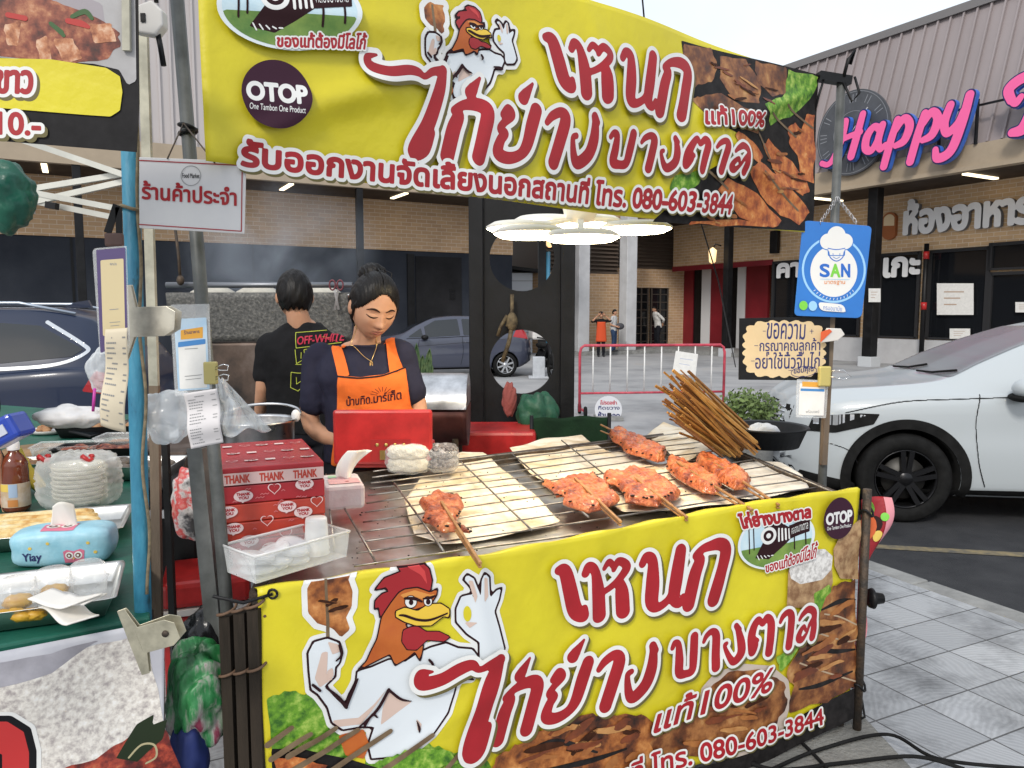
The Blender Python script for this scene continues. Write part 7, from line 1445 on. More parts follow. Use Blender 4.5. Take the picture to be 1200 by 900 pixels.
# payment card low on the pipe, and clips
B = Board(rp0.y - .075); th = thing('payment_card', 'small payment card in a clear sleeve under the handwritten board', 'card', B.fn(*B.uv(952, 466), 0))
B.plate('sleeve', rr_([(934, 444), (971, 446), (968, 490), (933, 489)], .05), sleeve_, th, .003); B.patch('card', [(937, 449), (967, 451), (965, 487), (936, 486)], M['paper'], th, h=.003); B.patch('card_header', [(940, 447), (961, 448), (961, 454), (940, 453)], corange, th, h=.0015); B.patch('card_band', [(938, 455), (966, 456), (966, 459), (938, 458)], cblue, th, h=.0015); B.quadword('card_words', 'พร้อมเพย์', (944, 484), (960, 484), (944, 480), (960, 480), th, M['greyink'], fat=0, out=0, shd=None, h=.0008)
def bulldog(c, ax, up_, s_, m, label, nm='bulldog_clip'):
 """spring clip: two rounded wings and a tapering jaw; ax = along the jaw, up_ = out of the jaw"""
 c, ax, up_ = Vector(c), Vector(ax).normalized(), Vector(up_).normalized(); n = ax.cross(up_).normalized(); th = thing(nm, label, 'clip', c)
 for sg in (-1, 1):
  b = MB(); P = [(-.5, -.06), (.5, -.06), (.5, .06), (.2, .14), (.2, .55), (.12, .68), (-.12, .68), (-.2, .55), (-.2, .14), (-.5, .06)]; b.prism([(x * s_, y * s_) for x, y in P], lambda x, y, d: c + ax * x + up_ * y + n * (sg * (d + .16 * y)), .002, .0035); b.build('jaw', m, th, bevel=.0006)
 b = MB(); b.tube([c + ax * (-.16 * s_) + up_ * (.1 * s_), c + ax * (.16 * s_) + up_ * (.1 * s_)], .0055, 10); b.lathe([(0, .0), (.006, 0), (.006, .003), (0, .003)], c + up_ * (.5 * s_) + n * (.08 * s_ + .003), 14, M=Matrix([ax, up_, n]).transposed()); b.build('spring', M['iron'], th); return th
ylw = mat('clip_yellow', (.5, .42, .14), .5, .2); q = at_y(966, 441, rp0.y - .085)
th = thing('binder_clip', 'small yellow binder clip holding the payment card to the grey pipe', 'clip', q); b = MB(); b.box(q, (.045, .02, .075)); b.build('clip_body', ylw, th, bevel=.006)
b = MB(); b.tube([q + Vector((.02, -.01, .02)), q + Vector((.06, -.02, .025)), q + Vector((.09, -.02, .0)), q + Vector((.06, -.02, -.01)), q + Vector((.02, -.01, .0))], .0016, 5); b.build('handle', M['chrome'], th)
q = at_y(975, 392, rp0.y - .075); th = thing('bulldog_clip', 'white and orange spring clip beside the handwritten board', 'clip', q); b = MB(); b.prism([(-.04, -.03), (.02, -.022), (.045, 0), (.03, .022), (-.02, .024)], lambda x, y, d: q + Vector((x, d, y)), -.008, .008); b.build('jaw', mat('clip_white', (.6, .58, .55), .5), th, bevel=.003); b = MB(); b.prism([(-.045, -.028), (-.005, .012), (-.015, .02), (-.045, .01)], lambda x, y, d: q + Vector((x, d, y)), -.012, -.0085); b.build('jaw_pad', mat('clip_orange', (.6, .1, .03), .5), th)

# ---- white sign hung at the left post
B = Board(1.58, rad(4)); th = thing('hanging_sign', 'white hanging sign with a red border and red Thai words at the left post', 'sign', B.fn(*B.uv(225, 228), 0))
B.plate('board', [(163, 184), (288, 189), (286, 274), (163, 267)], mat('foam_white', (.68, .67, .66), .5, c2=(.6, .59, .6), vs_=5), th, .006, bevel=.001); B.lines('border', [[(163.5, 188, .001), (284, 194, .001)], [(284, 194, .001), (283, 271, .001)], [(283, 271, .001), (163.5, 263, .001)]], ledred, th, h=.0012)
B.quadword('words', 'ร้านค้าประจำ', (167, 233), (277, 241), (167, 212), (277, 219), th, ledred, fat=.0011, out=0, shd=None, h=.0009); B.lines('round_logo', [[(224 + 11.5 * math.cos(t), 206 + 11.5 * math.sin(t), .0006) for t in np.linspace(0, 6.283, 30)]], M['greyink'], th, h=.0008); B.quadword('logo_word', 'Food Market', (214, 208.5), (234, 209), (214, 203), (234, 203.5), th, M['blackink'], fat=.0001, out=0, shd=None, h=.0005)
b = MB(); tie = lpt(at_y(219, 145, 1.7).z) + Vector((0, -.02, 0))
for px, py in ((197, 186), (252, 191)): b.tube([B.fn(*B.uv(px, py), .003), tie], .0016, 5)
b.build('cord', M['iron'], th)

# ================================================================ NEIGHBOUR STALL ON THE LEFT
LZ = .98
teal = mat('worn_blue_paint', (.035, .2, .31), .5, ramp=[(.3, (.02, .06, .08)), (.38, (.03, .17, .27)), (.6, (.05, .25, .37)), (.75, (.09, .31, .42))], vs_=26, stretch=(1, 1, .35), bump=.2)
bp0, bp1 = at_y(168, 728, 1.6), at_y(151, 120, 1.6); dv = (bp1 - bp0).normalized(); bpt = lambda z: bp0 + dv * ((z - bp0.z) / dv.z)
th = thing('stall_post', 'worn light blue round post of the neighbouring stall at the left', 'post', (bp0.x, bp0.y, PAV)); b = MB(); b.tube([bpt(PAV), bpt(2.5)], .0172, 18); b.build('post', teal, th)
r = random.Random(2); b = MB(); P = [bpt(z) + Vector((.019 + .004 * math.sin(z * 23), -.012 + .004 * math.cos(z * 17), 0)) for z in np.linspace(1.02, 2.4, 60)]; b.tube(P, .0035, 6); q = bpt(1.83); b.tube([q + Vector((.022 * math.cos(t), .022 * math.sin(t), .004 * math.sin(2 * t))) for t in np.linspace(0, 13, 40)], .0035, 5); b.build('rope', mat('old_rope', (.2, .16, .1), .9, var=.4, vs_=60), th)
# cream metal upright with a wooden lower part
q0, q1 = at_y(178, 267, 1.9), at_y(184, 660, 1.9); th = thing('stall_upright', 'narrow cream metal upright with brown lower half behind the blue post', 'post', (q1.x, q1.y, PAV)); m_ = q0.lerp(q1, .46)
b = MB(); b.bar(q0 + UP * .5, m_, .022, .012, up=(0, 1, 0)); b.build('upper', mat('cream_metal', (.45, .43, .34), .5, var=.3, vs_=14), th); b = MB(); b.bar(m_, q1 + (q1 - m_).normalized() * (q1.z - PAV), .023, .013, up=(0, 1, 0)); b.build('lower', brownpost, th)
for px, py, lab in ((193, 500, 'thin black square stand leg beside the cream upright between the two stalls'),):
 q = at_y(px, py, 2.5); th = thing('stand_leg', lab, 'leg', (q.x, q.y, PAV)); b = MB(); b.bar((q.x, q.y, PAV), q, .02, .02); b.build('leg', M['black'], th)
# canopy scissor struts
strut = mat('canopy_aluminium', (.5, .5, .46), .35, .6, var=.15); th = thing('canopy_frame', 'folding canopy struts crossing at the upper left under the menu board', 'canopy frame', at_y(60, 230, 2.0)); b = MB()
for (a_, c_) in (((-60, 135), (146, 205)), ((35, 222), (146, 204)), ((40, 226), (146, 246)), ((35, 238), (150, 212)), ((20, 232), (140, 256)), ((-60, 250), (40, 224))): b.bar(at_y(*a_, 1.95), at_y(*c_, 1.95 + .012 * (a_[0] % 3)), .014, .012, up=(0, 1, 0))
b.build('strut', strut, th); b = MB(); b.bar(at_y(55, 240, 1.93), at_y(67, 242, 1.93), .018, .016); b.build('joint', M['black'], th); b = MB(); q = at_y(37, 243, 1.92); b.tube([q + UP * .015, q - UP * .015], .008, 10); b.build('cap', M['white'], th)
green = mat('tarp_green', (.012, .12, .07), .35, c2=(.008, .07, .05), vs_=9, bump=.4, bs=18)
q = at_y(6, 232, 1.5); o = crumple('tarp_bundle', q, .062, green, 'rolled green tarpaulin bundle tied at the upper left corner', 'tarpaulin', 8, amp=.25, sq=(.85, .8, 1.05));
# menu board
MD = 1.36; B = Board(Vector((0, MD, 1.62)), rad(10)); th = thing('menu_board', 'hanging vinyl menu board with a meat photo and yellow price bar at the upper left', 'menu board', B.fn(*B.uv(80, 90), 0))
B.plate('board', [(-120, -60), (161, -60), (163, 120), (160, 178), (-120, 155)], mat('board_black', (.018, .017, .018), .5, var=.3, vs_=30), th, .003)
plate_g = mat('print_plate_grey', (.42, .41, .41), .5, c2=(.3, .29, .29), vs_=8); MEAT = mat('print_pork', (.2, .04, .02), .35, ramp=[(.3, (.02, .008, .006)), (.42, (.1, .02, .012)), (.53, (.24, .06, .03)), (.64, (.42, .17, .08)), (.75, (.62, .4, .26))], vs_=34)
B.patch('plate_print', [(-118, -58), (158, -58), (160, 95), (150, 100), (140, 82), (110, 75), (-118, 60)], plate_g, th, h=.004); B.patch('bowl_print', [(60, -20), (120, 5), (125, 40), (90, 30), (50, 5), (20, 12), (-40, 10), (-60, -30)], mat('print_mauve', (.3, .27, .29), .5), th, h=.004)
B.patch('meat_print', bumpy([(-110, -50), (20, -45), (60, 0), (90, 10), (115, 20), (140, 40), (140, 55), (125, 68), (80, 75), (20, 68), (-110, 60)], 2, 4, 51), MEAT, th, h=.003)
for P in ([(5, 30), (25, 25), (22, 55), (8, 52)], [(42, 48), (55, 42), (62, 72), (48, 74)], [(62, 46), (85, 46), (98, 70), (75, 74)], [(105, 30), (130, 28), (138, 50), (110, 50)]): B.patch('pork_print', bumpy(P, 1.2, 4, 52), mat('print_pork_slice', (.45, .2, .1), .35, ramp=[(.35, (.2, .05, .02)), (.5, (.45, .18, .08)), (.65, (.65, .42, .28))], vs_=50), th, h=.0025)
B.lines('herb_print', [[(85, 20, .003), (100, 14, .004), (108, 22, .003)], [(60, 28, .003), (72, 38, .004)], [(70, 35, .002), (75, 42, .003)]], mat('print_herb', (.03, .09, .02), .5), th, h=.002); B.lines('chilli_print', [[(80, 25, .004), (95, 28, .005), (104, 32, .003)], [(10, 18, .004), (30, 22, .004)]], mat('print_chilli', (.4, .02, .015), .4), th, h=.002)
B.patch('price_bar', [(-110, 66), (60, 70), (125, 80), (141, 90), (144, 108), (141, 130), (130, 137), (100, 135), (-110, 118)], yel, th, h=.003)
B.quadword('dish_word', 'กะเพราขาว', (-92, 107), (38, 110), (-92, 82), (39, 84), th, ledred, fat=.002, out=.005, h=.0015); B.quadword('price_word', '110.-', (-20, 157), (48, 159), (-20, 131), (48, 134), th, ledred, fat=.0016, out=.005, h=.0015)
b = MB(); b.bar(B.fn(*B.uv(149, -60), .006), B.fn(*B.uv(150, 61), .006), .012, .006, up=(0, 1, 0)); b.build('edge_strip', mat('cream_metal', (.45, .43, .34), .5), th)
q = at_y(176, 24, MD + .01); th = thing('tube_clamp', 'white plastic tube clamp beside the top right corner of the menu board', 'clamp', q); b = MB(); b.prism([(-.025, -.022), (.012, -.028), (.026, -.012), (.026, .012), (.008, .03), (-.025, .018)], lambda x, y, d: q + Vector((x, d, y)), -.012, .012); b.build('clamp_body', mat('clip_white', (.6, .58, .55), .5), th, bevel=.003)
b = MB(); b.box(q + Vector((-.006, -.0135, 0)), (.008, .002, .014)); b.tube([q + Vector((.012, 0, -.02)), q + Vector((.016, 0, -.045)), q + Vector((.02, 0, -.075))], .005, 6); b.tube([q + Vector((.008, 0, .06)), q + Vector((.012, 0, .03))], .004, 6); b.build('cord', M['black'], th)

# cards, receipts and clips on the left posts
B = Board(1.40, rad(6)); th = thing('payment_card', 'tall purple bordered payment card clipped to the blue post', 'card', B.fn(*B.uv(130, 350), 0)); B.plate('sleeve', rr_([(108, 291), (148, 288), (152, 405), (117, 416)], .05), sleeve_, th, .002)
B.patch('purple_card', [(113, 293), (147, 290), (150, 398), (118, 414)], mat('card_purple', (.08, .055, .15), .5), th, h=.002); B.patch('yellow_card', [(118, 305), (145, 303), (147, 392), (121, 394)], mat('card_cream', (.58, .48, .28), .6), th, h=.002); B.quadword('card_words', 'สแกนจ่าย', (129, 311), (137, 311), (129, 307), (137, 307), th, M['greyink'], fat=.0001, out=0, shd=None, h=.0005)
B.lines('card_rule', [[(129, 363, .0006), (139, 362, .0006)], [(129, 378, .0005), (141, 377, .0005)], [(130, 382, .0005), (140, 381, .0005)]], M['greyink'], th, h=.0006)
def receipt(D, quad, label, seed, m=M['paper'], yaw=.1, bend=.02):
 B = Board(D, yaw); th = thing('receipt', label, 'receipt', B.fn(*B.uv(*quad[0]), 0)); Q = [np.array(B.uv(*q)) for q in quad]; r = random.Random(seed)
 def fn(u, v, o): p = (Q[0] * (1 - u) + Q[1] * u) * (1 - v) + (Q[3] * (1 - u) + Q[2] * u) * v; return B.fn(p[0], p[1], o + bend * math.sin(u * 2.6 + seed) * v * .4 + .006 * math.sin(v * 9 + seed))
 b = MB(); b.grid(lambda u, v: fn(u, v, 0), 12, 24); b.build('sheet', m, th, solid=.0003)
 b = MB()
 for k in range(17):
  v = .08 + .052 * k; x0 = .08 if k % 5 else .3; x1 = r.uniform(.3, .6); n = 6
  for (s0, s1) in ((x0, x1),) + (((.78, .92),) if r.random() > .4 else ()):
   for i in range(n): u0, u1 = s0 + (s1 - s0) * i / n, s0 + (s1 - s0) * (i + .75) / n; b.quad(fn(u0, v, .0007), fn(u1, v, .0007), fn(u1, v + .016, .0007), fn(u0, v + .016, .0007))
 b.build('print', M['greyink'], th, fix=False)
receipt(1.385, [(125, 386), (151, 384), (146, 508), (119, 498)], 'long cream till receipt hanging under the card on the blue post', 1, mat('receipt_cream', (.62, .54, .4), .8))
receipt(1.5, [(216, 461), (255, 455), (260, 520), (224, 526)], 'white till receipt clipped in front of the clear plastic bag', 2, mat('receipt_white', (.66, .63, .63), .8), .15)
bulldog(at_y(147, 378, 1.39), (.1, 0, 1), (1, .1, .04), .135, mat('clip_steel', (.55, .52, .44), .35, .9, var=.3, vs_=20), 'large silver bulldog clip holding the card on the blue post')
bulldog(at_y(157, 752, 1.33), (.33, 0, -1), (1, .1, .3), .125, mat('clip_brass_grey', (.5, .47, .36), .4, .8, var=.3, vs_=20), 'large silver bulldog clip pinching the rice banner at the bottom of the blue post')
q = at_y(133, 262, 1.5); th = thing('lanyard', 'brown leather pouch on a black strap hanging behind the blue post', 'lanyard', q); b = MB(); b.bar(at_y(137, 240, 1.5), at_y(126, 273, 1.5), .014, .003, up=(0, 1, 0)); b.bar(at_y(139, 243, 1.5), at_y(140, 276, 1.5), .012, .003, up=(0, 1, 0)); b.build('strap', M['black'], th); b = MB(); b.box(at_y(134, 281, 1.5), (.036, .01, .026)); b.build('pouch', mat('brown_leather', (.1, .055, .045), .5, var=.3), th, bevel=.004)
B = Board(1.6, rad(4)); th = thing('payment_card', 'blue and white payment card in a long clear sleeve on the grey leaning post', 'card', B.fn(*B.uv(224, 410), 0)); B.plate('sleeve', rr_([(199, 357), (245, 356), (248, 462), (205, 464)], .04), sleeve_, th, .002)
B.patch('card', [(204, 374), (242, 372), (246, 456), (209, 458)], mat('card_sky', (.35, .52, .68), .5, c2=(.55, .66, .74), vs_=12), th, h=.002); B.patch('card_panel', [(209, 405), (241, 399), (243, 454), (211, 456)], M['paper'], th, h=.002); B.patch('card_header', [(212, 387), (238, 383), (238, 396), (212, 398)], corange, th, h=.0015); B.patch('card_band', [(209, 401), (241, 397), (241, 403), (209, 407)], cblue, th, h=.0015)
B.quadword('card_words', 'ร้านอาหาร', (216, 392), (234, 390), (216, 387), (234, 386), th, M['navyink'], fat=.0001, out=0, shd=None, h=.0005); B.lines('card_rule', [[(217, 441, .0006), (237, 439, .0006)], [(218, 445, .0005), (236, 443, .0005)], [(217, 409, .0006), (232, 408, .0006)]], M['greyink'], th, h=.0006)
q = at_y(247, 437, 1.56); th = thing('binder_clip', 'yellow binder clip with wire handles on the grey leaning post', 'clip', q); b = MB(); b.box(q, (.026, .014, .046)); b.build('clip_body', mat('clip_khaki', (.45, .38, .14), .5), th, bevel=.003)
b = MB()
for dz in (.012, -.008): b.tube([q + Vector((.012, -.006, dz)), q + Vector((.03, -.01, dz + .006)), q + Vector((.04, -.01, dz + .004)), q + Vector((.038, -.01, dz - .006)), q + Vector((.024, -.01, dz - .006)), q + Vector((.012, -.006, dz - .004))], .0012, 5)
b.build('handle', M['chrome'], th)
q = at_y(196, 488, 1.66); crumple('plastic_bag', q, .055, bagm, 'crumpled clear plastic bag hanging between the two stalls, left of the receipt', 'plastic bag', 21, n=30, amp=.45, sq=(.95, .7, 1)); q = at_y(272, 478, 1.85);
b = MB(); b.grid(lambda u, v: at_y(248 + 12 * u + (14 + 44 * u) * v, 448 + 62 * v - 8 * u + 4 * math.sin(u * 9), 1.72 + .04 * math.sin(u * 8 + v * 3) + .02 * math.sin(v * 14 + u * 5)), 30, 30); tag(b.build('plastic_bag', bagm, None, solid=.0006), 'clear plastic bag draped from the receipt down to the steel pot', 'plastic bag')

# table with a green cloth
tp_ = [at_z(x, y, LZ) for x, y in ((-60, 768), (176, 722), (160, 486), (-60, 470))]
clothg = mat('green_table_cloth', (.011, .12, .08), .45, c2=(.007, .075, .05), vs_=5, bump=.25, bs=12)
th = thing('stall_table', 'neighbouring stall table under a glossy green cloth at the left', 'table', (tp_[0] + tp_[2]) / 2 - UP * (LZ - PAV)); b = MB(); b.prism([(v.x, v.y) for v in tp_], lambda x, y, d: (x, y, d), LZ - .03, LZ); b.build('tabletop', clothg, th, bevel=.006)
for q in tp_: b = MB(); c_ = (tp_[0] + tp_[2]) / 2; g = q.lerp(Vector((c_.x, c_.y, LZ)), .07); b.bar((g.x, g.y, PAV), (g.x, g.y, LZ - .032), .03, .03); b.build('leg', M['iron'], th)
# rice banner on its front
q0, q1 = at_z(-60, 775, LZ), at_z(188, 727, LZ); e_ = (q1 - q0); Le = e_.length; e_.normalize(); n_ = Vector((e_.y, -e_.x, 0))
def rb_fn(x, y, o): return q0 + e_ * x + UP * (y + .004) + n_ * (.012 + o + (.012 * math.sin(x * 21 + y * 9) + .008 * math.sin(x * 9 - y * 16) + .015 * -y) * min(1, -y / .06))
P_ = Print(q0, e_, n_, LZ, rb_fn); th = thing('rice_banner', 'printed banner with a heap of white rice hanging on the left table front', 'banner', q0)
b = MB(); b.grid(lambda u, v: rb_fn(u * (Le - .03 * v + .006), -.75 * v, 0), 60, 60); b.build('cloth', mat('banner_pale_grey', (.55, .55, .58), .45, c2=(.42, .42, .46), vs_=5), th, solid=.0008)
RICE2 = mat('print_cooked_rice', (.6, .57, .52), .5, ramp=[(.34, (.36, .32, .31)), (.46, (.56, .52, .48)), (.56, (.7, .66, .6)), (.68, (.78, .76, .73))], vs_=75, bump=.1, bs=90)
P_.patch('rice_print', bumpy([(-50, 800), (60, 778), (120, 752), (172, 745), (192, 850), (205, 1000), (-50, 1000)], 2, 5, 61), RICE2, th, h=.006); P_.patch('plate_shade_print', bumpy([(-50, 782), (60, 764), (120, 748), (60, 786), (-50, 812)], 1, 4, 62), mat('print_plate_shade', (.3, .29, .32), .5, var=.3), th, h=.005)
P_.patch('curry_print', bumpy([(45, 905), (110, 885), (150, 862), (190, 850), (212, 900), (215, 1000), (45, 1000)], 2, 5, 63), mat('print_curry', (.25, .03, .02), .35, ramp=[(.32, (.03, .01, .01)), (.48, (.16, .02, .015)), (.62, (.4, .06, .03)), (.75, (.5, .2, .08))], vs_=40), th, h=.005)
P_.patch('herb_print', [(135, 885), (160, 850), (180, 838), (178, 850), (195, 842), (190, 865), (160, 890)], mat('print_dark_leaf', (.02, .03, .015), .5), th, h=.004); P_.lines('noodle_print', [[(150, 885, .002), (165, 872, .002), (180, 872, .002), (182, 885, .002), (170, 892, .002)]], mat('print_onion', (.4, .35, .2), .5), th, h=.002)
for gro, m in ((.02, whitep), (.0125, M['blackink']), (.0, mat('print_bright_red', (.5, .03, .03), .4))): P_.patch('big_letter', [(-30, 845), (8, 843), (26, 855), (32, 880), (32, 990), (5, 990), (5, 882), (-30, 878)], m, th, h=.003, grow=gro + .003)

# things on the green table
def dish(c, w_, d_, h, rz, m, name, parent, flare=1.12, t=.0015):
 b = MB(); Mx = Matrix.Rotation(rz, 3, 'Z'); R_ = lambda P, k, z: [Vector(c) + Mx @ Vector((x * k, y * k, z)) for x, y in P]
 P = [(x, y) for x, y in rr_([(-w_ / 2, -d_ / 2), (w_ / 2, -d_ / 2), (w_ / 2, d_ / 2), (-w_ / 2, d_ / 2)], .16)]; lv = [(1, 0), (1 + (flare - 1) * .9, h * .93), (flare, h), (flare + .05, h + .002)]; n = len(P); V = [v for k, z in lv for v in R_(P, k, z)]
 b.add(V, [(i * n + k, i * n + (k + 1) % n, (i + 1) * n + (k + 1) % n, (i + 1) * n + k) for i in range(len(lv) - 1) for k in range(n)], 0, True); b.add(V[:n], [tuple(range(n))]); return b.build(name, m, parent, solid=t)
trayst = mat('brushed_tray_steel', (.66, .65, .62), .3, 1, var=.2, vs_=12)
def lz(x, y, dz=0): return at_z(x, y, LZ + .004 + dz)
c = Vector((-1.034, 1.6, LZ + .006)); th = thing('serving_tray', 'steel tray of boxes and pickles at the front of the green table', 'tray', c); dish(c, .3, .23, .04, rad(22.7), trayst, 'tray', th)
for i, (px, py, lab) in enumerate(((22, 694, 'clear round topped plastic box of yellow pickle, left in the steel tray'), (64, 682, 'clear stacked plastic box in the middle back of the steel tray'), (104, 673, 'clear fluted plastic box at the right corner of the steel tray'))):
 q = at_z(px, py + 20, LZ + .02); th = thing('food_box', lab, 'food box', q); b = MB(); b.lathe([(0, 0), (.036, 0), (.039, .03), (.042, .032), (.036, .036), (.034, .062), (.027, .068), (0, .068)], q, 32); b.build('box', clear('clear_plastic', (.88, .9, .9), .16, .1), th)
 if i < 2: b = MB(); b.ball(q + UP * .017, (.031, .03, .014), 16, 10, fn=lambda d: 1 + .2 * math.sin(d.x * 9) * math.sin(d.y * 11)); b.build('food', mat('yellow_pickle', (.6, .36, .03), .4, c2=(.42, .2, .02), vs_=30), th)
c = at_z(20, 728, LZ + .02); th = thing('pickle_bag', 'small bags of bright yellow pickle in the steel tray', 'pickle', c); b = MB()
for k in range(4): b.ball(c + Vector((.02 * k - .03, .006 * (k % 2), .012)), (.024, .016, .012), 14, 9, fn=lambda d: 1 + .18 * math.sin(d.x * 8 + k) * math.sin(d.z * 7))
b.build('pickle', mat('yellow_pickle', (.6, .36, .03), .4), th)
q = at_z(80, 716, LZ + .05); th = thing('napkin', 'folded white paper napkins lying in the steel tray', 'napkins', q); tis = mat('soft_tissue', (.76, .73, .68), .9)
for k in range(3):
 b = MB(); a_ = rad(-38 + 12 * k); b.grid(lambda u, v: q + Vector((math.cos(a_) * (u - .5) * .13 - math.sin(a_) * (v - .5) * .06, math.sin(a_) * (u - .5) * .13 + math.cos(a_) * (v - .5) * .06, .012 * k + .02 * u * (k == 1) + .006 * math.sin(u * 6 + k))), 14, 6); b.build('sheet', tis, th, solid=.003)
# owl tissue pack
q = lz(78, 655); q.z = LZ + .004; th = thing('tissue_pack', 'light blue tissue pack printed with pink owls and a tissue sticking out', 'tissues', q); bl = mat('pack_blue', (.24, .5, .62), .4, c2=(.36, .6, .7), vs_=14, bump=.2, bs=24)
tr = rad(14); Mt = Matrix.Rotation(tr, 3, 'Z'); sup = lambda d: 1 / (abs(d.x) ** 5 + abs(d.y) ** 5 + abs(d.z) ** 5) ** .2
b = MB(); b.ball(q + UP * .042, (.116, .06, .047), 48, 24, fn=lambda d: sup(d) * (1 + .02 * math.sin(d.x * 9 + d.z * 5)), M=Mt); pk = b.build('pack', bl, th); dk = draper(pk, (0, 1, 0)); TF = lambda x, z, o: dk(q + Mt @ Vector((x, -.09, 0)) + UP * z, o); dk2 = draper(pk, (0, 0, -1)); TU = lambda x, y, o: dk2(q + Mt @ Vector((x, y, 0)) + UP * .3, o)
opk = mat('owl_pink', (.62, .16, .25), .5); oyl = mat('owl_yellow', (.7, .5, .1), .5)
for fn, (cx, cy), s_ in ((TU, (-.005, -.02), 1.25), (TF, (.028, .022), .75)):
 decal('owl_print', shape([(cx + s_ * x, cy + s_ * y) for x, y in ((-.03, -.02), (.03, -.02), (.032, .02), (.02, .026), (0, .02), (-.02, .026), (-.032, .02))], .0016).iso(0), fn, .0012, opk, pk)
 for sx in (-1, 1):
  for rr, m, o in ((.0125, whitep, .0018), (.008, mat('owl_brown', (.15, .06, .04), .5), .0024), (.004, whitep, .003)): decal('owl_eye', shape(disc(cx + s_ * sx * .0135, cy + s_ * .006, s_ * rr), .0009).iso(0), fn, o, m, pk)
 decal('owl_beak', shape([(cx - .003, cy - .001), (cx + .003, cy - .001), (cx, cy - .007)], .0006).iso(0), fn, .0034, oyl, pk)
for x, y in ((-.07, .05), (.06, .055), (.075, .03), (-.03, .06), (.045, .012)): decal('dot_print', shape(disc(x, y, .004), .0008).iso(0), TF, .0012, oyl, pk)
f = text_field('Yiay', (-.088, .012, -.045, .038), .0008, .001); decal('pack_word', f.iso(.0006), TF, .0014, M['navyink'], pk)
t0 = q + UP * .08; b = MB(); b.grid(lambda u, v: t0 + Mt @ Vector(((u - .5) * (.05 + .02 * (1 - v)), .01 * math.sin(u * 5 + v * 2) - .01 * v, .075 * v * (.8 + .2 * math.sin(u * 3)))), 14, 10); b.build('tissue', tis, th, solid=.001)
# pancake tray
q = lz(52, 628); q.z = LZ + .004; th = thing('serving_tray', 'steel tray of pale golden rolled pancakes behind the owl tissue pack', 'tray', q); dish(q, .3, .2, .03, rad(20), trayst, 'tray', th)
pan = mat('golden_pancake', (.66, .48, .2), .6, ramp=[(.35, (.5, .25, .06)), (.5, (.68, .5, .22)), (.65, (.72, .62, .4))], vs_=26, bump=.3)
th = thing('pancakes', 'golden rolled pancakes lying on the steel tray', 'pancakes', q); Mt2 = Matrix.Rotation(rad(20), 3, 'Z')
for k in range(5): b = MB(); c_ = q + Mt2 @ Vector((-.01 * k, -.075 + .036 * k, .024)); b.ball(c_, (.13, .021, .018), 26, 12, fn=lambda d: (1 / max(abs(d.x) ** 6 + (d.y ** 2 + d.z ** 2) ** 3, .01) ** .167) * (1 + .04 * math.sin(d.x * 13 + k)), M=Mt2); b.build('pancake', pan, th)
# bag of noodles / clear lids with red handle
q = lz(95, 592); q.z = LZ + .09; th = thing('bowl_bag', 'bulging clear bag of stacked clear bowls with red handles on the green table', 'bag of bowls', q)
b = MB(); b.ball(q, (.108, .08, .085), 72, 40, fn=lambda d: 1 / (abs(d.x) ** 4 + abs(d.y) ** 4 + abs(d.z) ** 4) ** .25 * (1 + .05 * abs(math.sin(d.x * 9 + d.z * 13)) + .05 * abs(math.sin(d.x * 21 - d.z * 8)) + .03 * abs(math.sin(d.z * 31 + d.y * 9)))); b.build('bag', clear('noodle_film', (.88, .88, .86), .24, .1), th)
b = MB(); [b.lathe([(0, -.07 + .014 * k), (.075, -.07 + .014 * k), (.083, -.058 + .014 * k), (.075, -.062 + .014 * k), (0, -.064 + .014 * k)], q + Vector((.004 * math.sin(k * 3), 0, 0)), 28) for k in range(9)]; b.build('bowls', clear('stacked_bowl', (.8, .78, .66), .4, .2), th)
b = MB()
for sx in (-1, 1): b.tube([q + Vector((sx * .07 - .01 + .016 * math.cos(t), -.055 + .01 * math.sin(t), .082 + .008 * math.sin(t * 2))) for t in np.linspace(0, 6.28, 12)], .007, 6)
b.build('handle', M['red'], th)
q = lz(128, 560); q.z = LZ + .09; crumple('plastic_bag', q, .075, bagm, 'empty crinkled clear plastic bag behind the noodle bag on the green table', 'plastic bag', 31, n=30, amp=.4, sq=(.7, .7, 1.1))
# bottle of tea, bananas, blue box, plates at the back
q = lz(20, 598); q.z = LZ + .004; th = thing('drink_bottle', 'plastic bottle of brown red tea with a printed label', 'bottle', q)
b = MB(); b.lathe([(0, 0), (.029, .001), (.032, .008), (.031, .05), (.032, .055), (.031, .09), (.0315, .1), (.03, .115), (.031, .122), (.022, .14), (.012, .152), (.0115, .16)], q, 32); b.build('bottle_body', mat('tea_bottle', (.16, .035, .015), .12, coat=.6, var=.2), th)
b = MB(); b.lathe([(.0325, .014), (.0325, .075)], q, 40); lb = b.build('label', mat('label_cream', (.5, .36, .22), .5, c2=(.6, .5, .42), vs_=40), th); b = MB(); b.lathe([(.0145, .158), (.0145, .176), (.012, .179), (0, .179)], q, 24); b.build('cap', mat('cap_white', (.7, .68, .68), .4), th)
for (a0, a1, z0, z1, m) in ((-2.3, -1.5, .055, .074, oyl), (-1.5, -.9, .04, .074, mat('label_blue', (.35, .45, .6), .5)), (-1.6, -.9, .016, .034, mat('label_orange', (.55, .22, .06), .5))): b = MB(); b.grid(lambda u, v: q + Vector((.0331 * math.cos(a0 + (a1 - a0) * u), .0331 * math.sin(a0 + (a1 - a0) * u), z0 + (z1 - z0) * v)), 10, 1); b.build('label_patch', m, lb, fix=False)
q = lz(45, 575); q.z = LZ + .05; th = thing('bananas', 'bunch of yellow bananas between the tea bottle and the noodle bag', 'bananas', q)
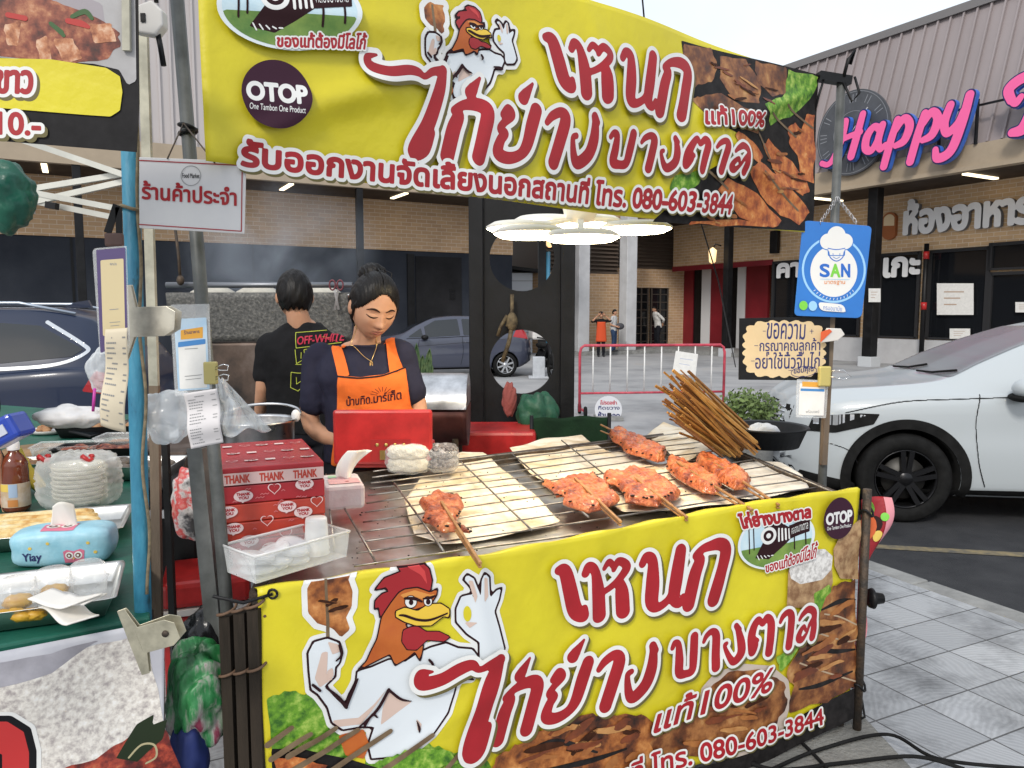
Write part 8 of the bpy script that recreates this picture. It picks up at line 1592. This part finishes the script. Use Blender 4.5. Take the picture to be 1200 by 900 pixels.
for k in range(3): b = MB(); b.tube([q + Vector((-.03 + .05 * t * t, -.02 * k, .035 - .06 * t + .035 * k * (1 - t))) for t in np.linspace(0, 1, 9)], [.006, .014, .017, .018, .018, .017, .015, .011, .005], 10); b.build('banana', mat('banana_yellow', (.66, .48, .05), .45, c2=(.5, .4, .06), vs_=14), th)
q = at_y(8, 505, 1.5); th = thing('blue_box', 'bright blue plastic box tilted at the left edge of the green table', 'plastic box', q); b = MB(); b.box(q, (.075, .06, .05), ry=rad(-28)); b.build('box', mat('plastic_blue', (.015, .05, .36), .3, coat=.3), th, bevel=.008); b = MB(); b.box(q + Vector((0, -.031, .0)), (.04, .003, .02), ry=rad(-28)); b.build('label', mat('label_pale', (.5, .52, .6), .5), th)
zs = LZ - .007
def on_sh(px, py, dz=0.): q = at_z(px, py, zs + .011); q.z += dz; return q
q = on_sh(58, 507); th = thing('food_plate', 'white plate heaped with brown fried pieces at the back of the green table', 'plate', q); b = MB(); b.lathe([(0, .004), (.075, .004), (.1, .02), (.104, .02), (.08, 0), (0, 0)], q, 32); b.build('plate', mat('melamine_white', (.62, .6, .58), .3), th)
b = MB(); r = random.Random(6)
for k in range(22): a_ = r.uniform(0, 6.28); d_ = r.uniform(0, .06); b.ball(q + Vector((d_ * math.cos(a_), d_ * math.sin(a_), .018 + .03 * (1 - d_ / .07) * r.random())), (.022, .016, .012), 10, 7)
b.build('fried_pieces', mat('fried_brown', (.38, .2, .09), .6, c2=(.26, .12, .05), vs_=30), th)
q = on_sh(45, 533); th = thing('wooden_board', 'round wooden board at the back of the green table, far left', 'board', q); b = MB(); b.lathe([(0, 0), (.09, 0), (.095, .008), (.09, .02), (0, .02)], q + UP * .001, 32); b.build('board', mat('board_wood', (.28, .17, .08), .6, var=.35, vs_=12), th)
q = on_sh(80, 535, .002); th = thing('food_box', 'clear lidded box of grey food at the back of the green table', 'food box', q); dish(q, .15, .1, .035, rad(15), clear('clear_plastic', (.88, .9, .9), .16, .1), 'box', th); b = MB(); b.box(q + UP * .013, (.125, .08, .02), rz=rad(15)); b.build('food', mat('grey_food', (.22, .18, .15), .7, var=.4, vs_=60), th, bevel=.006)
q = on_sh(150, 528, .002); th = thing('food_box', 'clear box of brown food half hidden behind the blue post', 'food box', q); dish(q, .14, .1, .045, rad(8), clear('clear_plastic', (.88, .9, .9), .16, .1), 'box', th); b = MB(); b.box(q + UP * .016, (.115, .08, .026), rz=rad(8)); b.build('food', mat('fried_brown', (.38, .2, .09), .6), th, bevel=.006)
q = at_y(82, 488, 2.6); crumple('plastic_bag', q, .1, mat('matte_white_bag', (.62, .62, .63), .5, var=.1), 'flattened white plastic bag at the back of the neighbouring stall', 'plastic bag', 41, amp=.3, sq=(1.15, .6, .38))
q = at_y(109, 482, 2.55); th = thing('drinking_straw', 'magenta drinking straw standing up above the white plastic bag', 'straw', q); b = MB(); b.tube([q, at_y(111, 455, 2.55)], .005, 8); b.build('straw', mat('straw_magenta', (.5, .05, .35), .4), th)
q = on_sh(97, 512, .03); th = thing('phone', 'dark phone leaning flat at the back of the green table beside the receipt', 'phone', q); b = MB(); b.box(q, (.15, .075, .009), rz=rad(-18), ry=rad(8)); b.build('phone_body', M['black'], th, bevel=.003); b = MB(); b.box(q + UP * .0055, (.135, .064, .001), rz=rad(-18), ry=rad(8)); b.build('screen', M['cglass'], th)

blt = mat('black_tray', (.012, .012, .013), .35); food2 = mat('fried_brown', (.38, .2, .09), .6, c2=(.26, .12, .05), vs_=30)
for px, py, w_, d_, rz, lab, m in ((120, 508, .34, .22, 12, 'black tray of brown cooked food at the back by the receipt', food2), (165, 556, .26, .2, 6, 'steel tray of pale food half hidden behind the blue post', None), (118, 536, .3, .16, 10, 'black tray of dark curry behind the noodle bag', MEAT), (20, 556, .2, .16, 20, 'steel tray of golden fritters behind the tea bottle', food2)):
 q = at_z(px, py, LZ + .006); th = thing('serving_tray', lab, 'tray', q); dish(q, w_, d_, .05, rad(rz), blt if lab[0] == 'b' else trayst, 'tray', th); b = MB(); r = random.Random(px)
 for k in range(26): b.ball(q + Vector((r.uniform(-.42, .42) * w_, r.uniform(-.4, .4) * d_, .03 + r.uniform(0, .012))), (.03, .024, .016), 9, 6)
 b.build('food', m or mat('grey_food', (.22, .18, .15), .7), th)
def grow(k, *names):
 for o in bpy.data.objects:
  if o.parent is None and o.get('label') and any(n in o['label'] for n in names): o.scale = (k, k, k)
grow(1.25, 'plastic bottle of brown red tea', 'golden rolled pancakes', 'steel tray of pale golden', 'bunch of yellow bananas', 'empty crinkled clear')
grow(1.5, 'clear lidded box of grey', 'clear box of brown food', 'round wooden board', 'dark phone')
# ================================================================ BEHIND THE COUNTER
SD = 4.45; sx0, sx1 = at_y(197, 400, SD).x, at_y(411, 400, SD).x; zt_, zm_ = at_y(300, 343, SD).z, at_y(300, 400, SD).z
speck = mat('speckled_hood', (.2, .2, .19), .7, ramp=[(.3, (.05, .05, .048)), (.45, (.095, .094, .09)), (.58, (.14, .137, .128)), (.72, (.25, .24, .215))], vs_=60, bump=.4, bs=60)
sooty = mat('sooty_steel', (.1, .075, .06), .5, .5, ramp=[(.35, (.03, .026, .024)), (.5, (.1, .07, .055)), (.68, (.2, .16, .14))], vs_=3)
th = thing('smoker', 'big grey speckled charcoal smoker with a raised hood behind the man in black', 'smoker', ((sx0 + sx1) / 2, SD, PAV))
b = MB(); b.grid(lambda u, v: (sx0 + (sx1 - sx0) * u, SD + .05 - .05 * v + .004 * math.sin(u * 19), zm_ + (zt_ - zm_) * v), 20, 8); b.build('hood', speck, th, solid=.02)
b = MB(); b.box(((sx0 + sx1) / 2, SD + .3, (zm_ + .75) / 2 + .0), (sx1 - sx0 - .02, .5, zm_ - .76)); b.build('firebox', sooty, th, bevel=.02)
b = MB()
for x in (sx0 - .02, sx1 + .0): b.box((x, SD + .2, (zt_ + PAV) / 2), (.035, .05, zt_ - PAV + .02))
for x in (sx0 + .05, sx1 - .05): b.box((x, SD + .5, (.75 + PAV) / 2), (.035, .035, .75 - PAV))
b.build('stand', M['black'], th)
b = MB(); b.tube([(sx0 - .01, SD + .03, zt_ + .045), (sx1 + .01, SD + .03, zt_ + .045)], .017, 10); b.build('rod', mat('rod_grey', (.2, .21, .23), .4, .7), th)
b = MB(); q = Vector((sx0 + .09, SD - .01, zt_ + .05)); b.tube([q, q + Vector((-.005, 0, .16)), q + Vector((-.02, 0, .34))], .009, 6); b.ball(q + UP * .02, (.022, .022, .03), 10, 8); b.build('rope_pull', M['iron'], th)
lidm = mat('pale_steamer', (.5, .47, .4), .6, var=.2, vs_=8)
for px, lab in ((250, 'pale domed lid behind the smoker hood, leftmost of three'), (303, 'pale domed lid behind the smoker hood, just left of the man'), (374, 'pale domed lid behind the smoker hood, right of the man in black')):
 q = at_y(px, 346, SD + .3); th = thing('steamer_lid', lab, 'lid', q, 'pale lids standing behind the smoker hood'); b = MB(); b.lathe([(.0, .12 * .5), (.08, .05), (.13, .02), (.145, -.02), (.14, -.035), (0, -.035)], q, 32); b.build('dome', lidm, th); b = MB(); b.lathe([(.145, -.03), (.15, -.036), (.15, -.05), (.145, -.055)], q, 32); b.build('rim', M['steel'], th)
q = at_y(394, 332, SD - .03); th = thing('scissors', 'red handled scissors hooked on the end of the smoker rod', 'scissors', q); b = MB()
for sx in (-1, 1): b.tube([q + Vector((sx * .022 + .017 * math.cos(t), 0, -.01 + .028 * math.sin(t))) for t in np.linspace(0, 6.283, 16)[:-1]], .005, 6, closed=True)
b.build('handle', mat('scissor_plum', (.14, .03, .04), .4), th); b = MB()
for sx in (-1, 1): b.bar(q + Vector((sx * .012, 0, -.03)), q + Vector((-sx * .012, .002 * sx, -.15)), .012, .003, up=(0, 1, 0))
b.build('blade', M['steel'], th)
# steel pot on a stand
PD = 2.95; q = at_y(301, 500, PD); r_ = 43 / 900 * PD; zr = at_y(301, 492, PD).z; q.z = TZ - .0
th = thing('stock_pot', 'wide stainless steel pot with a bail handle beside the red gift boxes', 'pot', q); b = MB(); b.lathe([(0, 0), (r_ * .9, 0), (r_ * .97, .02), (r_, zr - TZ), (r_ * 1.06, zr - TZ + .004), (r_ * 1.06, zr - TZ - .004), (r_ * 1.0, zr - TZ - .01)], q, 48); b.lathe([(r_ * .985, zr - TZ - .004), (r_ * .95, .02), (0, .012)], q, 48); b.build('pot_wall', M['steel'], th)
b = MB(); b.tube([q + Vector((r_ * 1.05 * math.cos(t), .02 + .1 * math.sin(t) + .05, zr - TZ + .012 + .03 * math.sin(t))) for t in np.linspace(math.pi, 0, 20)], .006, 8); b.build('bail_handle', M['steel'], th); b = MB(); b.ball(q + Vector((r_ * 1.02, .03, zr - TZ + .012)), (.018, .012, .025), 10, 8); b.build('ear', mat('cap_white', (.7, .68, .68), .4), th)
th = thing('pot_stand', 'black iron stand carrying the steel pot', 'stand', (q.x, q.y, PAV)); b = MB(); b.tube([q + Vector((r_ * .9 * math.cos(t), r_ * .9 * math.sin(t), -.012)) for t in np.linspace(0, 6.283, 24)[:-1]], .01, 6, closed=True)
for a_ in (.8, 2.4, 3.9, 5.5): b.bar((q.x + r_ * .9 * math.cos(a_), q.y + r_ * .9 * math.sin(a_), PAV), (q.x + r_ * .9 * math.cos(a_), q.y + r_ * .9 * math.sin(a_), TZ - .015), .02, .02)
b.bar((q.x - r_ * .9, q.y, TZ - .012), (q.x + r_ * .9, q.y, TZ - .012), .015, .01); b.build('stand_frame', M['iron'], th)
# silver half drum grill
DD = 4.05; x0, x1 = at_y(430, 460, DD).x, at_y(549, 460, DD).x; zc_ = at_y(500, 474, DD).z; th = thing('drum_grill', 'silver half drum grill with a closed curved lid behind the seller', 'grill', ((x0 + x1) / 2, DD, PAV)); Rr = at_y(500, 437, DD).z - zc_
b = MB(); b.grid(lambda u, v: (x0 + (x1 - x0) * u, DD - Rr * 1.3 * math.cos(math.pi * v), zc_ + Rr * math.sin(math.pi * v)), 20, 20)
for x in (x0, x1): b.add([(x, DD, zc_)] + [(x, DD - Rr * 1.3 * math.cos(math.pi * v / 16), zc_ + Rr * math.sin(math.pi * v / 16)) for v in range(17)], [(0, k + 1, k + 2) for k in range(16)])
b.build('lid', M['steel'], th, fix=True); b = MB(); b.grid(lambda u, v: (x0 + (x1 - x0) * u, DD - Rr * 1.3 * math.cos(math.pi * v), zc_ - .012 - Rr * 1.2 * math.sin(math.pi * v)), 20, 20); b.build('base', mat('burnt_red_steel', (.1, .03, .025), .5, .3, var=.5, vs_=5), th, solid=.006)
b = MB()
for x in (x0 + .06, x1 - .06):
 for dy in (-.14, .14): b.bar((x, DD + dy, PAV), (x, DD + dy, zc_ - .1), .03, .03)
b.build('leg', M['iron'], th)
# cool boxes
def coolbox(c, w_, d_, h, rz, lab):
 th = thing('cool_box', lab, 'cool box', c); b = MB(); c = Vector(c); b.box(c + UP * (h * .36), (w_, d_, h * .72), rz=rz); b.build('tub', M['red'], th, bevel=.02)
 b = MB(); b.box(c + UP * (h * .755), (w_ * 1.02, d_ * 1.02, h * .06), rz=rz); b.build('seal_strip', mat('strip_white', (.6, .57, .56), .5), th, bevel=.004); b = MB(); b.box(c + UP * (h * .9), (w_ * 1.03, d_ * 1.03, h * .22), rz=rz); b.build('lid', M['red'], th, bevel=.02)
 b = MB(); Rm = Matrix.Rotation(rz, 3, 'Z'); b.bar(c + Rm @ Vector((-w_ * .3, -d_ * .53, 0)) + UP * h * .55, c + Rm @ Vector((w_ * .3, -d_ * .53, 0)) + UP * h * .55, .02, .02); b.build('handle', mat('handle_dark_red', (.2, .012, .014), .5), th)
q = at_z(216, 690, .62); coolbox((q.x + .02, q.y + .16, PAV), .3, .3, .44, rad(20), 'red cool box with white rim standing on the pavement between the stalls')
q = at_y(562, 510, 4.3); coolbox((q.x, 4.45, PAV), .62, .4, q.z - PAV + .02, 0, 'long red cool box behind the seller at the foot of the black frame')
# folding chair back, green bag and cloth
cg = mat('canvas_green', (.012, .035, .016), .85, c2=(.008, .022, .011), vs_=6, bump=.3, bs=20); FD_ = 4.35
p = [at_y(x, y, FD_) for x, y in ((623, 491), (714, 488), (716, 525), (623, 527))]; th = thing('folding_chair', 'dark green canvas folding chair with only its back showing over the counter', 'chair', (p[3].x, FD_, PAV))
b = MB(); b.grid(lambda u, v: (p[0].lerp(p[1], u)).lerp(p[3].lerp(p[2], u), v) + Vector((0, .03 * math.sin(math.pi * u), .006 * math.sin(u * 12))), 16, 8); b.build('backrest', cg, th, solid=.004)
b = MB()
for k in (0, 1): x = p[k].x; b.tube([(x, FD_, p[k].z + .02), (x, FD_, .62), (x + (.35 if k == 0 else -.35), FD_ - .1, PAV)], .011, 8); b.tube([(x, FD_, .62), (x, FD_ + .35, .66)], .011, 8)
b.build('frame', M['black'], th); b = MB(); b.grid(lambda u, v: (p[0].x + (p[1].x - p[0].x) * u, FD_ + .35 * v, .64 - .03 * math.sin(math.pi * u)), 12, 6); b.build('seat', cg, th, solid=.004)
q = at_y(629, 490, 4.6); o = crumple('cloth_bag', q, .15, mat('bag_green', (.015, .1, .05), .45, c2=(.008, .05, .026), vs_=8, bump=.4, bs=14), 'bulging dark green bag hanging on the lower hole of the black frame', 'bag', 12, n=36, amp=.3, sq=(.85, .55, 1.05))
q = at_y(597, 468, 4.7); o = crumple('hanging_cloth', q, .075, mat('cloth_rust', (.26, .07, .06), .85, bump=.3), 'rust coloured cloth tucked beside the green bag in the lower frame hole', 'cloth', 13, amp=.3, sq=(.6, .4, 1.4))
# crowd barrier
g0, g1 = at_z(679, 487, 0), at_z(846, 492, 0); g1.y = g0.y + .25; eb = (g1 - g0).normalized(); Lb = (at_y(848, 480, g1.y).x - g0.x) / eb.x; zt2 = at_y(680, 405, g0.y).z; zb2 = at_y(680, 461, g0.y).z
th = thing('crowd_barrier', 'pink red and white steel crowd barrier on wheels across the lot', 'barrier', g0); bp_ = lambda u, z: g0 + eb * (u * Lb) + UP * z
b = MB(); b.tube([bp_(0, .06), bp_(0, zt2 - .12), bp_(.008, zt2 - .04), bp_(.03, zt2), bp_(.97, zt2), bp_(.992, zt2 - .04), bp_(1, zt2 - .12), bp_(1, .06)], .022, 10); b.tube([bp_(0, zb2), bp_(1, zb2)], .018, 8); b.build('frame', M['pink'], th)
for k in range(8): b = MB(); u = .09 + .82 * k / 7; b.tube([bp_(u, zb2 + .01), bp_(u, zt2 - .01)], .012, 8); b.build('bar', M['white'], th)
for u in (.02, .98):
 b = MB(); b.bar(bp_(u, .09) - Vector((-eb.y, eb.x, 0)) * .25, bp_(u, .09) + Vector((-eb.y, eb.x, 0)) * .25, .03, .03); ft = b.build('foot', M['pink'], th)
 for sg in (-1, 1): b = MB(); b.lathe([(0, -.025), (.07, -.025), (.085, -.01), (.085, .01), (.07, .025), (0, .025)], bp_(u, .085) + Vector((-eb.y, eb.x, 0)) * (.22 * sg), 20, axis='x'); b.build('wheel', M['rubber'], ft)
B = Board(g0.y - .02); th = thing('paper_notice', 'white paper sheet taped to the crowd barrier beside the skewers', 'notice', B.fn(*B.uv(803, 425), 0)); B.plate('sheet', [(792, 411), (818, 415), (815, 441), (788, 436)], M['paper'], th, .004); B.lines('print', [[(797, 420, .004), (812, 422, .004)], [(796, 426, .004), (808, 428, .004)]], mat('print_faint_blue', (.4, .45, .6), .7), th, h=.004)
B = Board(g0.y - .45); th = thing('parking_sign', 'round white sign with dark Thai words standing before the crowd barrier', 'sign', B.fn(*B.uv(713, 478), 0)); B.plate('disc', [(713 + 16 * math.cos(t), 480 + 16 * math.sin(t)) for t in np.linspace(0, 6.283, 40)[:-1]], mat('sign_white_disc', (.62, .63, .66), .5), th, .01)
B.quadword('red_words', 'โปรดอย่า', (703, 474), (723, 474), (704, 469), (722, 469), th, M['pink'], fat=.003, out=0, shd=None, h=.003); B.quadword('dark_words', 'กีดขวาง', (701, 480), (726, 480), (701, 475.5), (726, 475.5), th, M['navyink'], fat=.002, out=0, shd=None, h=.003); B.quadword('dark_words', 'ห้ามจอด', (701, 489), (726, 490), (701, 482.5), (726, 483), th, M['navyink'], fat=.004, out=0, shd=None, h=.003)
b = MB(); q = B.fn(*B.uv(713, 496), -.02); b.bar((q.x, q.y, 0), (q.x, q.y, q.z + .1), .04, .04); b.box((q.x, q.y, .03), (.4, .4, .05)); b.build('stand', M['kerb'], th)
# umbrella, plants, oven beside the far wall
q = at_z(694, 402, .14); hU = at_y(694, 346, q.y).z; th = thing('parasol', 'dark brown parasol open near the annex wall across the lot', 'parasol', q); b = MB(); b.lathe([(0, hU), (.5, hU - .16), (1.0, hU - .5), (1.18, hU - .82), (1.15, hU - .82), (.98, hU - .52), (.48, hU - .2), (0, hU - .05)], (q.x, q.y, 0), 8); cn = b.build('canopy', mat('canopy_brown', (.07, .05, .04), .8, var=.2), th)
for p_ in cn.data.polygons: p_.use_smooth = False
b = MB(); b.tube([q, (q.x, q.y, hU)], .03, 8); b.build('pole', M['black'], th); b = MB(); b.lathe([(0, .16), (.3, .16), (.32, .2), (.05, .26), (0, .26)], (q.x, q.y, 0), 16); b.build('base', M['black'], th)
r = random.Random(17); q = at_z(494, 470, PAV); q = Vector((at_y(494, 450, 4.75).x, 4.75, PAV)); th = thing('snake_plant', 'upright snake plant leaves behind the silver drum grill', 'plant', q)
zp = at_y(494, 438, 4.75).z; b = MB(); b.lathe([(0, 0), (.1, 0), (.14, zp - PAV - .12), (.15, zp - PAV - .1), (.13, zp - PAV - .1), (.12, zp - PAV - .14), (0, zp - PAV - .14)], q, 20); b.build('planter', M['kerb'], th)
for px, top in ((488, 402), (493, 416), (500, 408), (504, 420), (484, 424), (497, 424)):
 a_ = at_y(px, 442, 4.75); c_ = at_y(px + r.uniform(-4, 4), top, 4.75); b = MB(); b.grid(lambda u, v: a_.lerp(c_, v) + Vector(((u - .5) * .055 * (1 - v ** 3) * (.6 + .8 * v if v < .5 else 1), .012 * math.sin(u * 3.1), 0)), 5, 10); b.build('leaf', mat('leaf_dark', (.03, .075, .03), .5, c2=(.1, .15, .06), vs_=24), th, solid=.003)
q = Vector((at_y(876, 505, 5.2).x, 5.2, 0)); th = thing('potted_shrub', 'small light green shrub in a pot by the nose of the white car', 'plant', q); zp = at_y(876, 505, 5.2).z; b = MB(); b.lathe([(0, 0), (.13, 0), (.18, zp - .02), (.19, zp), (.16, zp), (.15, zp - .05), (0, zp - .05)], q, 20); b.build('pot', M['kerb'], th)
b = MB(); vs_ = []; fs = []
for k in range(1500):
 d = Vector((r.gauss(0, 1), r.gauss(0, 1), r.gauss(0, 1))).normalized(); p_ = Vector((q.x, q.y, zp + .13)) + Vector((d.x * .2, d.y * .18, d.z * .15)) * r.uniform(.4, 1.1); u = Vector((r.gauss(0, 1), r.gauss(0, 1), r.gauss(0, 1))).normalized(); v = u.orthogonal(); s_ = r.uniform(.012, .022); n = len(vs_); vs_ += [p_, p_ + u * s_ + v * s_ * .5, p_ + u * 2 * s_, p_ + u * s_ - v * s_ * .5]; fs.append((n, n + 1, n + 2, n + 3))
b.add(vs_, fs, 0); b.build('foliage', mat('shrub_leaf', (.13, .19, .05), .6, c2=(.07, .11, .03), vs_=9), th, fix=False)
# red patterned cloth at the right end of the counter
cr_ = mat('festive_cloth', (.32, .012, .02), .6, c2=(.24, .01, .016), vs_=7, bump=.15); A_ = FR + ef * .035 - nf * .02
def rc(u, v, o=0.):
 return A_ + Vector((.012 + u * (.03 + .08 * math.exp(-(v / .4) ** 2) + .014 * math.sin(v * 11) * u), .05 * u + .03 * math.sin(v * 9 + u * 4) * u + o, -.012 - .66 * v * (1 - .08 * u)))
th = thing('patterned_cloth', 'red festive cloth with pale snowflakes hanging at the right end of the counter', 'cloth', A_); b = MB(); b.grid(lambda u, v: rc(u, v), 24, 40); b.build('cloth', cr_, th, solid=.0015)
b = MB(); b.grid(lambda u, v: rc(.8 + .2 * u, v, -.003), 4, 40); b.build('pink_hem', mat('hem_pink', (.62, .25, .29), .6), th)
for k, (u, v, m, s_) in enumerate(((.3, .06, LETT, .03), (.5, .14, mat('print_dark_plum', (.03, .012, .012), .6), .03), (.62, .2, oyl, .02), (.25, .3, mat('flake_pale', (.6, .5, .45), .6), .016), (.6, .45, mat('flake_pale', (.6, .5, .45), .6), .035), (.35, .6, sgreen, .012), (.5, .75, mat('flake_pale', (.6, .5, .45), .6), .016), (.7, .62, mat('flake_pale', (.6, .5, .45), .6), .012), (.2, .85, mat('flake_pale', (.6, .5, .45), .6), .014), (.75, .1, sgreen, .015), (.2, .15, mat('flake_orange', (.55, .1, .02), .5), .05))):
 decal('cloth_print', shape(disc(0, 0, s_, n=14), s_ / 7).iso(0), lambda x, y, o: rc(u + x / .14, v + y / .68, -.004 - .0004 * k), 0, m, th)
# cables on the ground
for pts, lab, rr in (([(905, 905), (960, 882), (1040, 864), (1100, 893), (1210, 905)], 'black power cable curving over the pavement, the one nearer the kerb', .008), ([(840, 880), (905, 905), (985, 898), (1070, 890), (1130, 905)], 'black power cable on the pavement nearer the viewer', .009), ([(895, 845), (930, 866), (965, 900), (985, 930)], 'short black cable dropping from under the counter onto the concrete', .008)):
 P = [at_z(x, y, PAV + .05) for x, y in pts]; P = [Vector((*q[:2], PAV + .06)) for q in cr_spline(P, 8)]; b = MB(); b.tube(P, rr * .7, 8); tag(b.build('power_cable', M['rubber'], None), lab, 'cable')
# clutter in the gap between the stalls
crk = [at_y(238, 790, 1.75), at_y(232, 860, 1.75)]
crumple('rubbish_bag', crk[0] + UP * .03, .11, mat('black_polythene', (.01, .01, .011), .25, bump=.3, bs=20), 'black rubbish bag slumped against the timber legs', 'bag', 14, n=36, amp=.16, sq=(.6, .8, 1.15)); crumple('woven_sack', at_y(234, 815, 1.66) - UP * .0, .1, mat('sack_green', (.02, .15, .045), .35, ramp=[(.4, (.01, .07, .02)), (.52, (.03, .2, .06)), (.6, (.35, .33, .3)), (.66, (.2, .03, .06))], vs_=16, stretch=(1, 1, .25)), 'shiny green and white woven sack below the black rubbish bag', 'sack', 15, n=48, amp=.42, sq=(.62, .7, 1.2))
crumple('blue_sack', at_y(222, 890, 1.62), .08, mat('sack_blue', (.012, .025, .13), .7, var=.3), 'blue cloth sack at the bottom beside the woven green sack', 'sack', 16, amp=.25, sq=(.5, .7, 1.1))
q = at_y(222, 590, 2.35); crumple('snack_bag', q, .085, mat('snack_print', (.5, .5, .5), .4, ramp=[(.4, (.06, .06, .065)), (.5, (.5, .48, .47)), (.56, (.5, .05, .05)), (.7, (.55, .35, .3))], vs_=12), 'printed bag with red and white patches hanging behind the left post', 'bag', 18, n=30, amp=.3, sq=(.6, .5, 1.3))
for (px, py, D_, w_, h_, lab, m) in ((178, 520, 3.6, .5, .3, 'dark equipment box far back between the two stalls, higher one', sooty), (206, 560, 3.2, .34, .4, 'black crate behind the stand legs between the two stalls', M['black'])):
 q = at_y(px, py, D_); th = thing('equipment_box', lab, 'box', (q.x, q.y, PAV)); b = MB(); b.box((q.x, q.y, (q.z + PAV) / 2), (w_, .4, q.z - PAV)); b.build('case', m, th, bevel=.02); b = MB(); b.box((q.x, q.y - .205, q.z - .1), (w_ * .5, .012, .04)); b.build('handle', M['steel'], th, bevel=.004)
# thin wires in the sky and by the barrier
a_, c_ = at_y(752, -10, 7), at_y(757, 45, 7); b = MB(); b.tube([at_y(748, -60, 7), a_, c_, at_y(842, 330, 9), at_y(862, 430, 11)], .008, 5); tag(b.build('overhead_wire', M['black'], None), 'thin dark wire running down past the overhead banner towards the barrier', 'wire')
# drifting smoke from the smoker
b = MB(); c_ = at_y(318, 292, 4.9); b.ball(c_, (.72, .5, .5), 24, 16)
sm = bpy.data.materials.new('smoke'); sm.use_nodes = True; n = sm.node_tree; n.nodes.remove(n.nodes['Principled BSDF']); pv = n.nodes.new('ShaderNodeVolumePrincipled'); pv.inputs['Color'].default_value = (.8, .88, 1, 1)
t = n.nodes.new('ShaderNodeTexCoord'); z = n.nodes.new('ShaderNodeTexNoise'); z.inputs['Scale'].default_value = 2.6; z.inputs['Detail'].default_value = 3; z.inputs['Distortion'].default_value = .8; n.links.new(t.outputs['Object'], z.inputs['Vector'])
g = n.nodes.new('ShaderNodeTexGradient'); g.gradient_type = 'SPHERICAL'; mp_ = n.nodes.new('ShaderNodeMapping'); mp_.inputs['Location'].default_value = (0, 0, 0); mp_.inputs['Scale'].default_value = (1 / .72, 1 / .5, 1 / .5); n.links.new(t.outputs['Object'], mp_.inputs['Vector']); n.links.new(mp_.outputs[0], g.inputs['Vector'])
mr = n.nodes.new('ShaderNodeMapRange'); mr.inputs['From Min'].default_value = .42; mr.inputs['From Max'].default_value = .75; mr.inputs['To Max'].default_value = 2.8; n.links.new(z.outputs['Fac'], mr.inputs['Value']); mu = n.nodes.new('ShaderNodeMath'); mu.operation = 'MULTIPLY'; n.links.new(mr.outputs[0], mu.inputs[0]); n.links.new(g.outputs['Fac'], mu.inputs[1]); n.links.new(mu.outputs[0], pv.inputs['Density']); n.links.new(pv.outputs[0], n.nodes['Material Output'].inputs['Volume'])
o = b.build('smoke', sm, None)
for v in o.data.vertices: v.co -= c_
o.location = c_; tag(o, 'thin bluish smoke drifting above the speckled smoker', 'smoke', kind='stuff')
